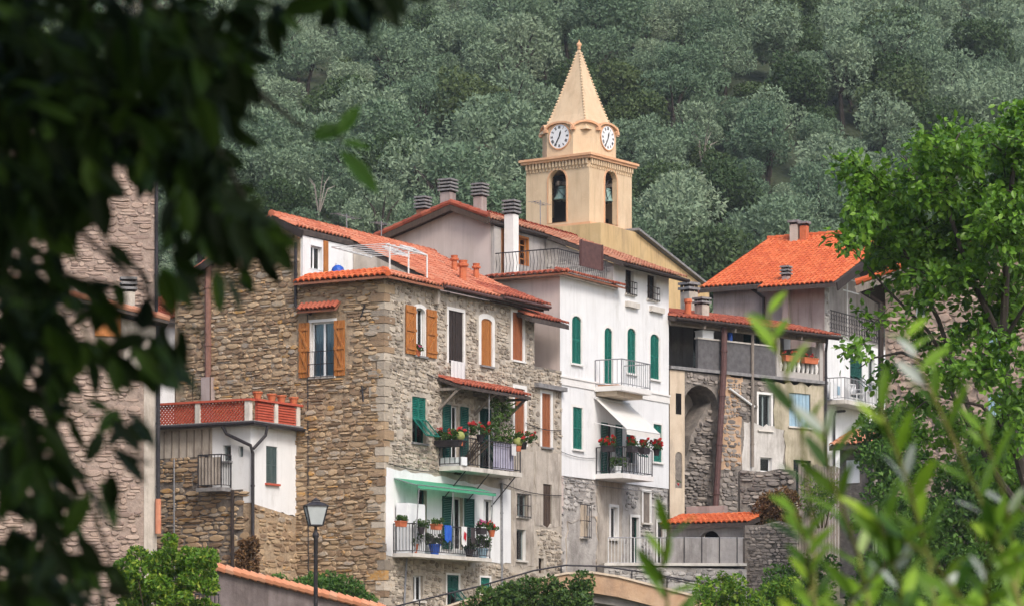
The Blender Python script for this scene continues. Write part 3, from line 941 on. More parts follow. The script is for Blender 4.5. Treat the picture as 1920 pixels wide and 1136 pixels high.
z1000 = AF.px(1025, 690)[1]
front = [(0, .2), (AX2, .2), (AX2, z1000), (AX1, z1000), (AX1, EZ - .1), (XC, EZ - .1), (XC, EZ - .03), (0, EZ - .03)]
fw = wall(AF, a_root, front, 'mortar_pale')
# white plastered patch round the lower balcony, proud of the rubble
pl = AF.poly([(724, 876), (735, 874), (960, 905), (960, 1052), (735, 1040), (724, 1040)])
plo = [(.05, pl[4][1]), (AF.px(957, 900)[0], pl[4][1]), (AF.px(957, 900)[0], AF.px(957, 918)[1]), (.05, AF.px(735, 876)[1])]
AF.marg.append(plo)
plo = rough(plo, .05, .3, 4, (1, 3)); wall(AF, a_root, plo, 'plaster_white', .03, .03, 'plaster_panel', -.02)
plo2 = [(AF.px(962, 900)[0], AF.px(962, 1062)[1]), (AF.px(1000, 900)[0], AF.px(1000, 1062)[1]), (AF.px(1000, 900)[0], AF.px(1000, 846)[1]), (AF.px(962, 900)[0], AF.px(962, 835)[1])]
plo2 = rough(plo2, .10, .3, 2); wall(AF, a_root, plo2, 'plaster_old', .03, .03, 'plaster_panel', -.016)
plo3 = [(AF.px(1003, 900)[0], AF.px(1003, 985)[1]), (AF.px(1050, 900)[0], AF.px(1050, 985)[1]), (AF.px(1050, 900)[0], AF.px(1050, 850)[1]), (AF.px(1003, 900)[0], AF.px(1003, 845)[1])]
plo3 = rough(plo3, .10, .3, 3, (1,)); wall(AF, a_root, plo3, 'plaster_old', .03, .03, 'plaster_panel', -.013)
AF.marg += [plo2, plo3]
rubble(AF, fw, front, 'stone_pale', .235, .135, .034, keep=130, seed=11, fill=.93, clear=.02)
# side wall
wd, rd = window(AS, a_root, (583, 603, 627, 706), 'open', 'wood_orange', 0, 'trim_white', .09, 'paint_white', 'slab_pale', curtain='paint_lightblue', plank='brace', openw=.42, grille=.46)
side = [(0, .2), (8.3, .2), (8.3, EZ + .1), (RY, RZ - .12), (YS, EZ + SL * (YS + .35) - .12), (YS, EZ - .03), (0, EZ - .03)]
sw_ = wall(AS, a_root, side, 'mortar_warm')
lintel = AS.rect((567, 572, 640, 590))
AS.marg.append([(lintel[0], lintel[2] - .1), (lintel[1], lintel[2] - .1), (lintel[1], lintel[3] + .15), (lintel[0], lintel[3] + .15)])
rubble(AS, sw_, side, 'stone_warm', .36, .14, .055, keep=170, seed=5, fill=.98, clear=.02)
# dressed stones up the corner
rq = random.Random(6)
z = .6; i = 0
zp_lo, zp_hi = min(p[1] for p in plo), max(p[1] for p in plo)
while z < EZ - .35:
    hq = rq.uniform(.2, .34)
    lx, ly = (rq.uniform(.42, .62), rq.uniform(.22, .32)) if i % 2 else (rq.uniform(.2, .3), rq.uniform(.45, .66))
    if zp_lo - .3 < z < zp_hi + .05: lx = .045
    e_ = rq.uniform(.035, .06)
    g = MB(); v_ = [(-e_, -e_), (lx, -e_), (lx, ly), (-e_, ly)]
    j_ = lambda: rq.uniform(-.015, .015)
    g.prism([(x + j_(), y + j_(), z + .012 + j_() * .5) for x, y in v_], (0, 0, hq - .024), rq.random())
    part('quoin', g, 'stone_pale' if rq.random() < .6 else 'stone_warm', a_root)
    z += hq; i += 1
# back and far walls closing the volume
mb = MB(); mb.box(.31, AX2, 8.0, 8.3, .2, EZ - .1); mb.box(AX2 - .3, AX2 - .02, .39, 8.0, .2, z1000); mb.box(AX1 - .3, AX1 - .01, .39, 8.0, z1000, EZ)
part('rear_wall', mb, 'mortar_warm', a_root)
# little tile hood over the side window
hz = AS.rect((567, 574, 640, 584))
hood = roof_slab(a_root, [AS.P(hz[0], hz[2], -.32), AS.P(hz[1], hz[2], -.32), AS.P(hz[1], hz[3] + .12, -.01), AS.P(hz[0], hz[3] + .12, -.01)], 'deck_tile', .05, 'window_hood')
tiles(A, hood, AS.P(hz[1], hz[2] + .02, -.34), (0, -1, 0), (AS.P(0, hz[3] + .12, -.01) - AS.P(0, hz[2], -.32)), [(0, 0), (hz[1] - hz[0], 0), (hz[1] - hz[0], .34), (0, .34)], 'tile_red', .17, .30, 40, 3)
# roof: ridge along x; front slope with the terrace cut out of its near corner
def az(y):
    return EZ + SL * (y + .35)
XR0, XR1 = -.35, AX1 + .05
k = math.sqrt(1 + SL * SL)
Lf = (RY + .35) * k
cutv = (YS - .15 + .35) * k
poly = [(XC - XR0, 0), (XR1 - XR0, 0), (XR1 - XR0, Lf), (0, Lf), (0, cutv), (XC - XR0, cutv)]
rfA = roof_plane(A, a_root, (XR0, -.35, EZ), (XR1, -.35, EZ), (XR0, RY, RZ), 'tile_house', keep=270, seed=2, poly=poly)
ridge(rfA, (XR0, RY, RZ + .04), (XR1, RY, RZ + .04), 'tile_house')
zl = az(RY) - SL * 1.0 * (8.6 - RY)
rfB = roof_plane(A, a_root, (XR1, 8.6, zl), (XR0, 8.6, zl), (XR1, RY + .02, RZ), 'tile_house', keep=0, seed=3)
mb = MB(); mb.tube([(XC + .1, -.42, EZ - .04), (XR1 + .05, -.42, EZ - .04)], .055, 8)
part('gutter', mb, 'pipe_maroon', a_root)
mb = MB()                                                     # dark verge boards at the gable
mb.bar((XR0 - .02, YS - .35, az(YS - .35) - .12), (XR0 - .02, RY, RZ - .12), .05, .24)
mb.bar((XR0 - .02, RY, RZ - .12), (XR0 - .02, 8.5, zl - .12), .05, .24)
part('verge_board', mb, 'wood_dark', a_root)
# tiled caps round the terrace parapet
cap = roof_slab(a_root, [(-.42, -.4, EZ - .1), (-.42, YS - .02, EZ - .1), (.42, YS - .02, EZ + .22), (.42, .3, EZ + .22)], 'deck_tile', .07, 'parapet_cap')
tiles(A, cap, (-.42, YS - .02, EZ - .09), (0, -1, 0), (.84, 0, .32), [(0, 0), (YS + .38, 0), (YS - .35, .9), (0, .9)], 'tile_orange', .21, .30, 60, 4)
cap2 = roof_slab(a_root, [(-.42, -.42, EZ - .1), (XC, -.42, EZ - .1), (XC, .28, EZ + .2), (.42, .28, EZ + .22)], 'deck_tile', .07, 'parapet_cap')
tiles(A, cap2, (-.42, -.42, EZ - .09), (1, 0, 0), (0, .7, .3), [(0, 0), (XC + .42, 0), (XC + .42, .76), (.8, .76)], 'tile_house', .21, .36, 50, 6)
ridge(cap2, (-.42, -.42, EZ - .04), (.42, .3, EZ + .27), 'tile_orange', .09, .32)
# terrace behind the parapet: floor, white wall with a door
TF = Fac(A, 'f', YS - .1)
mb = MB(); mb.box(.35, XC + .4, .3, YS, EZ - .75, EZ - .6)
part('terrace_floor', mb, 'slab_pale', a_root)
dh = TF.rect((581, 462, 605, 500))
wdoor, _ = window(TF, a_root, (582, 462, 604, 506), None, None, 0, 'paint_white', .05, 'paint_white', None, curtain='cloth_white', name='terrace_door')
zt_ = az(YS - .1) - .2
wall(TF, a_root, [(.02, EZ - .6), (XC + 3, EZ - .6), (XC + 3, zt_), (.02, zt_)], 'plaster_white', .3, .2, 'terrace_wall')
mb = MB(); TF.box(mb, TF.px(606, 470)[0], TF.px(613, 470)[0], EZ - .6, zt_ - .02, -.06, -.003)
part('door_post', mb, 'wood_orange', a_root)
mb = MB(); mb.box(XC, XC + .15, -.2, YS - .12, EZ - .6, EZ + .02)
mb.add([(XC, -.2, EZ + .02), (XC, YS - .12, EZ + .02), (XC, YS - .12, az(YS - .12) - .2), (XC + .15, -.2, EZ + .02), (XC + .15, YS - .12, EZ + .02), (XC + .15, YS - .12, az(YS - .12) - .2)], [(0, 1, 2), (3, 5, 4), (0, 2, 5, 3)])
part('terrace_cheek', mb, 'plaster_old', a_root)
# white pergola rail over the terrace
g = MB()
p0, p1 = Vector((.5, .1, EZ + .15)), Vector((XC - .2, .1, EZ + .1))
for p in (p0, (p0 + p1) / 2, p1):
    g.tube([p, p + Vector((0, 0, .88))], .03, 6)
g.tube([p0 + Vector((-.2, 0, .88)), p1 + Vector((0, 0, .88))], .03, 6)
q0, q1 = Vector((.3, 2.2, EZ + 1.1)), Vector((XC - .3, 2.2, EZ + 1.05))
g.tube([q0, q1], .03, 6)
n = 7
for i in range(n):
    t = i / (n - 1) * .9
    g.bar(q0 + (q1 - q0) * t, p0 + (p1 - p0) * t + Vector((0, 0, .93)), .035, .02)
part('terrace_pergola', g, 'iron_white', a_root)
# skylights, three terracotta flue pots on the slope
def on_slope(x, y, dz=0):
    return Vector((x, y, az(y) + dz))
for (px_, py_, s) in ((852, 512, 1.0), (868, 530, 1.25), (893, 527, 1.0)):
    # solve the slope for that pixel
    y = 1.2
    for _ in range(30):
        x, z = A.fr(px_, py_, y)
        y += (z - az(y)) * .8
    g = MB(); g.lathe([(.10 * s, -.15), (.10 * s, .42 * s), (.16 * s, .44 * s), (.16 * s, .50 * s), (.11 * s, .52 * s), (.13 * s, .60 * s)], 10, (x, y, az(y)))
    part('flue_pot', g, 'terracotta', a_root)
for (px_, py_) in ((742, 480), (775, 478)):
    y = 2.0
    for _ in range(30):
        x, z = A.fr(px_, py_, y)
        y += (z - az(y)) * .8
    g = MB()
    for (du, dv, w, l) in ((-.4, 0, .06, .5), (.4, 0, .06, .5), (0, -.25, .86, .06), (0, .25, .86, .06)):
        a = on_slope(x + du - w / 2, y + dv - l / 2, .1); b = on_slope(x + du + w / 2, y + dv + l / 2, .1)
        g.add([(a.x, a.y, a.z), (b.x, a.y, a.z), (b.x, b.y, b.z), (a.x, b.y, b.z), (a.x, a.y, a.z + .09), (b.x, a.y, a.z + .09), (b.x, b.y, b.z + .09), (a.x, b.y, b.z + .09)],
              [(0, 3, 2, 1), (4, 5, 6, 7), (0, 1, 5, 4), (1, 2, 6, 5), (2, 3, 7, 6), (3, 0, 4, 7)])
    sk = part('skylight', g, 'iron_white', a_root)
    g = MB(); a = on_slope(x - .38, y - .22, .13); b = on_slope(x + .38, y + .22, .13)
    g.add([(a.x, a.y, a.z), (b.x, a.y, a.z), (b.x, b.y, b.z), (a.x, b.y, b.z)], [(0, 1, 2, 3)])
    part('pane', g, 'dark_room', sk)
# lower end roofs to the right
xa, xb = A.fr(944, 548, -.5)[0], A.fr(1030, 575, -.5)[0]
za = A.fr(1030, 574, -.5)[1]
rfC = roof_plane(A, a_root, (xa, -.5, za), (xb, -.5, za), (xa, 2.0, za + 1.0), 'tile_red', keep=60, seed=8)
mb = MB(); mb.tube([(xa, -.55, za - .05), (xb, -.55, za - .05)], .05, 8)
part('gutter', mb, 'pipe_maroon', a_root)
xa, xb = A.fr(998, 598, -.6)[0], A.fr(1067, 612, -.6)[0]
za = A.fr(1065, 609, -.6)[1]
rfD = roof_plane(A, a_root, (xa, -.6, za), (xb, -.6, za), (xa, .9, za + .55), 'tile_red', keep=40, seed=9)
# recessed loggia between the stone house and the white one
LF = Fac(A, 'f', 1.2)
mb = MB(); LF.box(mb, AX1 - .3, AX2 + .4, z1000 - .3, za + .5, 0, .2)
mb.box(AX1, AX2, .0, 1.2, z1000 - .12, z1000)
part('loggia', mb, 'plaster_grey', a_root)
g = MB()
c = LF.px(1008, 648); 
for s in (-1, 1):
    g.tube([LF.P(c[0] - .3, c[1] - .3 * s, -.05), LF.P(c[0] + .3, c[1] + .3 * s, -.05)], .03, 6)
    g.tube([LF.P(c[0] - .05, c[1] - .3 * s, -.06), LF.P(c[0] + .55, c[1] + .3 * s, -.06)], .03, 6)
part('drying_rack', g, 'iron', a_root)
mb = MB(); hh = AF.rect((1000, 722, 1054, 730)); AF.box(mb, hh[0], hh[1], hh[2], hh[3], -.22, .0)
part('lintel_slab', mb, 'slate', a_root)
# middle balcony with its tiled canopy
h0 = AF.px(822, 880)[0]; h1 = AF.px(979, 893, -.85)[0]; zt = AF.px(865, 872, -.85)[1]
bal = balcony(AF, a_root, h0, h1, zt, .85, .15, .95, .16, lines=2)
for hx in (h0 + .5, (h0 + h1) / 2, h1 - .3):
    g = MB(); g.bar(AF.P(hx - .3, zt - 1.15, .02), AF.P(hx, zt - .15, -.75), .035, .035)
    part('brace', g, 'iron', bal)
zc = AF.px(864, 722, -.95)[1]; hc1 = AF.px(996, 745, -.95)[0]
rfE = roof_plane(A, a_root, AF.P(h0 - .1, zc, -.95), AF.P(hc1, zc, -.95), AF.P(h0 - .1, zc + .32, -.02), 'tile_red', keep=110, seed=12, L=.34, th=.1)
rfE.name = 'canopy_roof'
for hx in (h0, h0 + (hc1 - h0) * .5, hc1 - .15):
    g = MB(); g.bar(AF.P(hx, zc - .75, -.02), AF.P(hx, zc - .06, -.82), .08, .08); g.bar(AF.P(hx, zc - .08, -.02), AF.P(hx, zc - .08, -.9), .08, .09)
    part('bracket', g, 'wood_grey', rfE)
g = MB(); hp = AF.px(917, 800, -.8)[0]; g.tube([AF.P(hp, zt, -.8), AF.P(hp, zc, -.8)], .022, 6)
part('post', g, 'iron_grey', rfE)
g = MB()
bx0, bx1 = AF.px(930, 850, -.84)[0], AF.px(968, 850, -.84)[0]
for i in range(12):
    a, b = bx0 + (bx1 - bx0) * i / 12, bx0 + (bx1 - bx0) * (i + 1) / 12
    g.add([AF.P(a, zt + .05, -.74 - .012 * (i % 2)), AF.P(b, zt + .05, -.74 - .012 * ((i + 1) % 2)), AF.P(b, zt + .93, -.74 - .012 * ((i + 1) % 2)), AF.P(a, zt + .93, -.74 - .012 * (i % 2))], [(0, 1, 2, 3)])
part('screen_cloth', g, 'cloth_lilac', bal)
A_BAL = (h0, h1, zt)
# lower balcony with the green awning
h0 = AF.px(735, 1030)[0]; h1 = AF.px(922, 1048, -.8)[0]; zt = AF.px(780, 1036, -.8)[1]
bal2 = balcony(AF, a_root, h0, h1, zt, .8, .12, .95, .11, slab='slab_pale')
hz_ = h0 + .3
while hz_ < h1 - .3:                                           # scrollwork between the balusters
    g = MB(); g.tube([AF.P(hz_ + .09 * math.cos(6.2832 * q / 10), zt + .5 + .16 * math.sin(6.2832 * q / 10), -.75) for q in range(11)], .010, 4)
    part('scroll', g, 'iron', bal2)
    hz_ += .28
ha0, ha1 = AF.px(737, 896)[0], AF.px(930, 922, -.95)[0]
za0, za1 = AF.px(737, 895)[1], AF.px(784, 908, -.95)[1]
g = MB()
nn = 14
for i in range(nn):
    a, b = ha0 + (ha1 - ha0) * i / nn, ha0 + (ha1 - ha0) * (i + 1) / nn
    sag = .012 * (i % 2); sag2 = .012 * ((i + 1) % 2)
    g.add([AF.P(a, za0, -.03), AF.P(b, za0, -.03), AF.P(b, za1 - sag2, -.95), AF.P(a, za1 - sag, -.95), AF.P(a, za1 - .10 - sag, -.955), AF.P(b, za1 - .10 - sag2, -.955)], [(0, 1, 2, 3), (3, 2, 5, 4)])
aw = part('awning', g, 'green_awning', a_root)
g = MB(); g.tube([AF.P(ha0, za1, -.94), AF.P(ha1, za1, -.94)], .02, 6)
g.tube([AF.P(ha0, za0 - .02, -.05), AF.P(ha0, za1 - .02, -.94)], .018, 6); g.tube([AF.P(ha1, za0 - .02, -.05), AF.P(ha1, za1 - .02, -.94)], .018, 6)
for hx in (ha0 + .1, ha0 + (ha1 - ha0) * .45, ha1 - .15):
    g.tube([AF.P(hx, zt + .05, -.78), AF.P(hx, za1, -.93)], .02, 6)
part('awning_frame', g, 'iron_grey', aw)
A_BAL2 = (h0, h1, zt)
# pipes and cables
hp = AF.px(938, 900)[0]
pipe(a_root, [AF.P(hp, AF.px(938, 905)[1], -.06), AF.P(hp, .5, -.06)], .045, 'iron_grey')
hp = AF.px(733, 1100, -.05)[0]
pipe(a_root, [AF.P(h0 + .75, zt - .1, -.1), AF.P(h0 + .72, zt - .8, -.06), AF.P(h0 + .5, .5, -.06)], .035, 'iron_grey', collars=False)
yq = AS.px(394, 600)[0]
pipe(a_root, [AS.P(yq, AS.px(394, 482)[1], -.12), AS.P(yq, AS.px(394, 712)[1], -.12)], .11, 'pipe_copper', name='flue_pipe')
mb = MB(); zz = AS.rect((386, 708, 403, 790)); AS.box(mb, zz[0], zz[1], zz[2], zz[3], -.28, -.002)
part('flue_base', mb, 'plaster_mauve', a_root)
g = MB(); yq = AS.px(578, 700)[0]; g.tube([AS.P(yq, AS.px(578, 590)[1], -.04), AS.P(yq - .05, 1.0, -.05)], .018, 5)
part('cable', g, 'iron', a_root)
g = MB(); c = AS.px(683, 580); g.tube([AS.P(c[0] - .05, c[1] + .15, -.05), AS.P(c[0] + .12, c[1] - .35, -.05)], .03, 5)
c = AS.px(683, 735); g.tube([AS.P(c[0] + .05, c[1] + .2, -.05), AS.P(c[0], c[1] - .3, -.05)], .03, 5); g.tube([AS.P(c[0] - .12, c[1] + .12, -.05), AS.P(c[0] + .12, c[1] + .05, -.05)], .025, 5)
part('wall_anchor', g, 'iron', a_root)
pipe(a_root, [AS.P(YS + .1, AS.px(558, 456)[1], -.1), AS.P(YS + .1, AS.px(558, 575)[1], -.1), AS.P(YS - .5, AS.px(575, 590)[1], -.1)], .05, 'iron')
# slack cables strung along the front
for (x0_, y0_, x1_, y1_, sg) in ((940, 905, 1052, 928, .12), (985, 792, 1052, 806, .10), (730, 868, 822, 884, .08), (800, 700, 838, 712, .05)):
    a_, b_ = AF.px(x0_, y0_, -.05), AF.px(x1_, y1_, -.05)
    g = MB(); g.tube([AF.P(a_[0] + (b_[0] - a_[0]) * t, a_[1] + (b_[1] - a_[1]) * t - sg * 4 * t * (1 - t), -.06) for t in np.linspace(0, 1, 9)], .014, 4)
    part('cable', g, 'iron', a_root)
# antenna on the roof
def antenna(root, p, h, w=.9):
    g = MB(); p = Vector(p)
    g.tube([p, p + Vector((0, 0, h))], .02, 5)
    g.tube([p + Vector((-w / 2, 0, h * .9)), p + Vector((w / 2, .1, h * .9))], .014, 5)
    for i in range(5):
        x = -w / 2 + w * i / 4
        g.tube([p + Vector((x, -.2, h * .9)), p + Vector((x, .25, h * .9))], .008, 4)
    return part('antenna', g, 'iron_grey', root)
x, z = A.fr(650, 440, RY); antenna(a_root, (x, RY, RZ - .1), .75, 1.3)
x, z = A.fr(715, 440, RY); antenna(a_root, (x, RY, RZ - .1), .8, .7)

# ------------------------------------------------------------------ things on its balconies
def place(fac, h, z, d):
    return fac.wp(h, z, d)
h0, h1, zt = A_BAL
rzA = R(60)
flower_pot(place(AF, h0 - .08, zt + .62, -.42), 'big mass of red geraniums hanging over the left side of the canopy balcony', 1.0, 'petal_coral', 'pot_dark', 34, 21, .4, .46, (1.15, .5, .2), rz=rzA + 1.57, npet=420, nleaf=1500)
g = MB(); g.box(-.45, .45, -.13, .13, 0, .28)
for i in range(9):
    g.box(-.43 + i * .1, -.37 + i * .1, -.15, -.131, .01, .27); g.box(-.43 + i * .1, -.37 + i * .1, .131, .15, .01, .27)
o = part('planter_trough', g, 'paint_white'); o.location = place(AF, h0 + .22, zt + .01, -.45); o.rotation_euler = (0, 0, rzA + 1.57); tag(o, 'white ribbed trough on the canopy balcony floor below the big geraniums', 'planter')
hq = AF.px(897, 840, -.85)[0]
flower_pot(place(AF, hq, zt + .85, -.92), 'orange-red geraniums on the rail under the tiled canopy, middle of three', 1.0, 'petal_coral', 'pot_dark', 20, 22, .34, .42, rz=rzA, npet=170, nleaf=500)
hq = AF.px(978, 850, -.85)[0]
flower_pot(place(AF, hq, zt + .8, -.92), 'red geraniums spilling over the far right rail of the canopy balcony', 1.0, 'petal_coral', 'pot_dark', 20, 23, .40, .40, rz=rzA, npet=170, nleaf=560)
for (px_, py_, lab) in ((862, 817, 'round golden cactus ball on the canopy balcony rail beside the trough of geraniums'), (971, 828, 'round golden cactus ball on the canopy balcony rail near its right end')):
    h, z = AF.px(px_, py_, -.86)
    r_ = link('ball_cactus', None); r_.location = place(AF, h, z - .2, -.86); tag(r_, lab, 'cactus', 'ball cacti on the balcony rail')
    g = MB(); prof = [(.02, .05)] + [(.17 * math.sin(t), .2 - .17 * math.cos(t)) for t in np.linspace(.3, 2.9, 9)] + [(.01, .37)]
    g.lathe(prof, 18)
    g.v = [(x * (1 + .06 * (i % 2)), y * (1 + .06 * (i % 2)), z_) for i, (x, y, z_) in enumerate(g.v)]
    part('body', g, 'cactus', r_, True)
    g = MB(); g.lathe([(.10, -.12), (.13, .04), (.14, .06)], 10); part('pot', g, 'terracotta', r_)
h, z = AF.px(966, 846, -.95)
mb = MB(); mb.box(-.13, .13, -.012, .012, 0, .36); mb.box(-.13, .13, -.03, .03, .36, .38)
o = part('hanging_cloth', mb, 'cloth_white'); o.location = place(AF, h, zt + .55, -.9); o.rotation_euler = (0, 0, rzA); tag(o, 'small white cloth hung over the canopy balcony rail by the cactus', 'cloth')
# climbing plant on the canopy post
vb = []
rv = random.Random(5)
for i in range(26):
    t = rv.random()
    h, z = AF.px(925 + 32 * rv.random() - 4 * t, 755 + 75 * t, -.6)
    vb.append((tuple(AF.wp(h, z, -.55 + rv.uniform(-.15, .15)) - AF.wp(h0, zt, 0)), (.20, .16, .20)))
bush('climbing_vine', AF.wp(h0, zt, 0), 'dark leafy vine climbing the right half of the tiled balcony canopy', vb, 'leaf_vine', 31, .05, 50, 'vine', 8)
# washing over the dark shutter's sill
h0_, h1_, z0_, z1_ = rb
g = MB(); n = 8
for i in range(n):
    a, b = -.5 + i / n, -.5 + (i + 1) / n
    w_ = (h1_ - h0_) * .95
    ya, yb = -.03 * (i % 2), -.03 * ((i + 1) % 2)
    g.add([(a * w_, ya, -.62 - .05 * a), (b * w_, yb, -.62 - .05 * b), (b * w_, yb, .06), (a * w_, ya, .06)], [(0, 1, 2, 3)])
    g.add([(a * w_, ya, .06), (b * w_, yb, .06), (b * w_, .12, .07), (a * w_, .12, .07)], [(0, 1, 2, 3)])
o = part('hanging_cloth', g, 'cloth_white'); o.location = AF.wp((h0_ + h1_) / 2, z0_ + .02, -.08); o.rotation_euler = (0, 0, rzA)
tag(o, 'white sheet hung out below the dark closed shutter', 'cloth')
h, z = AF.px(786, 664, -.12)
flower_pot(AF.wp(h, z - .05, -.07), 'small terracotta pot of pink flowers on the arched window sill', .8, 'petal_pink', 'terracotta', 8, 41, .22, .3, npet=40, rz=rzA)
h0, h1, zt = A_BAL2
specs = [(752, 'terracotta trough of green plants on the lower balcony rail, leftmost', None, 'terracotta', (.45, .2, .18), .80, .2),
         (790, 'trailing grey-green plant in a pot on the lower balcony rail', None, 'pot_dark', None, .62, .3),
         (818, 'terracotta trough of pale green plants on the lower balcony rail under the awning', None, 'terracotta', (.45, .2, .18), .80, .22),
         (902, 'dark pot of pink and red flowers at the lower balcony rail', 'petal_pink', 'pot_dark', (.4, .2, .2), .78, .28),
         (922, 'red flowers in a pot on the end post of the lower balcony', 'petal_red', 'terracotta', None, .72, .3)]
for i, (px_, lab, pet, pot_, bx_, zz, hgt) in enumerate(specs):
    h = AF.px(px_, 1000, -.85)[0]
    flower_pot(place(AF, h, zt + zz, -.85), lab, .9, pet, pot_, 12, 50 + i, .24, hgt, bx_, rz=rzA, nleaf=260)
for i, (px_, dd, sz, pt, lab) in enumerate([(775, -.45, 1.3, 'terracotta', 'large terracotta pot standing on the lower balcony floor at left'), (815, -.5, 1.5, 'paint_blue', 'dark blue pot with a shrub on the lower balcony floor'),
                                            (880, -.5, 1.2, 'pot_dark', 'dark pot of greenery on the lower balcony floor near the red flowers'), (905, -.5, 1.4, 'paint_lightblue', 'pale blue pot on the lower balcony floor under the pink flowers')]):
    h = AF.px(px_, 1030, dd)[0]
    flower_pot(place(AF, h, zt, dd), lab, sz, None, pt, 10, 60 + i, .2, .35, rz=rzA, nleaf=200, name='balcony_plant')
# white cabinet and water heater under the awning
h, z = AF.px(757, 1030, -.2)
r_ = link('white_cabinet', None); r_.location = place(AF, h0 + .62, zt, -.32); r_.rotation_euler = (0, 0, rzA); tag(r_, 'tall white metal cabinet standing on the lower balcony under the green awning', 'cabinet')
mb = MB(); mb.box(-.52, .52, -.22, .22, 0, 1.62); part('body', mb, 'paint_white', r_)
mb = MB(); mb.box(-.50, -.01, -.245, -.222, .06, 1.57); part('door', mb, 'paint_white', r_)
mb = MB(); mb.box(.01, .50, -.245, -.222, .06, 1.57); part('door', mb, 'paint_white', r_)
mb = MB(); mb.box(-.07, -.04, -.27, -.245, .75, .9); mb.box(.04, .07, -.27, -.245, .75, .9); part('handle', mb, 'iron_grey', r_)
# washing on the lower balcony
for (px_, py_, m_, w_, hh_, lab) in ((842, 985, 'paint_blue', .5, .5, 'blue garment hung on the lower balcony rail beside the open door'), (872, 1000, 'cloth_white', .36, .6, 'white and red cloth hung on the lower balcony rail'), (888, 1000, 'pot_dark', .3, .5, 'dark garment drying on the lower balcony rail')):
    h, z = AF.px(px_, py_, -.86)
    g = MB(); n = 6
    for i in range(n):
        a, b = -.5 + i / n, -.5 + (i + 1) / n
        ya, yb = -.03 * (i % 2), -.03 * ((i + 1) % 2)
        tp, tq = .05 * math.sin(a * 9), .05 * math.sin(b * 9)
        g.add([(a * w_ * .85, ya, -hh_ + tp), (b * w_ * .85, yb, -hh_ + tq), (b * w_, yb, .03), (a * w_, ya, .03)], [(0, 1, 2, 3)])
    o = part('hanging_garment', g, m_); o.location = place(AF, h, zt + .95, -.83); o.rotation_euler = (0, 0, rzA); tag(o, lab, 'garment')
    if m_ == 'cloth_white':
        g = MB(); g.add([(-.1, -.04, -.35), (.05, -.04, -.45), (.08, -.045, -.2), (-.06, -.045, -.12)], [(0, 1, 2, 3)]); part('red_patch', g, 'cloth_red', o)
# blue barrel on the roof terrace
x, z = A.fr(624, 470, 2.6)
r_ = link('plastic_drum', None); r_.location = A.world((x, 2.4, EZ - .6)); tag(r_, 'blue plastic drum on the roof terrace by the white door', 'drum')
g = MB(); g.lathe([(.2, 0), (.22, .05), (.22, 1.0), (.18, 1.12), (.08, 1.2)], 14); part('body', g, 'paint_blue', r_, True)
g = MB(); g.lathe([(.09, 1.19), (.09, 1.25)], 10); part('lid', g, 'paint_white', r_)
# ------------------------------------------------------------------ white annex with the red lattice terrace
NX = Frame(470, 95.45, 60, .5)
n_root = NX.root('white_annex', 'low white annex with red lattice terrace parapet against the brown stone wall', 'house')
NF, NS_ = Fac(NX, 'f'), Fac(NX, 's')
xN = 2.62                                       # it butts against the stone house
zf = NS_.px(470, 797)[1]
window(NF, n_root, (499, 836, 520, 906), 'closed', 'shutter_dark', 0, None, 0, 'shutter_dark', 'red_lattice', plank=False)
window(NS_, n_root, (418, 834, 433, 864), None, None, 0, None, 0, 'shutter_grey', 'slate', mull=0)
window(NS_, n_root, (447, 836, 456, 856), None, None, 0, None, 0, 'shutter_grey', None, mull=0)
zw = NF.px(510, 945)[1]
zw2 = NS_.px(420, 918)[1]
fw2 = wall(NF, n_root, rough([(0, zw), (xN, zw - .35), (xN, zf), (0, zf)], .05, .25, 7, (1, 2, 3)), 'plaster_white')
low = [(0, .2), (xN, .2), (xN, zw - .36), (0, zw - .01)]
wl = wall(NF, n_root, low, 'mortar_warm', d=-.01, name='base_wall')
NFb = Fac(NX, 'f', -.01); rubble(NFb, wl, low, 'stone_warm', .34, .16, .04, keep=60, seed=71)
yN = 4.1
ys_ = NS_.px(398, 850)[0]
zs2 = NS_.px(350, 857)[1]
wall(NS_, n_root, [(0, zw2), (ys_, zw2), (ys_, zf), (0, zf)], 'plaster_white')
wall(NS_, n_root, [(ys_, zs2), (yN, zs2), (yN, zf), (ys_, zf)], 'plaster_old', name='panel_wall')
lo2 = [(0, .2), (yN, .2), (yN, zs2), (ys_, zs2), (ys_, zw2), (0, zw2)]
wl2 = wall(NS_, n_root, lo2, 'mortar_dark', d=.02, name='base_wall')
NSb = Fac(NX, 's', .02); rubble(NSb, wl2, lo2, 'stone_warm', .42, .15, .05, keep=90, seed=72)
g = MB()
for i in range(9):
    h = ys_ + .1 + (yN - ys_ - .2) * i / 8
    NS_.box(g, h - .02, h + .02, zs2, zf - .05, -.03, -.001)
part('cladding_batten', g, 'wood_grey', n_root)
mb = MB(); mb.box(-.25, xN, -.3, yN, zf, zf + .14)
part('terrace_slab', mb, 'slate', n_root)
g = MB(); g.tube([(-.3, yN, zf + .05), (-.3, -.35, zf + .05), (xN, -.35, zf + .02)], .06, 8); part('gutter', g, 'iron', n_root)
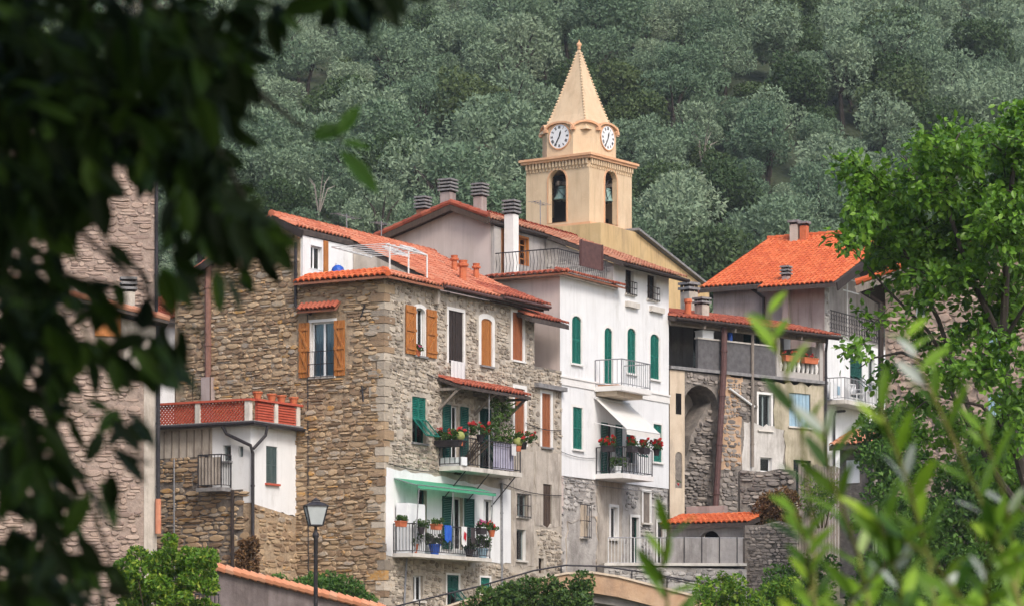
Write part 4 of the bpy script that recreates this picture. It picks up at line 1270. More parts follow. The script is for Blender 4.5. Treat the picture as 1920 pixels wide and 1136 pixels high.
# parapet: posts, caps, lattice and ventilated brick panels
zp0, zp1 = zf + .14, zf + .78
SP = Fac(NX, 's', -.12); FP = Fac(NX, 'f', -.16)
posts = [(SP, 0.0), (SP, 1.95), (SP, yN - .1)]
for fac_, h in posts + [(FP, 1.1), (FP, xN - .25)]:
    g = MB(); fac_.box(g, h - .09, h + .09, zp0, zp1, -.09, .09); part('parapet_post', g, 'slab_pale', n_root)
g = MB(); SP.box(g, -.16, yN, zp1, zp1 + .07, -.12, .12); FP.box(g, .0, xN, zp1, zp1 + .07, -.12, .12); part('parapet_cap', g, 'red_lattice', n_root)
for a, b in ((.1, 1.85), (2.05, yN - .2)):
    fr_ = MB()
    n = int((b - a) / .13)
    zz0, zz1 = zp0 + .02, zp1 - .01
    Hh = zz1 - zz0
    for i in range(-5, n + 1):
        for sgn in (1, -1):
            x0 = a + i * .13 if sgn == 1 else a + (i + 5) * .13
            pts = []
            for q in range(2):
                zq = zz0 if q == 0 else zz1
                xq = x0 if q == 0 else x0 + sgn * Hh
                pts.append([xq, zq])
            # clip to [a, b]
            (xa_, za_), (xb_, zb_) = pts
            lo_, hi_ = min(xa_, xb_), max(xa_, xb_)
            if hi_ <= a or lo_ >= b: continue
            def zat(x): return za_ + (zb_ - za_) * (x - xa_) / (xb_ - xa_)
            if xa_ < a: za_, xa_ = zat(a), a
            if xb_ > b: zb_, xb_ = zat(b), b
            if xb_ < a: zb_, xb_ = zat(a), a
            if xa_ > b: za_, xa_ = zat(b), b
            fr_.bar(SP.P(xa_, za_, .01 * sgn), SP.P(xb_, zb_, .01 * sgn), .04, .045, up=(1, 0, 0))
    part('lattice_panel', fr_, 'red_lattice', n_root)
for a, b in ((.1, 1.0), (1.2, xN - .35)):
    z = zp0 + .01
    pn = MB(); FP.box(pn, a, b, zp0, zp1, .03, .06); pn = part('screen_panel', pn, 'red_lattice', n_root)
    while z < zp1 - .05:
        g = MB(); FP.box(g, a, b, z, z + .062, -.05, .029); part('slat', g, 'red_lattice', pn)
        z += .085
for i, (h, lab) in enumerate(((.15, 'small terracotta pot on the red lattice parapet, leftmost of four'), (.95, 'small terracotta pot on the red lattice parapet, second of four'), (1.5, 'small terracotta pot on the red lattice parapet, third of four'), (2.2, 'small terracotta pot on the red lattice parapet, nearest the stone wall'))):
    g = MB(); g.lathe([(.10, 0), (.15, .18), (.17, .18), (.17, .23)], 10)
    o = part('parapet_pot', g, 'terracotta'); o.location = FP.wp(h, zp1 + .07, 0); tag(o, lab, 'flower pot', 'empty pots along the lattice parapet')
# its small side balcony, drainpipes
bx = NS_.rect((388, 858, 436, 914))
balcony(NS_, n_root, bx[0], bx[1], bx[2] - .02, .6, .12, 1.05, .12, slab='slate', iron='iron')
g = MB(); NS_.box(g, bx[0] + .06, bx[1] - .06, bx[2] + .05, bx[2] + .95, -.52, -.5); part('balcony_screen', g, 'plaster_old', n_root)
pipe(n_root, [NX.fr(428, 798, -.35)[0:1] and (-.3, .9, zf), (-.2, .8, zf - .25), (-.15, -.1, zf - .65), (-.05, -.12, zf - .9), (-.05, -.12, .6)], .055, 'iron')
pipe(n_root, [(.45, -.35, zf), (.4, -.3, zf - .3), (-.05, -.14, zf - .75)], .05, 'iron', collars=False)
pipe(n_root, [(-.15, bx[0] - .1, bx[2] - .1), (-.15, bx[0] - .1, 1.5)], .06, 'wood_dark', collars=False)
g = MB(); g.tube([SP.P(yN - 1.2, zs2 - .05, -.05), SP.P(yN - 1.2, 1.2, -.05)], .03, 6); part('conduit', g, 'iron_grey', n_root)
for hq in (1.8, 2.5, 3.2):
    g = MB(); g.tube([(.3, hq, zp0), (.3, hq, zp0 + 1.6)], .02, 5); part('terrace_pole', g, 'wood_brown', n_root)

# ------------------------------------------------------------------ the white house
H = Frame(1050, 106.1, 60, 2.0)
h_root = H.root('white_house', 'white plastered house with green shutters, pink gable and red-flowered balcony', 'house')
HF, HS = Fac(H, 'f'), Fac(H, 's')
HX = HF.px(1254, 700)[0]
HXC = HF.px(1150, 500)[0]
zpl = 7.38
zter = HF.px(1050, 512)[1]
hRY, hRZ = 4.33, 17.25
hE = -.55
hSL = (hRZ - 15.35) / (hRY - hE)
def hz_(y):
    return 15.35 + hSL * (y - hE)
YT = HS.px(920, 480)[0]
for r_, a_ in (((1072, 592, 1090, 682), .2), ((1133, 614, 1148, 719), .2), ((1176, 615, 1192, 700), .2), ((1219, 626, 1236, 711), .2)):
    window(HF, h_root, r_, 'closed', 'green_paint', a_, 'trim_white', .10, 'green_paint', None if r_[0] == 1133 else 'trim_white', plank=False)
window(HF, h_root, (1074, 763, 1092, 842), 'closed', 'green_paint', 0, 'trim_white', .09, 'green_paint', 'trim_white', plank=False)
window(HF, h_root, (1137, 794, 1152, 890), 'open', 'green_dark', 0, None, 0, 'paint_white', None, plank=False, curtain='cloth_red', name='balcony_door', openw=.46)
window(HF, h_root, (1174, 790, 1191, 868), 'half', 'green_paint', 0, 'trim_white', .06, 'green_dark', 'trim_white', plank=False, ang=44)
window(HF, h_root, (1225, 795, 1241, 866), 'closed', 'green_paint', 0, 'trim_white', .07, 'green_paint', 'trim_white', plank=False)
for r_ in ((1173, 506, 1188, 552), (1214, 516, 1231, 562)):
    window(HF, h_root, r_, None, None, 0, None, 0, 'wood_brown', 'slab_pale', grille=.5, curtain='wood_red')
for r_ in ((1172, 567, 1194, 577), (1217, 576, 1241, 586)):
    q = HF.rect(r_); g = MB(); HF.box(g, q[0], q[1], q[2], q[3], -.14, -.002); part('ledge', g, 'slab_pale', h_root)
# base openings
for r_, kw in (((1091, 946, 1102, 1006), dict(frame='shutter_grey', grille=1.0)), ((1145, 950, 1158, 1010), dict(frame='paint_white', surround='trim_white')), ((1184, 969, 1198, 1056), dict(frame='green_dark', surround='trim_white', name='door', sill=None)),
               ((1206, 922, 1219, 980), dict(frame='wood_grey', surround='trim_white', shut='closed', smat='wood_grey')), ((1233, 978, 1247, 1056), dict(frame='wood_grey', surround='trim_white', name='door', sill=None))):
    window(HF, h_root, r_, mull=0, **kw)
up = [(0, zpl), (HX, zpl), (HX, hz_(0) - .18), (HXC, hz_(0) - .18), (HXC, zter), (0, zter)]
wall(HF, h_root, up, 'plaster_white')
bs = [(-.0, 1.5), (HX, 1.5), (HX, zpl), (0, zpl)]
bw = wall(HF, h_root, bs, 'mortar_grey', d=.06, name='base_wall')
q1 = HF.px(1122, 950)[0]; q2 = HF.px(1168, 950)[0]
p1 = [(q1, 1.6), (q2, 1.6), (q2, zpl - .01), (q1, zpl - .01)]
p1 = rough(p1, .10, .3, 5, (2,)); wall(HF, h_root, p1, 'plaster_old', .05, .05, 'plaster_panel', .03)
p2 = [(.6, 1.6), (q1, 1.6), (q1, zpl - 1.3), (.6, zpl - 1.6)]
p2 = rough(p2, .12, .3, 6); wall(HF, h_root, p2, 'plaster_cream', .05, .05, 'plaster_panel', .034)
HFb = Fac(H, 'f', .06); HFb.holes = HF.holes; HFb.marg = HF.marg + [p1, p2]
rubble(HFb, bw, bs, 'stone_grey', .30, .16, .04, keep=110, seed=81, fill=.9)
g = MB(); zst = HF.px(1050, 703)[1]
HF.box(g, -.06, HX + .02, zst - .32, zst - .06, -.035, -.001); HF.box(g, -.08, HX + .02, zst - .06, zst, -.07, -.001)
part('string_course', g, 'trim_white', h_root)
yL = 7.9
zl_ = 16.15
gable = [(0, 6), (yL, 6), (yL, zl_), (hRY, hRZ - .14), (YT, hz_(YT) - .14), (YT, zter), (0, zter)]
wall(HS, h_root, gable, 'plaster_pink', name='gable_wall')
mb = MB(); mb.box(.31, HX, yL - .2, yL, 4, zl_); mb.box(HX - .25, HX - .005, .4, yL - .21, 1.6, hz_(0) - .2)
part('rear_wall', mb, 'plaster_pink', h_root)
# roof with the terrace cut out
kk = math.sqrt(1 + hSL * hSL)
x0r, x1r = -.3, HX + .45
Lf = (hRY - hE) * kk
cv = (YT - .1 - hE) * kk
xcut = HXC - .25
poly = [(xcut - x0r, 0), (x1r - x0r, 0), (x1r - x0r, Lf), (0, Lf), (0, cv), (xcut - x0r, cv)]
rf = roof_plane(H, h_root, (x0r, hE, 15.35), (x1r, hE, 15.35), (x0r, hRY, hRZ), 'tile_old', keep=240, seed=21, poly=poly)
ridge(rf, (x0r, hRY, hRZ + .05), (x1r, hRY, hRZ + .05), 'tile_red')
roof_plane(H, h_root, (x1r, yL + .45, zl_ - .1), (x0r, yL + .45, zl_ - .1), (x1r, hRY + .02, hRZ), 'tile_red', keep=0, seed=22)
g = MB()
g.bar((x0r - .03, yL + .45, zl_ - .16), (x0r - .03, hRY, hRZ - .06), .10, .26); g.bar((x0r - .03, hRY, hRZ - .06), (x0r - .03, YT - .1, hz_(YT - .1) - .06), .10, .26)
part('verge_board', g, 'wood_brown', h_root)
for (a, b) in (((x0r - .02, yL + .45, zl_ + .0), (x0r - .02, hRY, hRZ + .11)), ((x0r - .02, YT - .1, hz_(YT - .1) + .11), (x0r - .02, hRY, hRZ + .11))):
    ridge(rf, a, b, 'tile_red', .11, .4, 'verge_tile')
g = MB(); g.tube([(xcut, hE - .08, 15.27), (x1r, hE - .08, 15.27)], .06, 8); part('gutter', g, 'wood_dark', h_root); g = MB(); g.tube([(x0r, YT - .2, hz_(YT - .1) - .1), (xcut, YT - .2, hz_(YT - .1) - .1)], .06, 8); part('gutter', g, 'wood_dark', h_root)
# terrace: floor, back wall, side wall, doors, eave tiles, railing
g = MB(); g.box(-.2, HXC, -.2, YT, zter - .12, zter); part('terrace_floor', g, 'slab_pale', h_root)
HT = Fac(H, 'f', YT)
window(HT, h_root, (969, 446, 990, 497), None, None, 0, 'wood_orange', .06, 'wood_orange', None, mull=1, trans=4, name='terrace_door')
wall(HT, h_root, [(0, zter), (HXC + .5, zter), (HXC + .5, hz_(YT) - .2), (0, hz_(YT) - .2)], 'plaster_grey', .3, .2, 'terrace_wall')
g = MB(); HT.box(g, .05, .55, zter, hz_(YT) - .25, -.12, -.002); part('wall_pier', g, 'stone_grey', h_root)
g = MB(); HT.box(g, .60, .82, zter, hz_(YT) - .25, -.10, -.002); part('door_leaf', g, 'wood_orange', h_root)
HC = Fac(H, 's', HXC)
cw = [(0, zter), (YT, zter), (YT, hz_(YT) - .2), (0, hz_(0) - .2)]
cwo = wall(HC, h_root, cw, 'mortar_grey', name='cheek_wall')
rubble(HC, cwo, cw, 'stone_grey', .4, .2, .02, keep=14, seed=84)
xb0 = H.fr(1086, 470, -.1)[0]
g = MB(); zq0, zq1 = H.fr(1105, 500, -.1)[1], H.fr(1105, 452, -.1)[1]
x_b, x_e = H.fr(1086, 470, .1)[0], H.fr(1127, 470, .1)[0]
g.box(x_b, x_e, .05, .1, zq0, zq1); g.box(x_b, x_b + .06, .0, .05, zq0, zq1 + .02); g.box(x_e - .06, x_e, .0, .05, zq0, zq1 + .02)
part('terrace_screen', g, 'pipe_maroon', h_root)
cap = roof_slab(h_root, [(-.35, -.35, zter - .05), (HXC + .3, -.35, zter - .05), (HXC + .3, .1, zter + .10), (-.35, .1, zter + .10)], 'deck_tile', .06, 'terrace_eave')
tiles(H, cap, (-.35, -.38, zter - .04), (1, 0, 0), (0, .45, .15), [(0, 0), (HXC + .65, 0), (HXC + .65, .4), (0, .4)], 'tile_red', .22, .4, 40, 23)
cap = roof_slab(h_root, [(-.38, -.35, zter - .06), (-.38, YT + .05, zter - .06), (.1, YT + .05, zter + .08), (.1, -.35, zter + .08)], 'deck_tile', .06, 'terrace_eave')
tiles(H, cap, (-.4, YT + .05, zter - .05), (0, -1, 0), (.45, 0, .13), [(0, 0), (YT + .4, 0), (YT + .4, .4), (0, .4)], 'tile_red', .22, .4, 40, 24)
bal = MB(); bal.tube([(.15, YT - .1, zter + .9), (.15, .2, zter + .9), (HXC - .1, .2, zter + .9)], .022, 6)
rail_ = part('terrace_railing', bal, 'iron', h_root)
for a, b in (((.15, YT - .1), (.15, .2)), ((.15, .2), (HXC - .1, .2))):
    n = int(math.hypot(b[0] - a[0], b[1] - a[1]) / .14)
    for i in range(n):
        t = i / n; x, y = a[0] + (b[0] - a[0]) * t, a[1] + (b[1] - a[1]) * t
        g = MB(); g.tube([(x, y, zter + .1), (x + .04, y - .04, zter + .5), (x, y, zter + .9)], .011, 4); part('baluster', g, 'iron', rail_)
# chimneys
yc_ = HS.px(959, 480, .7)[0]
mb_z1 = HS.px(959, 403, .7)[1]
chimney(h_root, .7, yc_, zter, mb_z1, .38, .38, 'trim_white', n=4, pitch=.13)
for (px_, py_, py1, w_, y_) in ((840, 382, 362, .42, 0), (900, 392, 370, .36, 0), (793, 402, 394, .36, 0)):
    x_ = {840: .9, 900: 1.3, 793: 2.6}[px_]
    y_, z_ = H.si(px_, py1, x_)
    chimney(h_root, x_, y_, 16.0, z_, w_, w_, 'plaster_mauve' if px_ != 793 else 'deck_tile', n=4, pitch=.125)
x_, z_ = H.fr(1013, 420, hRY); antenna(h_root, (x_, hRY, hRZ), 1.1, 1.0)
# balconies and awning
hb0, hb1 = HF.px(1114, 720)[0], HF.px(1222, 720, -1.15)[0]
zb1 = HF.px(1172, 722, -1.15)[1]
balcony(HF, h_root, hb0, hb1, zb1, 1.15, .18, .95, .17, 'trim_white', 'iron_grey')
g = MB(); HF.box(g, hb0 + .15, hb1 - .15, zb1 - .34, zb1 - .18, -.85, -.002); part('balcony_corbel', g, 'plaster_cream', h_root)
g = MB(); q = HF.px(1120, 725, -.6)[0]; HF.box(g, hb0 + .1, hb0 + .5, zb1, zb1 + .05, -.9, -.1); part('doormat', g, 'wood_orange', h_root)
hb0, hb1 = HF.px(1116, 890)[0], HF.px(1226, 890, -1.15)[0]
zb2 = HF.px(1172, 886, -1.15)[1]
balcony(HF, h_root, hb0, hb1, zb2, 1.15, .18, .95, .15, 'trim_white', 'iron')
H_BAL = (hb0, hb1, zb2)
za0 = HF.px(1116, 746)[1]; za1 = HF.px(1190, 806, -1.3)[1]
ha0, ha1 = HF.px(1113, 750)[0], HF.px(1238, 810, -1.35)[0]
g = MB(); nn = 12
for i in range(nn):
    a, b = ha0 + (ha1 - ha0) * i / nn, ha0 + (ha1 - ha0) * (i + 1) / nn
    g.add([HF.P(a, za0, -.05), HF.P(b, za0, -.05), HF.P(b, za1, -1.35), HF.P(a, za1, -1.35), HF.P(a, za1 - .2, -1.36), HF.P(b, za1 - .2, -1.36)], [(0, 1, 2, 3), (3, 2, 5, 4)])
aw = part('awning', g, 'cloth_canvas', h_root)
g = MB(); g.tube([HF.P(ha0, za1, -1.34), HF.P(ha1, za1, -1.34)], .025, 6); g.tube([HF.P(ha0, za0, -.06), HF.P(ha1, za0, -.06)], .05, 8)
for h in (ha0 + .05, ha1 - .05):
    g.tube([HF.P(h, za0 - .9, -.02), HF.P(h, za1 + .0, -1.33)], .016, 5)
part('awning_frame', g, 'iron_white', aw)
for (x0_, y0_, x1_, y1_, sg) in ((1052, 846, 1116, 858, .08), (1052, 895, 1250, 922, .10)):
    a_, b_ = HF.px(x0_, y0_, -.05), HF.px(x1_, y1_, -.05)
    g = MB(); g.tube([HF.P(a_[0] + (b_[0] - a_[0]) * t, a_[1] + (b_[1] - a_[1]) * t - sg * 4 * t * (1 - t), -.06) for t in np.linspace(0, 1, 9)], .013, 4)
    part('cable', g, 'iron_grey', h_root)
hb0, hb1, zb2 = H_BAL
rzH = R(60)
for i, (px_, sd, pt) in enumerate(((1137, .1, 'pot_dark'), (1186, -1.2, 'pot_dark'), (1208, -1.2, 'pot_dark'), (1231, -1.2, 'pot_dark'))):
    if i == 0:
        loc = HF.wp(hb0 + .0, zb2 + .78, -.55)
    else:
        loc = HF.wp(HF.px(px_, 850, -1.2)[0], zb2 + .78, -1.2)
    flower_pot(loc, ['bright red geraniums on the left side rail of the white house balcony', 'bright red geraniums in a dark pot on the front rail below the awning', 'bright red geraniums, second dark pot along the front rail below the awning', 'bright red geraniums at the far right corner of the white house balcony'][i],
               1.0, 'petal_red', pt, 14, 90 + i, .25, .34, (.5, .24, .22) if i < 3 else None, rz=rzH if i else rzH + 1.57, npet=170, nleaf=240, group='red geraniums on the white house balcony')
flower_pot(HF.wp(hb0 + .25, zb2, -.8), 'leafy plant in a white pot standing on the white house balcony floor', 1.1, None, 'paint_white', 10, 97, .2, .4, name='balcony_plant')
# garden table of bent iron on the balcony
def chair(loc, rz, label, mat, s=1.0, group=None):
    r_ = link('garden_chair', None); r_.location = loc; r_.rotation_euler = (0, 0, rz); tag(r_, label, 'chair', group)
    g = MB(); g.box(-.22 * s, .22 * s, -.22 * s, .2 * s, .42 * s, .45 * s); part('seat', g, mat, r_)
    g = MB()
    for i in range(5):
        x = -.19 + .095 * i
        g.bar((x * s, .2 * s, .45 * s), (x * s, .28 * s, .86 * s), .045 * s, .015)
    g.bar((-.22 * s, .285 * s, .87 * s), (.22 * s, .285 * s, .87 * s), .05 * s, .03)
    part('backrest', g, mat, r_)
    for sx in (-1, 1):
        for sy in (-1, 1):
            g = MB(); g.bar((sx * .19 * s, sy * .18 * s, .43 * s), (sx * .23 * s, sy * .22 * s, 0), .035, .035); part('leg', g, mat, r_)
        g = MB(); g.bar((sx * .24 * s, -.2 * s, .63 * s), (sx * .24 * s, .25 * s, .65 * s), .04, .025); g.bar((sx * .24 * s, -.19 * s, .44 * s), (sx * .24 * s, -.2 * s, .63 * s), .03, .03); part('armrest', g, mat, r_)
    return r_
chair(HF.wp((hb0 + hb1) / 2 - .2, zb2, -.6), rzH + .4, 'grey slatted garden chair on the red-flowered white house balcony', 'iron_grey')

# ------------------------------------------------------------------ bell tower
T = Frame(1105, 150.0, 54.5, 10.0)
t_root = T.root('bell_tower', 'cream bell tower with clock stage and pointed spire above the roofs', 'tower')
TX = T.fr(1187, 380)[0]; TY = T.si(990, 380)[0]
w = (TX + TY) / 2
TF_, TS = Fac(T, 'f'), Fac(T, 's')
z_b, z_c = TF_.px(1105, 418)[1], TF_.px(1105, 301)[1]
def arch_open(fac, px0, px1, pyt, pyb):
    q = fac.rect((px0, pyt, px1, pyb))
    c = w / 2; hw = .54
    fac.holes.append(hole_poly(c - hw, c + hw, q[2], q[3], hw, 10))
    return c, hw, q[2], q[3]
of = arch_open(TF_, 1136, 1155, 320, 421)
os_ = arch_open(TS, 1037, 1067, 318, 417)
sq = [(0, z_b), (w, z_b), (w, z_c), (0, z_c)]
wall(TF_, t_root, sq, 'plaster_tower', .27, .3, 'belfry_wall'); wall(TS, t_root, [(.003, z_b), (w, z_b), (w, z_c), (.003, z_c)], 'plaster_tower', .30, .3, 'belfry_wall')
g = MB(); g.box(w - .4, w, .32, w, z_b, z_c); g.box(.32, w - .41, w - .4, w - .002, z_b, z_c); g.box(.1, w - .1, .1, w - .1, z_c - .15, z_c - .01); g.box(.1, w - .1, .1, w - .1, z_b + .001, z_b + .1); part('belfry_core', g, 'plaster_tower', t_root)
for fac_, (c, hw, z0, z1) in ((TF_, of), (TS, os_)):           # thin raised surround round each arch
    hp = hole_poly(c - hw - .002, c + hw + .002, z0, z1, hw, 10); op = hole_poly(c - hw - .09, c + hw + .09, z0, z1 + .09, hw + .09, 10)
    g = MB(); tr = tessellate_polygon([[Vector((p[0], p[1], 0)) for p in q] for q in (op, hp)])
    g.add([fac_.P(p[0], p[1], -.03) for p in op + hp], tr); n = len(op)
    g.add([fac_.P(p[0], p[1], -.03) for p in op] + [fac_.P(p[0], p[1], .0) for p in op], [(i, (i + 1) % n, (i + 1) % n + n, i + n) for i in range(n)])
    part('arch_trim', g, 'trim_tower', t_root)
# moulding below, shaft
g = MB(); g.box(-.16, w + .16, -.16, w + .16, z_b - .14, z_b + .04); g.box(-.10, w + .10, -.10, w + .10, z_b - .30, z_b - .141); part('moulding', g, 'trim_tower', t_root)
g = MB(); g.box(-.06, w + .06, -.06, w + .06, 10, z_b - .301); part('shaft', g, 'plaster_church', t_root)
# corbel table and cornice
for fac_ in (TF_, TS):
    n = 19
    for i in range(n):
        c = .1 + (w - .2) * i / (n - 1)
        g = MB(); fac_.box(g, c - .05, c + .05, z_c - .16, z_c + .12, -.13, -.002); fac_.box(g, c - .04, c + .04, z_c - .32, z_c - .161, -.06, -.002)
        part('corbel', g, 'plaster_tower', t_root)
g = MB(); g.box(-.20, w + .20, -.20, w + .20, z_c + .121, z_c + .24); g.box(-.28, w + .28, -.28, w + .28, z_c + .241, z_c + .36); part('cornice', g, 'trim_tower', t_root)
# clock stage: square with cut corners, each face crowned by a small arch
zk0, zk1 = z_c + .36, TF_.px(1105, 236)[1]
ins, cut = .22, .92
a, b = ins, w - ins
octo = [(a + cut, a), (b - cut, a), (b, a + cut), (b, b - cut), (b - cut, b), (a + cut, b), (a, b - cut), (a, a + cut)]
g = MB(); g.prism([(x, y, zk0) for x, y in octo], (0, 0, zk1 - zk0)); part('clock_stage', g, 'plaster_tower', t_root)
cen = Vector((w / 2, w / 2, 0))
for i in range(8):
    p, q = Vector((*octo[i], 0)), Vector((*octo[(i + 1) % 8], 0))
    d = (q - p); L = d.length; d = d.normalized(); nrm = Vector((d.y, -d.x, 0))
    c = (p + q) / 2
    rise = .34
    arc = [(L / 2 * 1.02 * math.cos(t), rise * math.sin(t)) for t in np.linspace(0, math.pi, 13)]
    g = MB()
    pts = [c + d * x + Vector((0, 0, zk1 + z)) for x, z in arc]
    g.add([pp - nrm * .0 for pp in pts] + [pp - nrm * .5 for pp in pts], [tuple(range(13)), tuple(range(25, 12, -1))] + [(k, k + 13, k + 14, k + 1) for k in range(12)])
    part('pediment', g, 'plaster_tower', t_root)
    g = MB()
    out = [c + d * x * 1.07 + Vector((0, 0, zk1 + z * 1.12 + .02)) for x, z in arc]
    for k in range(12):
        g.bar(out[k] + nrm * .04, out[k + 1] + nrm * .04, .20, .10, up=(0, 0, 1))
    g.bar(out[0] + nrm * .05 - Vector((0, 0, .08)), out[0] + nrm * .05 + Vector((0, 0, .05)), .16, .16); g.bar(out[-1] + nrm * .05 - Vector((0, 0, .08)), out[-1] + nrm * .05 + Vector((0, 0, .05)), .16, .16)
    part('arched_moulding', g, 'trim_tower', t_root)
# clocks
def clock(fac, d0):
    zc_ = TS.px(1049, 257, ins)[1]
    c, Rr = w / 2, .60
    def Q(x, y, dd):
        s_ = fac.right()
        return fac.P(c + s_ * x, zc_ + y, d0 + dd)
    n = 40
    g = MB(); g.add([Q(Rr * math.cos(6.2832 * k / n), Rr * math.sin(6.2832 * k / n), -.05) for k in range(n)] + [Q(Rr * math.cos(6.2832 * k / n), Rr * math.sin(6.2832 * k / n), .01) for k in range(n)],
                     [tuple(range(n))] + [(k, (k + 1) % n, (k + 1) % n + n, k + n) for k in range(n)])
    ck = part('clock_face', g, 'clock_face', t_root)
    g = MB(); g.tube([Q((Rr + .03) * math.cos(6.2832 * k / n), (Rr + .03) * math.sin(6.2832 * k / n), -.04) for k in range(n + 1)], .035, 6); part('clock_rim', g, 'trim_tower', ck)
    NUM = ['XII', 'I', 'II', 'III', 'IIII', 'V', 'VI', 'VII', 'VIII', 'IX', 'X', 'XI']
    up = (fac.P(0, 0, -1) - fac.P(0, 0, 0))
    for k, s_ in enumerate(NUM):
        ang = math.pi / 2 - k * math.pi / 6
        er = Vector((math.cos(ang), math.sin(ang))); et = Vector((math.sin(ang), -math.cos(ang)))
        wd = {'I': .035, 'V': .075, 'X': .075}
        tot = sum(wd[ch] for ch in s_); x = -tot / 2
        g = MB()
        def L2(t0, r0, t1, r1):
            a_ = er * r0 + et * t0; b_ = er * r1 + et * t1
            g.bar(Q(a_.x, a_.y, -.056), Q(b_.x, b_.y, -.056), .022, .006, up=up)
        r0, r1 = .40, .54
        for ch in s_:
            ww = wd[ch]
            if ch == 'I': L2(x + ww / 2, r0, x + ww / 2, r1)
            elif ch == 'V': L2(x + ww / 2, r0, x + .008, r1); L2(x + ww / 2, r0, x + ww - .008, r1)
            else: L2(x + .008, r0, x + ww - .008, r1); L2(x + ww - .008, r0, x + .008, r1)
            x += ww
        part('numeral', g, 'black_hand', ck)
    for (deg, L, wd_, nm) in ((377.5, .33, .07, 'hour_hand'), (210, .50, .05, 'minute_hand')):
        t = math.pi / 2 - R(deg); e_ = Vector((math.cos(t), math.sin(t))); q_ = Vector((-e_.y, e_.x))
        g = MB(); pts = [-e_ * .12 - q_ * wd_ * .3, -e_ * .12 + q_ * wd_ * .3, e_ * L * .55 + q_ * wd_ * .8, e_ * L, e_ * L * .55 - q_ * wd_ * .8]
        dd = -.066 if nm == 'hour_hand' else -.074
        g.add([Q(p.x, p.y, dd) for p in pts] + [Q(p.x, p.y, dd + .005) for p in pts], [(0, 1, 2, 3, 4), (9, 8, 7, 6, 5)] + [(i, (i + 1) % 5, (i + 1) % 5 + 5, i + 5) for i in range(5)])
        part(nm, g, 'black_hand', ck)
clock(TF_, ins); clock(TS, ins)
# spire: four faces, flaring at the foot, beaded edges
zs0, zs1 = zk1 - .02, T.world((w / 2, w / 2, 0)).y * (HY - 90) / F
prof = [(1.22, 0), (1.08, .05), (.97, .12), (.85, .20), (.64, .385), (.43, .58), (.215, .79), (.035, .985), (.03, 1.0)]
hs = 1.22
g = MB(); vs_, fs_ = [], []
for q, t in prof:
    for sx, sy in ((-1, -1), (1, -1), (1, 1), (-1, 1)):
        vs_.append((w / 2 + sx * hs * q, w / 2 + sy * hs * q, zs0 + (zs1 - zs0) * t))
for i in range(len(prof) - 1):
    for k_ in range(4):
        fs_.append((i * 4 + k_, i * 4 + (k_ + 1) % 4, (i + 1) * 4 + (k_ + 1) % 4, (i + 1) * 4 + k_))
g.add(vs_, fs_); sp = part('spire', g, 'plaster_tower', t_root)
def spr(t):
    for (q0, t0), (q1, t1) in zip(prof, prof[1:]):
        if t0 <= t <= t1: return q0 + (q1 - q0) * (t - t0) / (t1 - t0)
for sx, sy in ((-1, -1), (1, -1), (-1, 1), (1, 1)):
    for i in range(24):
        t = .14 + .83 * i / 24
        q = spr(t)
        g = MB(); g.lathe([(.02, -.06), (.055, -.03), (.065, .0), (.045, .04), (.01, .06)], 6, (w / 2 + sx * hs * q, w / 2 + sy * hs * q, zs0 + (zs1 - zs0) * t))
        part('crocket', g, 'plaster_tower', sp)
g = MB(); g.lathe([(.07, -.12), (.10, -.04), (.07, .03), (.13, .10), (.14, .17), (.08, .25), (.03, .29), (.02, .38), (.005, .4)], 12, (w / 2, w / 2, zs1)); part('finial', g, 'trim_tower', t_root, True)
# bell, wheel, frame
bx_, by_ = w / 2 - .05, w / 2 - .05
for (x_, y_) in ((.72, w / 2 + .22), (w / 2 + .62, .66)):
    zt_ = TS.px(1055, 348, .5)[1]
    g = MB(); g.lathe([(.04, 0), (.2, -.02), (.26, -.12), (.28, -.35), (.33, -.52), (.43, -.66), (.45, -.72), (.40, -.72)], 16, (x_, y_, zt_)); bl = part('bell', g, 'bronze', t_root, True)
    g = MB(); g.tube([(x_, y_, zt_ - .5), (x_, y_, zt_ - .82)], [.03, .06], 6); part('clapper', g, 'iron', bl)
    g = MB(); g.box(x_ - .35, x_ + .35, y_ - .08, y_ + .08, zt_ + .01, zt_ + .22); g.box(x_ - .08, x_ + .08, y_ - .35, y_ + .35, zt_ + .02, zt_ + .2); part('headstock', g, 'wood_grey', bl)
    dr = Vector((0, 1, 0)) if x_ < y_ else Vector((1, 0, 0))
    ctr = Vector((x_, y_, zt_ - .15)) + (Vector((-.28, .1, 0)) if x_ < y_ else Vector((.1, -.28, 0)))
    g = MB(); g.tube([ctr + dr * .62 * math.cos(6.2832 * k / 28) + Vector((0, 0, .62 * math.sin(6.2832 * k / 28))) for k in range(29)], .03, 6)
    for k in range(4):
        t = k * math.pi / 4
        g.tube([ctr - dr * .6 * math.cos(t) - Vector((0, 0, .6 * math.sin(t))), ctr + dr * .6 * math.cos(t) + Vector((0, 0, .6 * math.sin(t)))], .014, 5)
    part('bell_wheel', g, 'iron', bl)
g = MB(); g.box(.45, w - .5, 1.1, 1.2, z_b + .1, z_b + .7); g.box(1.4, 1.5, .45, w - .5, z_b + .1, z_b + .7); g.box(1.9, w - .42, 1.9, w - .42, z_b + .1, z_c - .2)
part('bell_frame', g, 'wood_dark', t_root)
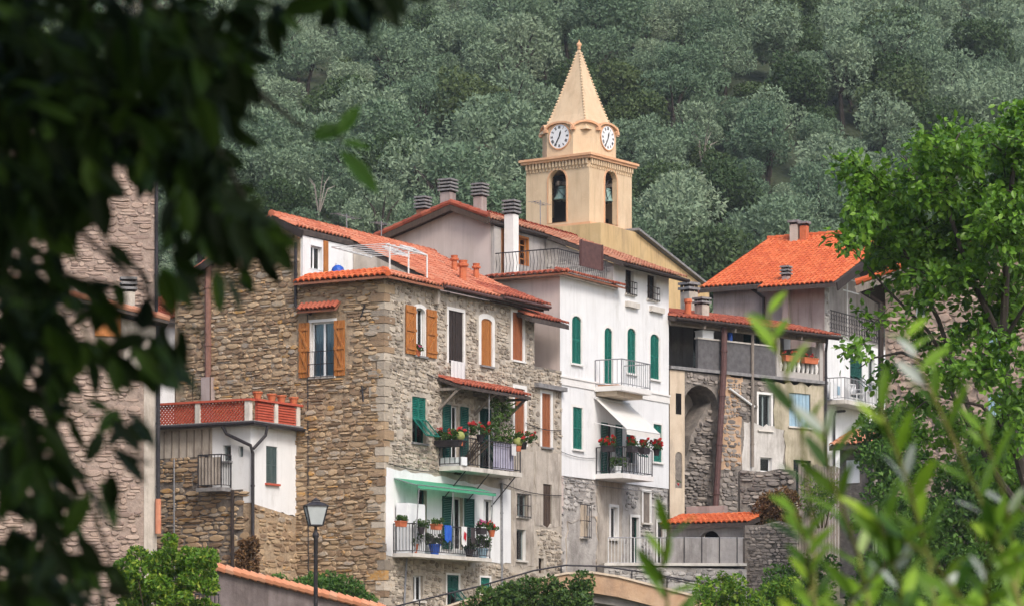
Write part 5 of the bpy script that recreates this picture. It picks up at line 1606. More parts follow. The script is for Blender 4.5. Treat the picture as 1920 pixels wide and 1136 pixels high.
# nave of the church beside the tower
CH = Frame(1188, 150.5, 60, 10.0)
c_root = CH.root('church_nave', 'ochre plastered church wall sloping away beside the bell tower', 'church')
CF = Fac(CH, 'f')
pp = CF.poly([(1192, 436), (1278, 502), (1330, 545)])
o_ = [(-3.5, 10), (pp[2][0], 10), (pp[2][0], pp[2][1]), (pp[0][0], pp[0][1]), (-3.5, pp[0][1])]
wall(CF, c_root, o_, 'plaster_church', thick=3)
g = MB(); A0 = CF.P(pp[0][0] - .1, pp[0][1] + .08, -.25); B0 = CF.P(pp[2][0], pp[2][1] + .05, -.25)
g.prism([A0, B0, B0 + Vector((0, 4, 0)), A0 + Vector((0, 4, 0))], (0, 0, .12)); part('roof', g, 'slate', c_root)
# ------------------------------------------------------------------ weathered house with the arch and the covered terrace
C = Frame(1255, 113.6, 42.4, 3.0)
k_root = C.root('arched_house', 'weathered house with a deep arch and a covered roof terrace', 'house')
KF = Fac(C, 'f')
KX = KF.px(1546, 700)[0]
zt = KF.px(1255, 690)[1]                         # terrace floor
window(KF, k_root, (1422, 739, 1446, 806), None, None, 0, 'trim_white', .09, 'shutter_grey', 'slab_pale', mull=1, curtain='wood_grey')
window(KF, k_root, (1479, 737, 1519, 800), 'closed', 'paint_lightblue', 0, None, 0, 'paint_white', 'slab_pale')
window(KF, k_root, (1425, 857, 1447, 884), None, None, 0, 'trim_white', .05, 'paint_white', 'slab_pale', mull=0)
window(KF, k_root, (1487, 862, 1520, 940), None, None, 0, None, 0, 'green_dark', None, mull=0, name='door')
ze = KF.px(1400, 610, -.5)[1]
# arch recess
q = KF.rect((1283, 722, 1346, 1010))
arch = hole_poly(q[0], q[1], q[2], q[3], .75, 10)
KF.holes.append(arch)
q2 = KF.rect((1267, 846, 1270, 914))
xcream = KF.px(1285, 800)[0]
outer = [(0, 1.5), (KX, 1.5), (KX, zt - .2), (0, zt - .02)]
kw = wall(KF, k_root, outer, 'mortar_dark', 1.3, .4)
g = MB(); KF.box(g, q[0] - .1, q[1] + .1, 1.6, q[3] + .1, 1.3, 1.4); part('arch_back', g, 'plaster_old', k_root)
g = MB(); z_ = KF.rect((1266, 737, 1276, 776)); KF.box(g, z_[0], z_[1], z_[2], z_[3], -.045, -.031); part('slit_window', g, 'dark_room', k_root)
# rough stone stair and flue inside the arch
rng = random.Random(4)
KI = Fac(C, 'f', .35)
pi_ = [(q[0] + .35, 1.6), (q[1] + .05, 1.6), (q[1] + .05, q[3] - .5), (q[1] - .3, q[3] - .8), (q[0] + .75, q[3] - 1.9), (q[0] + .5, q[3] - 2.7), (q[0] + .02, q[3] - 3.1), (q[0] + .02, 1.6)]
wi = wall(KI, k_root, pi_, 'mortar_dark', name='broken_wall', thick=.9); rubble(KI, wi, pi_, 'stone_dark', .3, .14, .08, keep=40, seed=103, fill=1)
# plaster skins: pale strip left, ochre and white patches right
def patch(pts, mat, d):
    pl_ = rough(KF.poly(pts))
    wall(KF, k_root, pl_, mat, 1.3 if mat == 'plaster_cream' else .06, .03, 'plaster_panel', d)
    return pl_
pA = [(0, 1.5), (q[0] - .003, 1.5), (q[0] - .003, q[3] - .72), (q[0] - .003 + .1, q[3] + .12), (q[1] - .4, q[3] + .1), (q[1] + .1, q[3] + .25), (q[1] + .1, zt - .25), (0, zt - .05)]
pA = [(0, 1.5), (q[0] - .01, 1.5), (q[0] - .01, zt - .06), (0, zt - .05)]
hn = KF.px(1259, 800)[0], KF.px(1268, 800)[0]
niche = hole_poly(q[0] - .52, q[0] - .14, KF.px(1266, 914)[1], KF.px(1266, 846)[1], .17, 8)
wall(KF, k_root, pA, 'plaster_cream', .28, .03, 'plaster_panel', -.03, [niche])
g = MB(); KF.box(g, q[0] - .6, q[0] - .06, niche[0][1] - .05, niche[0][1] + 1.5, .16, .2); part('niche_back', g, 'plaster_rust', k_root)
flower_pot(KF.wp(q[0] - .33, niche[0][1], .08), 'small red pot with a green plant in the arched wall niche', .75, None, 'cloth_red', 8, 131, .15, .3, name='niche_plant')
P1 = rough(KF.poly([(1349, 700), (1392, 706), (1390, 870), (1352, 880)]), .12, .25, 8); wall(KF, k_root, P1, 'plaster_rust', .06, .03, 'plaster_panel', -.012)
P2 = rough(KF.poly([(1394, 790), (1470, 800), (1470, 905), (1394, 900)]), .12, .25, 9); wall(KF, k_root, P2, 'trim_old', .06, .03, 'plaster_panel', -.016)
P3 = rough(KF.poly([(1452, 715), (1545, 722), (1545, 960), (1471, 960), (1471, 806), (1452, 802)]), .12, .25, 10, (1,)); wall(KF, k_root, P3, 'plaster_ochre', .06, .03, 'plaster_panel', -.02)
KF.marg += [pA, P2, P3]
rubble(KF, kw, outer, 'stone_dark', .30, .15, .045, keep=150, seed=101, fill=.93, clear=.01)
mb = MB(); mb.box(.1, KX, 5.8, 6.0, 1.5, zt + 1.5); mb.box(KX - .3, KX - .02, .41, 5.8, 1.5, zt + 1.5); mb.box(.02, .25, 1.4, 5.8, 1.5, zt); part('rear_wall', mb, 'plaster_old', k_root)
g = MB(); g.box(-.02, KX + .1, -.12, 5.7, zt - .02, zt + .1); part('terrace_floor', g, 'slate', k_root)
# terrace: parapet, balustrade, back wall, posts, roof
zp = KF.px(1380, 643)[1]
xp0, xp1 = KF.px(1307, 660)[0], KF.px(1452, 660)[0]
g = MB(); KF.box(g, xp0, xp1, zt + .1, zp, -.05, .08); part('parapet', g, 'screen_grey', k_root)
g = MB(); KF.box(g, xp0 - .03, xp1 + .03, zp, zp + .06, -.09, .12); part('parapet_cap', g, 'slab_pale', k_root)
g = MB(); xb1 = KF.px(1535, 670)[0]
KF.box(g, xp1 + .2, xb1, zt + .1, zt + .35, -.06, .1); part('balustrade_foot', g, 'stone_grey', k_root)
n = 9
for i in range(n):
    c = xp1 + .35 + (xb1 - xp1 - .5) * i / (n - 1)
    g = MB(); g.lathe([(.05, 0), (.07, .1), (.09, .22), (.05, .36), (.07, .5)], 8, (c, 0.0, zt + .35)); part('baluster', g, 'trim_white', k_root)
g = MB(); KF.box(g, xp1 + .2, xb1, zt + .85, zt + .94, -.06, .1); part('handrail', g, 'trim_white', k_root)
for xx in (xp1 + .12, xb1 + .05):
    g = MB(); KF.box(g, xx - .1, xx + .1, zt + .1, ze - .1, -.1, .1); part('stone_post', g, 'stone_grey', k_root)
for i, (c, lab) in enumerate(((xp1 + .75, 'red planter box on the balustrade of the covered terrace, left one'), (xp1 + 1.85, 'red planter box on the balustrade of the covered terrace, right one'))):
    flower_pot(KF.wp(c, zt + .72, -.2), lab, .8, 'petal_coral', 'terracotta', 8, 140 + i, .2, .16, (.85, .22, .22), rz=R(42.4), nleaf=60, name='planter_box', group='planter boxes on the covered terrace')
KT = Fac(C, 'f', 2.6)
window(KT, k_root, (1300, 614, 1322, 692), None, None, 0, None, 0, 'wood_brown', None, mull=0, name='terrace_door')
window(KT, k_root, (1394, 618, 1425, 690), 'closed', 'green_dark', 0, None, 0, 'green_dark', None, plank=False, name='terrace_door')
wall(KT, k_root, [(.1, zt + .1), (KX, zt + .1), (KX, ze + .55), (.1, ze + .55)], 'plaster_grey', .3, .2, 'terrace_wall')
g = MB(); KT.box(g, KT.px(1465, 660)[0], KX - .1, zt + .1, ze + .4, -.5, -.3); part('terrace_room', g, 'plaster_white', k_root)
rf = roof_plane(C, k_root, (-.2, -.5, ze), (KX + .35, -.5, ze), (-.2, 3.0, ze + .85), 'tile_red', keep=230, seed=31)
g = MB(); g.tube([(-.2, -.57, ze - .05), (KX + .4, -.57, ze - .05)], .06, 8); part('gutter', g, 'wood_dark', k_root)
for xx in (1.5, 3.2, 5.0, 7.0):
    g = MB(); g.bar((xx, -.45, ze - .24), (xx, 2.6, ze + .50), .10, .14); part('rafter', g, 'wood_grey', k_root)
g = MB(); g.bar((-.1, -.1, ze - .18), (KX, -.1, ze - .18), .14, .16); part('beam', g, 'wood_grey', k_root)
# big rust-brown flue pipe down the front, grey conduit, white pipe
g = [KF.P(KF.px(1358, 612, -.25)[0], KF.px(1358, 608, -.25)[1], -.25), KF.P(KF.px(1357, 690, -.25)[0], KF.px(1357, 692, -.25)[1], -.25), KF.P(KF.px(1342, 945, -.25)[0], KF.px(1342, 948, -.25)[1], -.25)]
pipe(k_root, g, .12, 'pipe_maroon', 'flue_pipe')
cx_ = KF.px(1411, 700, -.12)[0]
pipe(k_root, [KF.P(cx_, KF.px(1411, 600, -.12)[1], -.12), KF.P(cx_, KF.px(1411, 875, -.12)[1], -.12)], .06, 'wood_grey')
pipe(k_root, [KF.P(KF.px(1368, 728, -.1)[0], KF.px(1368, 728, -.1)[1], -.1), KF.P(KF.px(1414, 762, -.1)[0], KF.px(1414, 762, -.1)[1], -.1)], .05, 'iron_white', collars=False)
cx_ = KX - .05
pipe(k_root, [(KX - .4, -.5, ze - .1), (cx_, -.12, ze - .6), (cx_, -.12, 4.0)], .055, 'iron')
# chimneys on it
y_ = 1.2
for (px_, py1, w_, y_) in ((1316, 572, .40, 1.0),):
    x_, z_ = C.fr(px_, py1, y_); chimney(k_root, x_, y_, ze + .3, z_, w_, w_, 'plaster_old', n=2, pitch=.15)
x_, z_ = C.fr(1290, 585, .4)
g = MB(); g.lathe([(.13, -.2), (.13, .35), (.17, .37), (.15, .5)], 10, (x_, .4, z_)); part('flue_pot', g, 'terracotta', k_root)
x_, z_ = C.fr(1292, 548, 4.5); chimney(k_root, x_, 4.5, ze, z_, .5, .5, 'plaster_old', n=2, pitch=.2)
# things on the terrace
o = link('laundry_bottle', None); o.location = KF.wp(KF.px(1370, 640)[0], zp + .06, .02); tag(o, 'dark blue bottle standing on the grey terrace parapet', 'bottle')
g = MB(); g.lathe([(.09, 0), (.10, .05), (.10, .34), (.04, .44), (.04, .5)], 10); part('body', g, 'paint_blue', o, True)
g = MB(); g.lathe([(.05, .5), (.05, .56)], 8); part('cap', g, 'paint_white', o)
o = link('storage_crate', None); o.location = KF.wp(KF.px(1326, 640)[0], zp + .06, .15); o.rotation_euler = (0, 0, R(42)); tag(o, 'small white storage box on the grey terrace parapet', 'box')
g = MB(); g.box(-.3, .3, -.2, .2, 0, .26); part('body', g, 'paint_white', o); g = MB(); g.box(-.32, .32, -.22, .22, .261, .3); part('lid', g, 'paint_white', o)

# ------------------------------------------------------------------ house with the bright orange roof
D = Frame(1546, 121.5, 60, 4.0)
d_root = D.root('orange_roofed_house', 'mauve and white house under a bright orange tiled roof', 'house')
DF, DS = Fac(D, 'f'), Fac(D, 's')
ye, ze_ = D.si(1310, 528, -.45)
DY = ye - .45
zeav = D.si(1520, 527, -.45)[1]
DXr, zr = D.fr(1440, 451, ye)
# the roof rises along x from the left eave to a ridge running back
rf = None
yr0 = -.9
e0 = Vector((-.45, ye, zeav)); e1 = Vector((-.45, yr0, zeav))
top = Vector((DXr, ye, zr))
s_ = (top - e0); Ls = s_.length; Le = (e1 - e0).length
jog = (e0 - Vector((-.45, D.si(1430, 520, -.45)[0], zeav))).length
poly = [(0, 0), (jog, 0), (jog, -.55), (Le, -.55), (Le, Ls), (0, Ls)]
rf = roof_plane(D, d_root, e0, e1, top, 'tile_orange', keep=300, seed=41, poly=poly, w=.21, L=.34)
ridge(rf, top + Vector((0, 0, .05)), Vector((DXr, yr0, zr + .05)), 'tile_orange')
roof_plane(D, d_root, (2 * DXr + .4, yr0, zeav), (2 * DXr + .4, ye, zeav), (DXr + .02, yr0, zr), 'tile_orange', keep=0, seed=42, w=.25, L=.40)
g = MB()
g.bar((-.45 - .4, yr0 - .03, zeav - .36), (DXr, yr0 - .03, zr - .1), .06, .34); g.bar((DXr, yr0 - .03, zr - .1), (2 * DXr + .4, yr0 - .03, zeav - .1), .06, .34); part('verge_board', g, 'wood_dark', d_root)
g = MB(); g.bar((-.5, ye + .02, zeav - .1), (DXr, ye + .02, zr - .1), .06, .2); part('verge_board', g, 'deck_tile', d_root)
k2 = (zr - zeav) / (DXr + .45)
zu = zeav + k2 * .45 - .2
zmid = DF.px(1548, 622)[1]
wall(DS, d_root, [(0, 3), (DY, 3), (DY, zu), (0, zu)], 'plaster_mauve')
DXe = DXr * 2
fpoly = [(0, zmid), (.5, zmid), (.5, zu + .1), (0, zu)]
fw_ = wall(DF, d_root, fpoly, 'mortar_grey', name='stone_pier')
rubble(DF, fw_, fpoly, 'stone_grey', .26, .16, .04, keep=20, seed=44, fill=1)
window(DF, d_root, (1594, 668, 1617, 745), 'half', 'green_dark', 0, None, 0, 'green_dark', None, plank=False, ang=50, name='balcony_door')
window(DF, d_root, (1628, 672, 1640, 735), None, None, 0, None, 0, 'shutter_grey', 'slab_pale')
wall(DF, d_root, [(0, 3), (DXe, 3), (DXe, zmid), (0, zmid)], 'plaster_white')
# loggia under the gable
g = MB(); g.box(.0, DXe, .0, 3.0, zmid - .15, zmid); part('loggia_floor', g, 'slab_pale', d_root)
LG = Fac(D, 'f', 2.3); wall(LG, d_root, [(.02, zmid), (DXe, zmid), (DXe, zu - .05), (DXr, zr - .35), (.02, zu - .05)], 'plaster_grey', name='loggia_wall')
g = MB(); g.box(DXe - .2, DXe, .1, 2.29, zmid, zu); part('loggia_end', g, 'plaster_grey', d_root)
rl = MB(); zr_ = zmid + .95
rl.tube([DF.P(.5, zr_, .05), DF.P(DXe, zr_, .05)], .025, 6); rl.tube([DF.P(.5, zmid + .1, .05), DF.P(DXe, zmid + .1, .05)], .018, 6); rr = part('loggia_railing', rl, 'iron', d_root)
x = .55
while x < DXe:
    g = MB(); g.tube([DF.P(x, zmid + .1, .05), DF.P(x, zr_, .05)], .013, 4)
    for (cz, sg) in ((.35, 1), (.7, -1)):
        g.tube([DF.P(x + .02 + .11 * (1 - math.cos(t)), zmid + cz + sg * .12 * math.sin(t), .05) for t in np.linspace(0, 6.28, 9)], .012, 4)
    part('baluster', g, 'iron', rr); x += .26
g = MB()
x_, z_ = DF.px(1572, 545, 1.0)
g.tube([DF.P(x_, zmid, .6), DF.P(x_, zmid + 2.6, .6)], .035, 6); g.tube([DF.P(x_ - .5, zmid + 2.1, .6), DF.P(x_ + 1.2, zmid + 2.1, .6)], .03, 6); g.tube([DF.P(x_ - .5, zmid + 2.6, .6), DF.P(x_ + 1.2, zmid + 2.6, .6)], .03, 6)
part('drying_frame', g, 'iron_white', d_root)
zb_ = DF.px(1585, 748, -.9)[1]
hx1 = DF.px(1660, 748, -.9)[0]
bl = balcony(DF, d_root, .05, hx1, zb_, .9, .16, .9, .14, 'slab_pale', 'iron_grey')
chair(DF.wp(DF.px(1606, 745, -.5)[0], zb_, -.5), R(40), 'white plastic garden chair on the far right house balcony', 'paint_white', .95)
o = link('folding_table', None); o.location = DF.wp(DF.px(1573, 745, -.45)[0], zb_, -.45); o.rotation_euler = (0, 0, R(60)); tag(o, 'white tabletop leaning on the far right house balcony with a blue poster', 'table')
g = MB(); g.box(-.6, .45, .1, .14, .03, .72); part('tabletop', g, 'paint_white', o); g = MB(); g.box(.05, .3, .085, .099, .25, .6); part('poster', g, 'paint_lightblue', o)
pipe(d_root, [DF.P(1.8, zb_ - .3, -.1), DF.P(.9, zb_ - .4, -.1), DF.P(.75, zb_ - .6, -.1), DF.P(.75, 4.0, -.1)], .05, 'iron')
yp = DS.px(1434, 560)[0]
pipe(d_root, [(-.35, DS.px(1415, 540)[0], zeav - .1), (-.1, yp, zeav - .5), (-.1, yp, zeav - 2.6)], .06, 'wood_dark', collars=False)
# chimneys
yk = DS.px(1474, 560, -.2)[0]
chimney(d_root, -.2, yk, 8.0, DS.px(1474, 518, -.2)[1], .26, .26, 'plaster_mauve', n=3, pitch=.14)
for (px_, py_, w_) in ((1491, 422, .36), (1508, 424, .30)):
    x_ = DXr - .6
    y_, z_ = D.si(px_, py_, x_); chimney(d_root, x_, y_, zr - .8, z_, w_, w_, 'plaster_old' if px_ < 1500 else 'terracotta', n=1, pitch=.2)

# ------------------------------------------------------------------ stone house at the right behind the tree
E = Frame(1660, 92.0, -18, .0)
e_root = E.root('creeper_house', 'grey-pink stone house behind the green tree, with blue shutters', 'house')
EF = Fac(E, 'f')
window(EF, e_root, (1716, 540, 1736, 592), None, None, 0, None, 0, 'shutter_grey', 'slate', mull=0)
window(EF, e_root, (1852, 590, 1888, 690), 'closed', 'paint_lightblue', 0, None, 0, 'paint_lightblue', 'slab_pale')
window(EF, e_root, (1852, 738, 1888, 840), 'closed', 'paint_lightblue', 0, None, 0, 'paint_lightblue', 'slab_pale')
v0, v1 = EF.px(1605, 534, -.6), EF.px(1905, 425, -.6)
vsl = (v1[1] - v0[1]) / (v1[0] - v0[0])
xE = EF.px(2150, 500)[0]; xm = EF.px(1930, 500)[0]
zE0 = v0[1] + vsl * (0 - v0[0]) - .2
zEm = v0[1] + vsl * (xm - v0[0]) - .2
outer = [(0, -.5), (xE, -.5), (xE, zEm - vsl * (xE - xm)), (xm, zEm), (0, zE0)]
ew = wall(EF, e_root, outer, 'mortar_pink')
top_ = [(0, EF.px(1700, 560)[1]), (EF.px(1718, 560)[0] - .1, EF.px(1700, 545)[1]), (EF.px(1718, 560)[0] - .1, zE0 + .3), (0, zE0 - .01)]
wall(EF, e_root, top_, 'plaster_cream', .03, .03, 'plaster_panel', -.02); EF.marg.append(top_)
rubble(EF, ew, outer, 'stone_pink', .34, .20, .05, keep=220, seed=51)
mb = MB(); mb.box(.02, .3, .31, 7, -.5, zE0 - .1); mb.box(.02, xE, 7, 7.3, -.5, zE0); part('rear_wall', mb, 'mortar_pink', e_root)
e0 = Vector((v0[0], -.6, v0[1])); tp = Vector((xm, -.6, v0[1] + vsl * (xm - v0[0])))
rf = roof_plane(E, e_root, e0 + Vector((0, 8, 0)), e0, tp + Vector((0, 8, 0)), 'tile_orange', keep=160, seed=52)
g = MB(); g.bar(e0 + Vector((0, -.03, -.16)), tp + Vector((0, -.03, -.16)), .06, .22); part('verge_board', g, 'wood_grey', e_root)
ridge(rf, e0 + Vector((0, .0, .06)), tp + Vector((0, .0, .06)), 'tile_orange', .10, .4, 'verge_tile')
roof_slab(e_root, [tp, tp + Vector((0, 8, 0)), (xE + 1, 7.4, zEm - vsl * (xE + 1 - xm)), (xE + 1, -.6, zEm - vsl * (xE + 1 - xm))], 'deck_tile', .15)
pipe(e_root, [(v0[0] + .2, -.5, v0[1] - .2), (-.12, -.1, v0[1] - .55), (-.12, -.12, 1.0)], .09, 'wood_dark')

# ------------------------------------------------------------------ lean-to, terrace and walls at the foot of the arch
SH = Frame(1250, 108.0, -28, 3.0)
s_root = SH.root('lean_to_shed', 'small grey lean-to with an arched doorway and an orange tiled roof', 'shed')
SF = Fac(SH, 'f')
sx1 = SF.px(1396, 980)[0]
zs = SF.px(1320, 982)[1]
q = SF.rect((1312, 994, 1349, 1066))
SF.holes.append(hole_poly(q[0], q[1], q[2], q[3], .32, 10))
wall(SF, s_root, [(0, 2.5), (sx1, 2.5), (sx1, zs), (0, zs)], 'plaster_grey', .3)
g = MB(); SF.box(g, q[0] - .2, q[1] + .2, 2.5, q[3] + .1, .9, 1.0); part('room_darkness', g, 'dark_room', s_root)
g = MB(); SF.box(g, q[0] + .02, q[1] - .02, q[2], q[2] + .62, .2, .24); part('door', g, 'wood_grey', s_root)
mb = MB(); mb.box(-.0, .2, .31, 2.0, 2.5, zs); mb.box(sx1 - .25, sx1 - .01, .31, 2.0, 2.5, zs + .1); part('side_wall', mb, 'mortar_grey', s_root)
roof_plane(SH, s_root, (-.1, -.3, zs), (sx1 + .25, -.3, zs), (-.1, 1.3, zs + .36), 'tile_orange', keep=120, seed=61, w=.2)
mb = MB(); x_, z_ = SH.fr(1325, 955, 1.7); mb.box(x_ - .75, x_ + .75, 1.55, 1.9, zs, zs + .75); part('pipe_base', mb, 'plaster_mauve', s_root)
# the retaining wall to its right
RW = Frame(1388, 109.0, 0, 3.0)
r_root = RW.root('retaining_wall', 'dark rough stone retaining wall right of the lean-to shed', 'wall')
RF = Fac(RW, 'f')
po = RF.poly([(1388, 1100), (1492, 1100), (1492, 882), (1462, 878), (1430, 884), (1388, 880)])
rw = wall(RF, r_root, po, 'mortar_dark', thick=1.2); rubble(RF, rw, po, 'stone_dark', .34, .15, .06, keep=180, seed=63)
RV = Frame(1397, 105.2, 0, 3.0)
rv_root = RV.root('buttress_wall', 'dark rubble-stone wall standing just right of the lean-to doorway', 'wall')
RVF = Fac(RV, 'f')
po = RVF.poly([(1397, 1110), (1494, 1110), (1494, 985), (1460, 975), (1430, 983), (1397, 984)])
rw = wall(RVF, rv_root, po, 'mortar_dark', thick=1.2); rubble(RVF, rw, po, 'stone_dark', .22, .12, .04, keep=90, seed=67)
# terrace with railing in front
G = Frame(1138, 104.0, 4, 2.0)
g_root = G.root('stone_terrace', 'low rubble-stone terrace with white railing and grey screen below the white house', 'terrace')
GF = Fac(G, 'f')
zg = GF.px(1200, 1060)[1]; gx = GF.px(1400, 1060)[0]; gm = GF.px(1250, 1060)[0]
po = [(-.1, 1), (gx, 1), (gx, zg - .1), (-.1, zg)]
gw = wall(GF, g_root, po, 'mortar_grey', thick=3.2); rubble(GF, gw, po, 'stone_grey', .30, .17, .05, keep=110, seed=64)
g = MB(); g.box(-.1, gx, -.1, 3.2, zg, zg + .1); part('terrace_floor', g, 'slab_pale', g_root)
for z_ in (.98, .1):
    g = MB(); g.tube([GF.P(.05, zg + z_, .05), GF.P(gx - .1, zg + z_, .05)], .022, 6); part('rail', g, 'iron_grey', g_root)
x = .05; i = 0
while x < gm:
    g = MB(); g.tube([GF.P(x, zg + .1, .05), GF.P(x, zg + .98, .05)], .02 if i % 8 == 0 else .011, 5); part('baluster', g, 'iron_white', g_root); x += .115; i += 1
x = gm; 
while x < gx - .2:
    x2 = min(x + .62, gx - .12)
    g = MB(); GF.box(g, x + .01, x2 - .01, zg + .1, zg + .97, .03, .045); part('screen_panel', g, 'plaster_grey', g_root)
    g = MB(); g.tube([GF.P(x, zg + .0, .02), GF.P(x, zg + 1.02, .02)], .02, 5); part('post', g, 'iron', g_root); x = x2
# plank fence and little roof further right
FN = Frame(1497, 112.0, 20, 5.0)
f_root = FN.root('plank_fence', 'grey weathered plank fence beside the dark stone wall', 'fence')
FF = Fac(FN, 'f')
q = FF.rect((1497, 872, 1578, 925))
n = 15
for i in range(n):
    a, b = q[0] + (q[1] - q[0]) * i / n, q[0] + (q[1] - q[0]) * (i + 1) / n
    g = MB(); FF.box(g, a + .012, b - .012, 3.5, q[3] + random.Random(i).uniform(-.08, .08), 0, .03); part('plank', g, 'wood_grey', f_root)
g = MB(); FF.box(g, q[0], q[1], q[3] - .35, q[3] - .27, .031, .08); FF.box(g, q[0], q[1], q[2], q[2] + .08, .031, .08); part('rail', g, 'wood_grey', f_root)
LT = Frame(1570, 106.0, -35, 4.0)
l_root = LT.root('garden_store', 'small plastered store with a sloping terracotta roof beside the drainpipe', 'shed')
LTF = Fac(LT, 'f')
a_, b_ = LTF.px(1572, 828), LTF.px(1655, 850)
wall(LTF, l_root, [(.1, 3), (b_[0], 3), (b_[0], b_[1] + .3), (.1, b_[1] + .6)], 'mortar_dark', thick=1.5)
g = MB(); w_ = LTF.rect((1588, 862, 1612, 905)); LTF.box(g, w_[0], w_[1], w_[2], w_[3], -.04, .0); part('shutter', g, 'paint_white', l_root)
roof_plane(LT, l_root, (a_[0] - .1, -.5, b_[1] + .32), (b_[0] + .3, -.5, b_[1] + .32), (a_[0] - .1, 1.3, b_[1] + 1.0), 'coping_tile', keep=60, seed=66)
g = MB(); LTF.box(g, 1.6, 1.68, 1.0, b_[1] + .1, -.35, -.15); part('gate_post', g, 'plaster_old', l_root)

# ------------------------------------------------------------------ buildings at the left edge
L1 = Frame(294, 90.0, 12, .5)
l1 = L1.root('pink_stone_house', 'pinkish rubble-stone house at the far left behind the dark leaves', 'house')
L1F = Fac(L1, 'f')
pz = L1F.poly([(-180, 480), (310, 603)])
sl = (pz[1][1] - pz[0][1]) / (pz[1][0] - pz[0][0])
def zro(x): return pz[1][1] + sl * (x - pz[1][0])
xl = L1F.px(-200, 600)[0]
outer = [(xl, 0), (0, 0), (0, zro(0) - .2), (xl, zro(xl) - .2)]
x270 = L1F.px(270, 800)[0]
plq = [(x270, 2.0), (-.0, 2.0), (-.0, zro(0) - .25), (L1F.px(228, 600)[0], zro(L1F.px(228, 600)[0]) - .25), (L1F.px(228, 600)[0], L1F.px(228, 690)[1]), (x270, L1F.px(270, 700)[1])]
L1F.marg.append([(x270, 2), (0, 2), (0, 12.5), (x270, 12.5)]); L1F.marg.append([(L1F.px(176, 600)[0], L1F.px(176, 690)[1]), (0, L1F.px(176, 690)[1]), (0, 13), (L1F.px(176, 600)[0], 13)])
w1 = wall(L1F, l1, outer, 'mortar_pink', thick=6); rubble(L1F, w1, outer, 'stone_pink', .40, .15, .045, keep=150, seed=55)
wall(L1F, l1, plq, 'plaster_old', .03, .03, 'plaster_panel', -.02)
g = MB(); w_ = L1F.rect((178, 588, 226, 630)); L1F.box(g, w_[0], w_[1], w_[2], w_[3], -.05, 0.0); part('wood_panel', g, 'wood_orange', l1)
g = MB(); w_ = L1F.rect((272, 655, 286, 700)); L1F.box(g, w_[0], w_[1], w_[2], w_[3], -.03, 0.0); part('shutter', g, 'wood_dark', l1)
e0 = Vector((xl - .2, -.5, zro(xl))); e1 = Vector((pz[1][0] + .05, -.5, zro(pz[1][0])))
g = MB(); g.prism([e0, e1, e1 + Vector((0, 6, 0)), e0 + Vector((0, 6, 0))], (0, 0, -.12)); rf = part('roof', g, 'deck_dark', l1)
ridge(rf, e0 + Vector((0, .05, .05)), e1 + Vector((0, .05, .05)), 'tile_old', .10, .36, 'verge_tile')
x_, z_ = L1.fr(241, 548, .8); chimney(l1, x_, .8, zro(x_) - .3, z_, .36, .36, 'plaster_old', n=3, pitch=.15)
pipe(l1, [(.03, -.12, zro(0) - .2), (.03, -.12, L1F.px(294, 960)[1])], .06, 'iron')
pipe(l1, [(.03, -.12, L1F.px(294, 935)[1]), (.03, -.12, L1F.px(294, 1000)[1])], .09, 'pipe_terracotta', 'pipe_sleeve', False)
L2 = Frame(294, 108.0, 12, 1.0)
l2 = L2.root('tall_stone_building', 'tall stone building rising behind the dark leaves at top left', 'house')
L2F = Fac(L2, 'f')
p_ = L2F.poly([(-150, 190), (300, 262)])
outer = [(p_[0][0], 2), (0, 2), (0, p_[1][1]), (p_[0][0], p_[0][1])]
w2 = wall(L2F, l2, outer, 'mortar_pink', thick=5); rubble(L2F, w2, outer, 'stone_pink', .44, .16, .04, keep=120, seed=56)
e0 = Vector((p_[0][0], -.5, p_[0][1] + .1)); e1 = Vector((.5, -.5, p_[1][1] + .05))
g = MB(); g.prism([e0, e1, e1 + Vector((0, 5.5, 0)), e0 + Vector((0, 5.5, 0))], (0, 0, -.14)); rf = part('roof', g, 'deck_dark', l2)
ridge(rf, e0 + Vector((0, .05, .05)), e1 + Vector((0, .05, .05)), 'tile_house', .11, .4, 'verge_tile')
pipe(l2, [(-.02, -.1, p_[1][1] - .1), (-.02, -.1, 6)], .06, 'iron')
L3 = Frame(296, 112.0, 30, 1.0)
l3 = L3.root('whitewashed_house', 'sliver of a whitewashed house between the left stone house and the brown wall', 'house')
L3F = Fac(L3, 'f')
window(L3F, l3, (328, 645, 340, 668), None, None, 0, None, 0, 'wood_brown', None, mull=0)
xr = L3F.px(352, 700)[0] + 1.0
zt3 = L3F.px(320, 600)[1]
wall(L3F, l3, [(-1, 3), (xr, 3), (xr, zt3), (-1, zt3)], 'plaster_white', thick=3)
roof_plane(L3, l3, (-1.2, -.5, zt3), (xr + .2, -.5, zt3), (-1.2, 2.0, zt3 + 1.0), 'tile_red', keep=50, seed=57)
g = MB(); g.box(.1, .9, 2.3, 2.8, zt3, zt3 + 1.6); part('chimney', g, 'plaster_old', l3)
# ------------------------------------------------------------------ street lamp
p = W(592, 1000, 60.0)
lp = link('street_lamp', None); lp.location = (p.x, 60.0, ground_z(0, 60)); tag(lp, 'black iron street lamp with a frosted four-sided lantern', 'street lamp')
z0 = -lp.location.z
zl0 = z0 + W(592, 985, 60).z; zl1 = z0 + W(592, 948, 60).z; ztop = z0 + W(592, 930, 60).z
g = MB(); g.lathe([(.17, 0), (.17, .12), (.12, .16), (.12, .5), (.085, .55), (.07, .8), (.045, .9), (.042, zl0 - .25), (.065, zl0 - .22), (.065, zl0 - .16), (.035, zl0 - .12), (.03, zl0 - .02), (.10, zl0)], 14); part('post', g, 'iron', lp, True)
g = MB()
a, b = .125, .215
for s1, s2 in ((-1, -1), (1, -1), (1, 1), (-1, 1)):
    g.bar((s1 * a, s2 * a, zl0), (s1 * b, s2 * b, zl1), .022, .022)
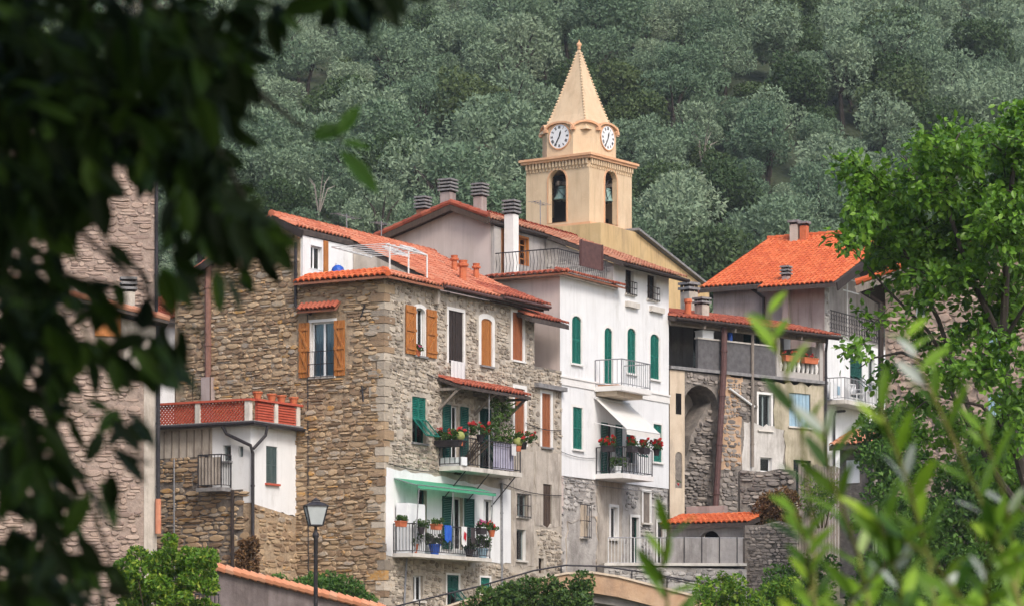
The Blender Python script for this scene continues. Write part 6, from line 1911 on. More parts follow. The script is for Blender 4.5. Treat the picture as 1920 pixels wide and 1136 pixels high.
for (r_, z) in ((a, zl0 + .01), (b, zl1)):
    g.bar((-r_, -r_, z), (r_, -r_, z), .025, .025); g.bar((r_, -r_, z), (r_, r_, z), .025, .025); g.bar((r_, r_, z), (-r_, r_, z), .025, .025); g.bar((-r_, r_, z), (-r_, -r_, z), .025, .025)
ln = part('lantern', g, 'iron', lp)
for i in range(4):
    c = [(-1, -1), (1, -1), (1, 1), (-1, 1)]
    p0, p1 = c[i], c[(i + 1) % 4]
    g = MB(); g.add([(p0[0] * a * .97, p0[1] * a * .97, zl0 + .02), (p1[0] * a * .97, p1[1] * a * .97, zl0 + .02), (p1[0] * b * .97, p1[1] * b * .97, zl1 - .01), (p0[0] * b * .97, p0[1] * b * .97, zl1 - .01)], [(0, 1, 2, 3)])
    part('pane', g, 'lamp_frost', ln)
g = MB(); g.lathe([(.32, zl1), (.315, zl1 + .015), (.2, zl1 + .06), (.11, zl1 + .085), (.10, zl1 + .11), (.12, zl1 + .115), (.05, zl1 + .14), (.015, zl1 + .17)], 4, rot=math.pi / 4); part('roof', g, 'iron', ln)
lp.rotation_euler = (0, 0, R(12))

# ------------------------------------------------------------------ garden wall with the sloping tile coping
GW = Frame(392, 72.0, 8, -.5)
gw = GW.root('garden_wall', 'dusky mauve wall with a sloping terracotta coping at the bottom', 'wall')
GWF = Fac(GW, 'f')
po = GWF.poly([(392, 1066), (560, 1108), (720, 1147), (720, 1230), (392, 1230)])
wall(GWF, gw, po, 'wall_dusky', thick=.5)
c0, c1 = po[0], po[2]
g = MB(); g.prism([GWF.P(c0[0] - .1, c0[1], -.12), GWF.P(c1[0], c1[1], -.12), GWF.P(c1[0], c1[1] + .12, .62), GWF.P(c0[0] - .1, c0[1] + .12, .62)], (0, 0, .05)); part('coping', g, 'wood_dark', gw)
n = 22
for i in range(n):
    t = i / n; t2 = (i + 1.1) / n
    a = GWF.P(c0[0] + (c1[0] - c0[0]) * t, c0[1] + (c1[1] - c0[1]) * t + .10, -.08); b = GWF.P(c0[0] + (c1[0] - c0[0]) * t2, c0[1] + (c1[1] - c0[1]) * t2 + .07, -.08)
    g = MB(); g.tube([a, b], [.11, .10], 8, random.Random(i).random()); part('coping_tile', g, 'coping_tile', gw)
GT = Frame(366, 66.0, 0, -.5)
gt = GT.root('iron_gate', 'small black iron gate at the bottom beside the yellow-green bush', 'gate')
GTF = Fac(GT, 'f')
q = GTF.rect((366, 1112, 410, 1200))
for i in range(7):
    x = q[0] + (q[1] - q[0]) * i / 6
    g = MB(); g.tube([GTF.P(x, q[2], 0), GTF.P(x, q[3], 0)], .014, 5); part('bar', g, 'iron', gt)
g = MB(); g.tube([GTF.P(q[0], q[3] - .02, 0), GTF.P(q[1], q[3] - .02, 0)], .02, 5); g.tube([GTF.P(q[0], q[3] - .35, 0), GTF.P(q[1], q[3] - .35, 0)], .014, 5); part('rail', g, 'iron', gt)

# ------------------------------------------------------------------ hump-backed footbridge
B = Frame(960, 84.0, 3, -1.0)
b_root = B.root('footbridge', 'hump-backed footbridge with ochre parapet and black iron railing', 'bridge')
BF = Fac(B, 'f'); BB = Fac(B, 'f', 2.2)
top = [(690, 1190), (800, 1150), (900, 1118), (1000, 1088), (1060, 1076), (1110, 1074), (1160, 1082), (1230, 1100), (1310, 1120), (1390, 1137), (1500, 1160), (1650, 1190)]
tp = BF.poly(top)
g = MB()
bot = [(p[0], p[1] - .55) for p in tp]
for (a, b, c, d) in zip(tp, tp[1:], bot, bot[1:]):
    g.add([BF.P(*a, 0), BF.P(*b, 0), BF.P(*d, 0), BF.P(*c, 0), BF.P(*a, .25), BF.P(*b, .25), BF.P(*d, .25), BF.P(*c, .25)], [(0, 1, 2, 3), (7, 6, 5, 4), (0, 4, 5, 1), (3, 2, 6, 7)])
part('parapet', g, 'plaster_rust', b_root)
g = MB()
for a, b in zip(tp, tp[1:]):
    g.bar(BF.P(a[0], a[1] + .03, .12), BF.P(b[0], b[1] + .03, .12), .36, .06)
part('coping', g, 'plaster_cream', b_root)
g = MB()
for (a, b) in zip(bot, bot[1:]):
    g.add([BF.P(a[0], a[1] + .15, .2), BF.P(b[0], b[1] + .15, .2), BF.P(b[0], b[1] + .15, 2.3), BF.P(a[0], a[1] + .15, 2.3), BF.P(a[0], a[1] - .25, .2), BF.P(b[0], b[1] - .25, .2), BF.P(b[0], b[1] - .25, 2.3), BF.P(a[0], a[1] - .25, 2.3)], [(0, 1, 2, 3), (4, 7, 6, 5), (0, 4, 5, 1), (2, 6, 7, 3)])
part('deck', g, 'paving', b_root)
g = MB()
for x in (tp[1][0], tp[-2][0]):
    BF.box(g, x - .8, x + .8, -6, ground_z(0, 84) + .8, .1, 2.2)
part('pier', g, 'mortar_grey', b_root)
rail_px = [(700, 1146), (790, 1124), (900, 1098), (1000, 1069), (1060, 1059), (1130, 1061), (1200, 1071), (1290, 1087), (1440, 1112), (1560, 1132)]
for (dd, fac_, dy) in ((0, BB, 0),):
    rp = fac_.poly(rail_px)
    for off, rr in ((0, .028), (-.42, .02)):
        g = MB(); g.tube([fac_.P(p[0], p[1] + off, 0) for p in rp], rr, 6); part('rail', g, 'iron', b_root)
    L = rp[-1][0] - rp[0][0]
    n = 13
    for i in range(n):
        x = rp[0][0] + L * (i + .3) / n
        for a, b in zip(rp, rp[1:]):
            if a[0] <= x <= b[0]:
                z = a[1] + (b[1] - a[1]) * (x - a[0]) / (b[0] - a[0])
        g = MB(); g.tube([fac_.P(x, z - 1.05, 0), fac_.P(x, z, 0)], .022, 5); part('post', g, 'iron', b_root)
rp = BF.poly([(1190, 1071 - 3), (1290, 1092), (1400, 1113), (1560, 1145)])
g = MB(); g.tube([BF.P(p[0], p[1], .1) for p in rp], .022, 6); part('rail', g, 'iron', b_root)

# ------------------------------------------------------------------ shrubs, creepers and the hedge
def blobs_px(pts, t, dt=.6, seed=1, r=(.3, .5), n=1):
    """blob centres at pixels and a distance; radii in metres"""
    rng = random.Random(seed); out = []
    o = None
    for (x, y) in pts:
        for _ in range(n):
            out.append((W(x + rng.uniform(-8, 8) * (n > 1), y + rng.uniform(-8, 8) * (n > 1), t + rng.uniform(-dt, dt)), rng.uniform(*r)))
    return out
def px_bush(name, pts, t, label, mat, seed, size, per, r=(.3, .5), dt=.6, cat='bush', n=1, group=None, aspect=.5, stems=5):
    bl = blobs_px(pts, t, dt, seed, r, n)
    zmin = min(b[0].z for b in bl)
    zg_ = ground_z(0, t)
    if cat in ('bush', 'hedge') and t < 115:                   # the shrub goes on down to the ground
        rg = random.Random(seed)
        z = zmin - .2
        xs = [b[0].x for b in bl]
        while z > zg_ + .1:
            for _ in range(max(3, int((max(xs) - min(xs)) / .6))):
                bl.append((Vector((rg.uniform(min(xs), max(xs)), t + rg.uniform(-dt, dt), z)), rg.uniform(*r) * 1.2))
            z -= .4
        zmin = zg_ + .4
    c = Vector((sum(b[0].x for b in bl) / len(bl), t, zmin - .4))
    return bush(name, c, label, [((b[0] - c)[:], (b[1], b[1], b[1] * .85)) for b in bl], mat, seed, size, per, cat, stems, group, aspect)
def fillpx(x0, x1, y0, y1, nx, ny, f=None, seed=1):
    rng = random.Random(seed); out = []
    for j in range(ny):
        for i in range(nx):
            x = x0 + (x1 - x0) * (i + rng.uniform(.1, .9)) / nx; y = y0 + (y1 - y0) * (j + rng.uniform(.1, .9)) / ny
            if f is None or f(x, y): out.append((x, y))
    return out
px_bush('leafy_bush', fillpx(225, 398, 1005, 1180, 8, 8, lambda x, y: y > 1028 + abs(x - 310) * .3 - (18 if x > 290 else 0) + 14 * math.sin(x * .09), 3), 62, 'yellow-green leafy bush at the bottom beside the garden wall', 'leaf_bush', 201, .05, 260, (.13, .30))
px_bush('ivy_hedge', fillpx(880, 1108, 1075, 1180, 14, 6, lambda x, y: y > 1086 + max(0, (1010 - x)) * .26, 5), 83.0, 'dense ivy hedge spilling over the bridge parapet', 'leaf_vine', 202, .065, 150, (.22, .4), .35, 'hedge')
px_bush('low_shrub', fillpx(500, 690, 1072, 1150, 14, 5, lambda x, y: y > 1082 + (10 if x < 560 else 0) + max(0, x - 640) * .5, 7), 88, 'low green shrubs at the foot of the brown stone wall behind the lamp', 'leaf_creeper', 203, .06, 170, (.22, .38))
px_bush('dry_creeper', fillpx(450, 482, 1010, 1080, 3, 7, None, 8), 91.5, 'rust and green creeper hanging from the annex base wall', 'leaf_dry', 204, .07, 60, (.12, .22), .2, 'creeper')
px_bush('brown_thicket', fillpx(1425, 1492, 925, 1000, 6, 6, lambda x, y: abs(x - 1462) + abs(y - 960) < 55, 9), 107.5, 'brown dried thicket hanging on the dark retaining wall', 'leaf_dry', 205, .06, 150, (.22, .38), .3, 'creeper')
px_bush('yellow_tuft', fillpx(1512, 1568, 905, 960, 5, 4, None, 10), 105, 'yellowish grass tuft in front of the plank fence', 'leaf_bush', 206, .09, 60, (.25, .4), .3, 'plant', aspect=.2)
px_bush('bright_bush', fillpx(1310, 1500, 1082, 1180, 9, 6, lambda x, y: y > 1090 + (25 if 1390 < x < 1430 else 0), 12), 80, 'bright green bush below the bridge right of centre', 'leaf_bush', 207, .06, 150, (.22, .38))
px_bush('dark_bush', fillpx(1440, 1560, 1020, 1150, 6, 6, lambda x, y: y > 1040 + (1560 - x) * .3, 13), 90, 'dark green bush at the foot of the retaining wall', 'leaf_creeper', 208, .07, 120, (.3, .5))
def crf(x, y):
    return y > 1085 - (x - 1620) * 1.25 if x < 1800 else y > 850 - (x - 1800) * .8
px_bush('wall_creeper', fillpx(1600, 1960, 760, 1200, 17, 20, crf, 14), 88.5, 'mass of green creeper climbing the right stone house', 'leaf_creeper', 209, .085, 120, (.35, .6), .7, 'creeper', stems=10)
px_bush('house_shrub', fillpx(1620, 1720, 760, 900, 6, 7, lambda x, y: (x - 1670) ** 2 / 2500 + (y - 830) ** 2 / 4900 < 1, 15), 87, 'dark round shrub by the black drainpipe of the right house', 'leaf_creeper', 210, .08, 120, (.3, .5))
px_bush('wall_fern', [(1355, 1078), (1362, 1085), (1350, 1090)], 103.5, 'small olive tuft growing from the stone terrace wall', 'leaf_bush', 211, .06, 60, (.15, .22), .1, 'plant')
px_bush('green_shrub', fillpx(330, 385, 290, 380, 4, 6, None, 17), 213, 'bright green shrub low on the hillside glimpsed beside the tall left building', 'leaf_bush', 212, .16, 120, (.8, 1.3))
# ------------------------------------------------------------------ hillside trees
def crown_mesh(seed, mat, Rr=2.4, ncl=16, nq=5200, leaf=.115, flat=.85, aspect=.42):
    rng = np.random.default_rng(seed)
    blobs = []
    for k in range(ncl):
        a = rng.uniform(0, 6.283); q = rng.random() ** .5
        zz = rng.uniform(-.55, .9)
        rr = math.sqrt(max(.05, 1 - zz * zz * .8)) * q * Rr * .72
        blobs.append(((rr * math.cos(a), rr * math.sin(a), zz * Rr * flat * .7), tuple(np.array([1, 1, .8]) * rng.uniform(.30, .46) * Rr)))
    return leaf_cloud('crown', blobs, mat, seed, leaf, aspect, nq // ncl, shell=.6, outward=.7, jit=.5, fold=.1)
def trunk_mesh(seed, h=2.4, r=.16, mat='bark', spread=1.2):
    rng = random.Random(seed); g = MB()
    p = Vector((0, 0, -.5)); pts = [p]
    for i in range(4):
        p = p + Vector((rng.uniform(-.2, .2), rng.uniform(-.2, .2), (h + .5) / 4)); pts.append(p)
    g.tube(pts, [r * 1.3, r * 1.05, r * .9, r * .8, r * .7], 7)
    for k in range(5):
        a = k * 1.26 + rng.uniform(-.4, .4)
        q = pts[-1] + Vector((math.cos(a) * spread, math.sin(a) * spread, rng.uniform(.8, 1.8)))
        g.tube([pts[-2], (pts[-1] + q) / 2 + Vector((0, 0, .2)), q], [r * .6, r * .4, r * .12], 5)
    return g.mesh('trunk', mat)
KT_ = {}
crowns = {'olive': [crown_mesh(300 + i, 'leaf_olive', 2.75, 15) for i in range(8)],
          'oak': [crown_mesh(320 + i, 'leaf_oak', 2.6, 20, 5200, .12, 1.0, .6) for i in range(4)],
          'scrub': [crown_mesh(340 + i, 'leaf_scrub', 2.3, 14, 2200, .11, .7) for i in range(3)]}
trunks = [trunk_mesh(350 + i) for i in range(4)]
dead = trunk_mesh(360, 3.5, .12, 'bark_pale', 1.6)
rng = random.Random(77)
cand = []
y = 176.0
while y < 345:
    x = -95 + rng.uniform(0, 4)
    while x < 130:
        jx, jy = x + rng.uniform(-1.6, 1.6), y + rng.uniform(-1.6, 1.6)
        z = hill_z(jx, jy)
        px_, py_ = PX((jx, jy, z + 3))
        if -60 < px_ < 1980 and -130 < py_ < 640:
            cand.append((jy, jx, z, px_, py_))
        x += 4.3 * rng.uniform(.8, 1.3)
    y += 4.2
# things: those that show (inside the frame, above the roofs); the rest is one mass
def roofline(px_):
    pts = [(0, 600), (300, 560), (440, 480), (520, 470), (700, 470), (850, 430), (1000, 470), (1200, 520), (1300, 560), (1450, 500), (1620, 480), (1920, 520)]
    for (a, ya), (b, yb) in zip(pts, pts[1:]):
        if a <= px_ <= b: return ya + (yb - ya) * (px_ - a) / (b - a)
    return 500
vis = [c for c in cand if 0 < c[3] < 1920 and -45 < c[4] < roofline(c[3]) + 10]
rest = [c for c in cand if c not in set(vis)]
vis.sort()
vis0 = list(vis)
print('hill trees', len(cand), 'visible', len(vis))
rest += vis[300:]
vis = vis[:300]
LAB = {'olive': ('olive_tree', 'grey-green olive tree', 'grey-green olive trees on the hillside'),
       'oak': ('oak_tree', 'dark green oak', 'dark green trees on the hillside'),
       'scrub': ('dry_tree', 'brownish tree', 'brownish trees on the hillside')}
def kind_at(px_, py_, rng):
    band = math.sin(px_ * .006 + py_ * .004) + .6 * math.sin(px_ * .013 - py_ * .009 + 2)
    r_ = rng.random()
    if band > .95 and r_ < .55: return 'oak'
    if px_ > 1480 and py_ < 230 and r_ < .5: return 'oak'
    if r_ < .045: return 'scrub'
    if r_ < .13: return 'oak'
    return 'olive'
for (yy, xx, z, px_, py_) in vis:
    kd = kind_at(px_, py_, rng)
    nm, lab, grp = LAB[kd]
    hor = 'left of the pink gable house' if px_ < 690 else 'between the pink gable and the tower' if px_ < 985 else 'behind the bell tower' if px_ < 1200 else 'between the tower and the orange roof' if px_ < 1440 else 'above the orange-roofed house' if px_ < 1640 else 'above the bright broad-leaved tree'
    ver = 'high up' if py_ < 130 else 'midway up' if py_ < 290 else 'low down'
    lab = '%s on the wooded hillside, %s, %s' % (lab, ver, hor)
    t = link(nm, None); t.location = (xx, yy, z); t.rotation_euler = (0, 0, rng.uniform(0, 6.28))
    s = rng.choice((.66, .8, .9, 1, 1.1, 1.25, 1.42)) * rng.uniform(.93, 1.07); t.scale = (s, s, s * rng.uniform(.9, 1.15))
    tag(t, lab, 'tree', grp)
    link('trunk', rng.choice(trunks), t)
    c = link('crown', rng.choice(crowns[kd]), t); c.location = (0, 0, 3.0)
for (px_, py_, s, lab) in ((1307, 325, 1.1, 'pale leafless dead tree standing among the olives right of the tower'), (600, 420, 1.0, 'pale leafless trunk low on the hillside left of the pink gable')):
    for yy in np.arange(178, 330, 1.0):
        q = W(px_, py_, yy)
        if hill_z(q.x, yy) + 1.5 >= q.z: break
    t = link('dead_tree', None); t.location = (q.x, yy - 3.2, hill_z(q.x, yy - 3.2)); t.scale = (s * .6, s * .6, s * 1.0); tag(t, lab, 'tree', 'dead trees on the hillside')
    link('trunk', dead, t)
# the rest of the wood beyond the frame as one mass
small = [crown_mesh(380 + i, 'leaf_olive', 2.5, 10, 420, .40, .85, .5) for i in range(2)]
mid = [crown_mesh(390 + i, 'leaf_olive', 2.7, 14, 2000, .165, .9, .42) for i in range(3)]
def grab(m):
    v = np.empty(len(m.vertices) * 3, dtype=np.float32); m.vertices.foreach_get('co', v); return v.reshape(-1, 3)
Vs, Vm = [grab(m) for m in small], [grab(m) for m in mid]
shown = set(vis0)
allV, rv = [], []
for c in rest:
    (yy, xx, z, px_, py_) = c
    v = rng.choice(Vm if c in shown else Vs) * rng.uniform(.8, 1.2) + np.array([xx, yy, z + 2.8]); allV.append(v); rv.append(np.full(len(v), rng.random()))
for _ in range(1300):                                  # the wood goes on above and beside the picture
    yy = rng.uniform(180, 400); xx = rng.uniform(-150, 190)
    z = hill_z(xx, yy); px_, py_ = PX((xx, yy, z + 3))
    if -60 < px_ < 1980 and py_ > -130: continue
    v = Vs[rng.randrange(2)] * rng.uniform(.9, 1.3) + np.array([xx, yy, z + 2.8]); allV.append(v); rv.append(np.full(len(v), rng.random()))
V = np.concatenate(allV); tag(part('distant_wood', np_mesh('distant_wood', V, np.arange(len(V)).reshape(-1, 4), np.concatenate(rv), 'leaf_olive'), None), 'grey-green olive wood continuing over the hillside beyond the picture', 'trees', kind='stuff')
# low undergrowth between the trunks
Cs = []
r2 = np.random.default_rng(9)
for _ in range(2600):
    yy = r2.uniform(176, 330); xx = r2.uniform(-90, 125)
    z = hill_z(xx, yy); px_, py_ = PX((xx, yy, z))
    if -60 < px_ < 1980 and -140 < py_ < 620:
        s = r2.uniform(.35, 1.0)
        Cs.append(np.array([xx, yy, z + .2]) + r2.normal(size=(26, 3)) * np.array([s, s, s * .45]))
C_ = np.concatenate(Cs)
V, Q, k = leaves_np(C_, r2.normal(size=C_.shape) + np.array([0, 0, .6]), r2.uniform(.12, .26, len(C_)), .45, r2)
tag(part('undergrowth', np_mesh('undergrowth', V, Q, np.repeat(np.repeat(r2.random(len(Cs)), 26), k), 'leaf_oak'), None), 'low scrub between the trees of the hillside', 'undergrowth', kind='stuff')

# ------------------------------------------------------------------ leaf pieces
def leaf_mb(mb, p, ax, nrm, L, Wd, r, curl=.15):
    """one broad leaf: six-corner blade folded along its midrib"""
    ax = ax.normalized(); sd = ax.cross(nrm).normalized(); up = sd.cross(ax)
    rows = [(0, 0), (.22, .75), (.5, 1.0), (.78, .68), (1, 0)]
    vs = []
    for t, w in rows:
        c = p + ax * (L * t) - up * (curl * L * t * t)
        vs += [c - sd * (Wd / 2 * w) + up * (.12 * Wd * w), c, c + sd * (Wd / 2 * w) + up * (.12 * Wd * w)]
    fs = []
    for i in range(4):
        a = i * 3
        fs += [(a, a + 1, a + 4, a + 3), (a + 1, a + 2, a + 5, a + 4)]
    mb.add(vs, fs, r)
def leafy(parent, items, mat, keep, seed, stuff='foliage'):
    """items: (pos, axis, normal, length, width); the largest in view become leaf objects, the rest one mass"""
    rng = random.Random(seed)
    def key(it):
        x, y = PX(it[0]) if it[0].y > .3 else (-1e4, 0)
        return -(it[3] / max(it[0].y, .3)) if -20 < x < 1940 and -20 < y < 1150 else 1.0
    items = sorted(items, key=key)
    off = parent.matrix_basis.translation if parent else Vector()
    root = parent
    while root.parent: root = root.parent
    off = root.location
    for it in items[:keep]:
        mb = MB(); leaf_mb(mb, Vector((0, 0, 0)), it[1], it[2], it[3], it[4], rng.random())
        o = part('leaf', mb, mat, parent); o.location = it[0] - off
    if len(items) > keep:
        mb = MB()
        for it in items[keep:]:
            leaf_mb(mb, it[0] - off, it[1], it[2], it[3], it[4], rng.random())
        tag(part(stuff, mb, mat, parent), kind='stuff')
def rv3(rng, s=1.0):
    return Vector((rng.gauss(0, s), rng.gauss(0, s), rng.gauss(0, s)))

# ------------------------------------------------------------------ broad-leaved tree at the right
TT = 60.0
base = W(1960, 1240, TT); base.z = ground_z(0, TT) + .4
tr = link('broadleaf_tree', None); tr.location = base; tag(tr, 'bright green broad-leaved tree leaning in from the right edge', 'tree')
rng = random.Random(19)
limbs = [[(1965, 1230), (1950, 1000), (1900, 820), (1880, 640), (1890, 450), (1900, 300), (1930, 200)],
         [(1950, 1000), (1860, 880), (1800, 720), (1760, 600), (1700, 480), (1650, 400), (1610, 330)],
         [(1880, 640), (1820, 520), (1780, 400), (1770, 300), (1800, 250)],
         [(1860, 880), (1760, 690), (1690, 660), (1640, 670), (1610, 690)],
         [(1800, 720), (1740, 620), (1660, 540), (1600, 470)],
         [(1900, 820), (1840, 760), (1750, 740), (1700, 780)],
         [(1890, 450), (1840, 380), (1820, 300)], [(1900, 300), (1860, 270)],
         [(1880, 640), (1930, 560), (1960, 450)]]
g = MB()
tips = []
for i, L in enumerate(limbs):
    dt = rng.uniform(-2.2, 2.2) if i else 0
    pts = [W(x, y, TT + dt * (k / (len(L) - 1))) - base for k, (x, y) in enumerate(L)]
    r0 = .15 if i == 0 else .075 if i < 3 else .05
    gl = MB(); gl.tube(pts, [r0 * (1 - .8 * k / (len(L) - 1)) for k in range(len(L))], 7)
    part('trunk' if i == 0 else 'limb', gl, 'bark', tr)
items = []
dens = [(1600, 315, 30, 30, 30), (1640, 345, 45, 45, 60), (1690, 400, 60, 55, 90), (1610, 390, 26, 24, 30), (1600, 450, 30, 20, 26), (1640, 440, 45, 40, 60), (1700, 470, 60, 45, 80), (1750, 260, 40, 30, 40), (1780, 290, 60, 45, 70),
        (1830, 265, 45, 35, 50), (1880, 250, 40, 45, 50), (1910, 225, 22, 26, 26), (1770, 350, 60, 45, 70), (1850, 350, 60, 55, 80), (1900, 330, 40, 60, 60), (1780, 430, 70, 50, 90), (1860, 440, 60, 50, 80),
        (1760, 520, 55, 30, 44), (1740, 560, 35, 25, 30), (1830, 530, 60, 40, 60), (1900, 520, 40, 60, 55), (1820, 600, 55, 35, 40), (1890, 620, 40, 40, 36), (1640, 600, 40, 14, 14), (1620, 655, 30, 12, 14), (1690, 690, 40, 25, 22), (1730, 750, 45, 25, 24), (1800, 700, 50, 40, 34),
        (1780, 800, 60, 35, 40), (1700, 830, 45, 30, 30), (1850, 780, 45, 40, 32), (1900, 740, 40, 50, 34), (1870, 880, 60, 50, 50), (1760, 880, 50, 30, 30), (1660, 465, 30, 30, 28), (1960, 400, 60, 160, 90), (1960, 700, 50, 150, 60), (1720, 420, 70, 60, 90), (1800, 470, 70, 60, 90), (1880, 400, 50, 60, 70), (1860, 560, 60, 50, 60), (1700, 510, 50, 30, 40), (1740, 330, 50, 40, 50), (1820, 660, 70, 50, 40), (1900, 860, 40, 60, 40), (1910, 280, 30, 50, 40), (1760, 640, 60, 40, 20), (1840, 720, 60, 50, 22), (1900, 680, 40, 60, 26), (1860, 830, 60, 50, 22), (1910, 780, 30, 60, 22)]
tw = MB()
for (x, y, rx, ry, n) in dens:
    tc_ = TT + rng.uniform(-2.0, 2.0)
    cl = max(3, int(n / 4.8))
    for c in range(cl):
        a = rng.uniform(0, 6.283); q = rng.random() ** .5
        p = W(x + rx * q * math.cos(a), y + ry * q * math.sin(a), tc_ + rng.uniform(-.8, .8))
        ctr = W(x, y, tc_)
        d = (p - ctr); d = d.normalized() if d.length > .01 else Vector((0, 0, 1))
        d = (d + Vector((rng.uniform(-.6, .6), rng.uniform(-.6, .6), rng.uniform(-.5, .5)))).normalized()
        tw.tube([p - d * .45 - base, p - base, p + d * .22 - base], [.012, .009, .004], 4)
        for k in range(46):
            t = rng.uniform(-.38, .28)
            ax = (rv3(rng) + d * .9 + Vector((0, 0, -.25))).normalized()
            nr = (rv3(rng, .55) + Vector((.1, -.35, 1.0))).normalized()
            Ls = rng.uniform(.11, .20)
            items.append((p + d * t + rv3(rng, .10), ax, nr, Ls, Ls * .58))
tag(part('twigs', tw, 'bark', tr), kind='stuff')
cr = link('crown', None, tr)
leafy(cr, items, 'leaf_tree', 300, 20)

# ------------------------------------------------------------------ dark leafy tree hanging in close at the left
ft = link('foreground_tree', None); ft.location = (-1.6, 3.6, -1.75); tag(ft, 'dark out-of-focus leafy branches hanging across the left side', 'tree')
rng = random.Random(23)
def fl(x, y, t): return W(x, y, t)
brs = [[(-500, -500, 5.50), (-200, -250, 5.25), (100, -30, 5.00), (300, 120, 4.88), (420, 300, 4.75), (500, 450, 4.62)],
       [(100, -30, 5.00), (350, -20, 4.88), (560, -60, 4.75), (680, -20, 4.62)],
       [(-200, -250, 5.25), (-60, 100, 5.38), (60, 350, 5.25), (200, 480, 5.12), (330, 600, 5.00)],
       [(-60, 100, 5.38), (-20, 450, 5.50), (60, 700, 5.38), (150, 900, 5.25), (210, 1050, 5.25)],
       [(300, 120, 4.88), (480, 170, 4.75), (560, 235, 5.75), (640, 262, 5.60)],
       [(-500, -500, 5.50), (-480, 300, 5.75), (-420, 900, 6.00), (-300, 1900, 5.75), (-250, 3600, 5.50)]]
for L in brs:
    gl = MB(); n = len(L)
    big = L is brs[-1]
    gl.tube([fl(*p) - ft.location for p in L], [(.05 if big else .0055) * (1.3 - .9 * k / n) if not big else .05 + .012 * k for k in range(n)], 7)
    part('trunk' if big else 'branch', gl, 'bark', ft)
zones = [  # px, py, rx, ry, leaves : where the dark mass hangs
    (130, 80, 250, 120, 341), (320, 90, 130, 100, 155), (60, 250, 140, 110, 206), (230, 230, 130, 80, 124), (375, 240, 55, 90, 51), (400, 110, 55, 80, 44), (20, 430, 70, 130, 86), (350, 320, 60, 55, 37), (395, 390, 80, 55, 67), (450, 425, 70, 35, 41), (150, 345, 60, 40, 14), (50, 560, 90, 90, 67),
    (130, 600, 80, 60, 23), (235, 655, 90, 40, 23), (310, 610, 45, 30, 9), (40, 720, 70, 90, 62), (130, 740, 60, 50, 6), (30, 880, 70, 90, 67), (110, 930, 80, 70, 14), (200, 880, 50, 70, 4), (50, 1060, 90, 80, 76), (170, 1060, 60, 70, 12), (620, -12, 60, 30, 20), (710, -10, 40, 30, 11), (470, 10, 60, 30, 18), (210, 480, 50, 70, 5), (250, 770, 40, 80, 4), (430, 500, 40, 30, 6), (190, 820, 30, 50, 4), (330, 480, 40, 40, 5)]
items = []
for (x, y, rx, ry, n) in zones:
    for k in range(n):
        a = rng.uniform(0, 6.283); q = rng.random() ** .5
        t = rng.uniform(4.2, 5.8)
        p = fl(x + rx * q * math.cos(a), y + ry * q * math.sin(a), t)
        ax = Vector((rng.gauss(.35, .55), rng.gauss(0, .5), rng.gauss(-.75, .4))).normalized()
        nr = Vector((rng.gauss(0, .5), rng.gauss(-.6, .5), rng.gauss(.5, .5))).normalized()
        L = rng.uniform(.053, .094)
        items.append((p, ax, nr, L, L * rng.uniform(.32, .44)))
# unseen crown leaves added over and behind the camera to shade the left branches
for k in range(11000):
    p = Vector((rng.uniform(-3.4, .9), rng.uniform(-3.2, 6.2), rng.uniform(1.0, 3.8)))
    if p.x > .30 + .14 * p.z or (p.y > .4 and p.z < .262 * p.y + .22): continue
    ax = Vector((rng.gauss(.1, .6), rng.gauss(0, .6), rng.gauss(-.5, .4))).normalized()
    nr = Vector((rng.gauss(0, .5), rng.gauss(-.3, .5), rng.gauss(.8, .5))).normalized()
    L = rng.uniform(.14, .24)
    items.append((p, ax, nr, L, L * .55))
for k in range(3200):                                   # the added crown's unseen flank to the left of the view
    y_ = rng.uniform(-2.0, 6.2)
    p = Vector((-.19 * max(y_, 0) - rng.uniform(.15, 1.6) - (.4 if y_ < 1 else 0), y_, rng.uniform(-1.2, 1.6)))
    ax = Vector((rng.gauss(.1, .6), rng.gauss(0, .6), rng.gauss(-.7, .4))).normalized()
    nr = Vector((rng.gauss(0, .5), rng.gauss(0, .5), rng.gauss(.8, .5))).normalized()
    L = rng.uniform(.12, .2)
    items.append((p, ax, nr, L, L * .5))
cr = link('crown', None, ft)
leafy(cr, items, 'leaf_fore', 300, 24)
sp = []
for (x, y, dx, dy, L, w) in ((585, 262, 55, -30, .045, .5), (632, 258, 38, -62, .05, .36), (640, 266, 52, 6, .036, .3), (636, 282, 72, 70, .062, .3), (420, 95, 55, 18, .05, .4), (300, 500, 40, 60, .05, .4)):
    t = 5.6
    d = W(x + dx, y + dy, t) - W(x, y, t)
    sp.append((W(x, y, t), d + Vector((0, .01, 0)), Vector((.1, -.9, .4)), d.length * 1.1, d.length * w * 1.2))
tw = link('twig_leaves', None, ft)
leafy(tw, sp, 'leaf_sprig', 40, 25)

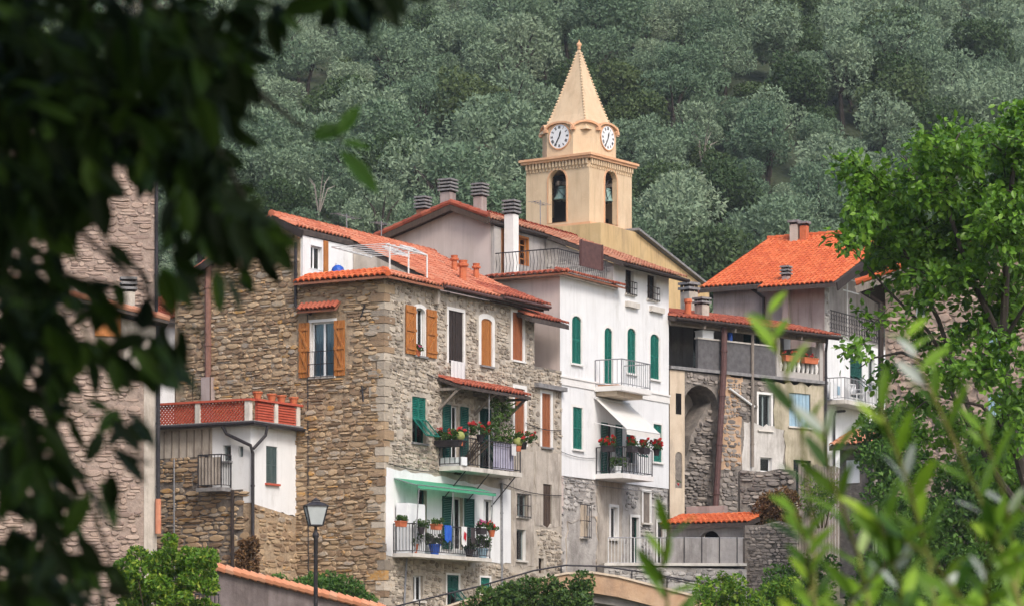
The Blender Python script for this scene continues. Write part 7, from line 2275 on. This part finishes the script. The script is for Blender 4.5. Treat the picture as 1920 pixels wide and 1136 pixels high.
# ------------------------------------------------------------------ bright willow sprigs in front, bottom right
rng = random.Random(29)
stems = [([(1930, 1180), (1870, 1010), (1800, 850), (1730, 700), (1695, 620)], 5.9, 20, 'tallest willow shoot leaning left across the right stone house'),
         ([(1640, 1190), (1610, 1040), (1560, 900), (1545, 800)], 5.4, 17, 'willow shoot with broad bright leaves before the plank fence'),
         ([(1760, 1190), (1740, 1040), (1700, 900), (1650, 760)], 5.6, 20, 'willow shoot rising left of the tallest one'),
         ([(1900, 1200), (1910, 1060), (1880, 920), (1840, 800)], 6.1, 17, 'willow shoot at the right edge over the creeper'),
         ([(1500, 1200), (1520, 1100), (1510, 1020), (1490, 960)], 5.8, 13, 'short willow shoot below the retaining wall'),
         ([(1830, 1210), (1800, 1120), (1740, 1040), (1690, 1010)], 5.1, 15, 'lowest willow shoot at bottom right'),
         ([(1580, 1200), (1600, 1120), (1660, 1060), (1700, 1040)], 5.2, 14, 'willow shoot lying across the bottom between taller shoots'),
         ([(1260, 1220), (1250, 1120), (1240, 1060), (1255, 990)], 5.8, 9, 'single small willow shoot below the white terrace railing'),
         ([(1530, 1210), (1525, 1000), (1500, 800), (1455, 640), (1440, 585)], 5.8, 12, 'thin willow shoot reaching up in front of the covered terrace'),
         ([(1700, 1210), (1690, 1120), (1670, 1030), (1640, 960)], 5.2, 18, 'bushy low willow shoot in the bottom right corner, left of the stone post'),
         ([(1870, 1210), (1850, 1130), (1850, 1060), (1870, 1000)], 5.0, 17, 'bushy low willow shoot hard by the bottom right corner')]
for (pts, t, n, lab) in stems:
    P0 = W(*pts[0], t)
    r_ = link('willow_shoot', None); r_.location = P0; tag(r_, lab, 'plant', 'bright willow shoots close to the camera')
    P_ = [W(x, y, t + .12 * math.sin(i * 1.7)) - P0 for i, (x, y) in enumerate(pts)]
    hang = 'hanging' in lab
    if not hang:
        low_ = P_[0] + Vector((0, .0, -(P0.z + 1.75)))
        P2 = [low_] + P_
    else:
        P2 = [P_[0] + Vector((.12, 0, .45)), P_[0] + Vector((.06, 0, .2))] + P_
    gl = MB(); gl.tube(P2, [.0045 * (1.2 - .8 * k / len(P2)) for k in range(len(P2))], 6); part('stem', gl, 'twig_green', r_)
    items = []
    for k in range(n):
        u = (k + rng.uniform(.2, .8)) / n * (len(P_) - 1); i = min(int(u), len(P_) - 2)
        p = P_[i] + (P_[i + 1] - P_[i]) * (u - i) + P0
        dr = (P_[i + 1] - P_[i]).normalized()
        sgn = 1 if k % 2 else -1
        ax = (dr * rng.uniform(.5, .9) + Vector((sgn * rng.uniform(.25, .75), rng.uniform(-.3, .3), rng.uniform(.0, .7)))).normalized()
        if hang: ax = Vector((rng.uniform(-.4, .4), rng.uniform(-.2, .2), -1)).normalized()
        nr = Vector((rng.uniform(-.5, .5), rng.uniform(-1, -.2), rng.uniform(.2, 1))).normalized()
        L = rng.uniform(.066, .11)
        items.append((p, ax, nr, L, L * rng.uniform(.22, .29)))
    leafy(r_, items, 'leaf_willow', 40, 30 + n)
# ------------------------------------------------------------------ the air between
hz = bpy.data.materials.new('haze_air'); hz.use_nodes = True
nt = hz.node_tree
nt.nodes.remove(nt.nodes['Principled BSDF'])
pv = nt.nodes.new('ShaderNodeVolumePrincipled')
pv.inputs['Color'].default_value = (.80, .88, 1.0, 1)
pv.inputs['Density'].default_value = .0002
nt.links.new(pv.outputs[0], nt.nodes['Material Output'].inputs['Volume'])
MATS['haze_air'] = hz
mb = MB(); mb.box(-460, 520, -70, 700, -9, 320)
o = part('haze', mb, 'haze_air'); tag(o, 'thin bluish haze in the air before the hillside', 'haze', kind='stuff')
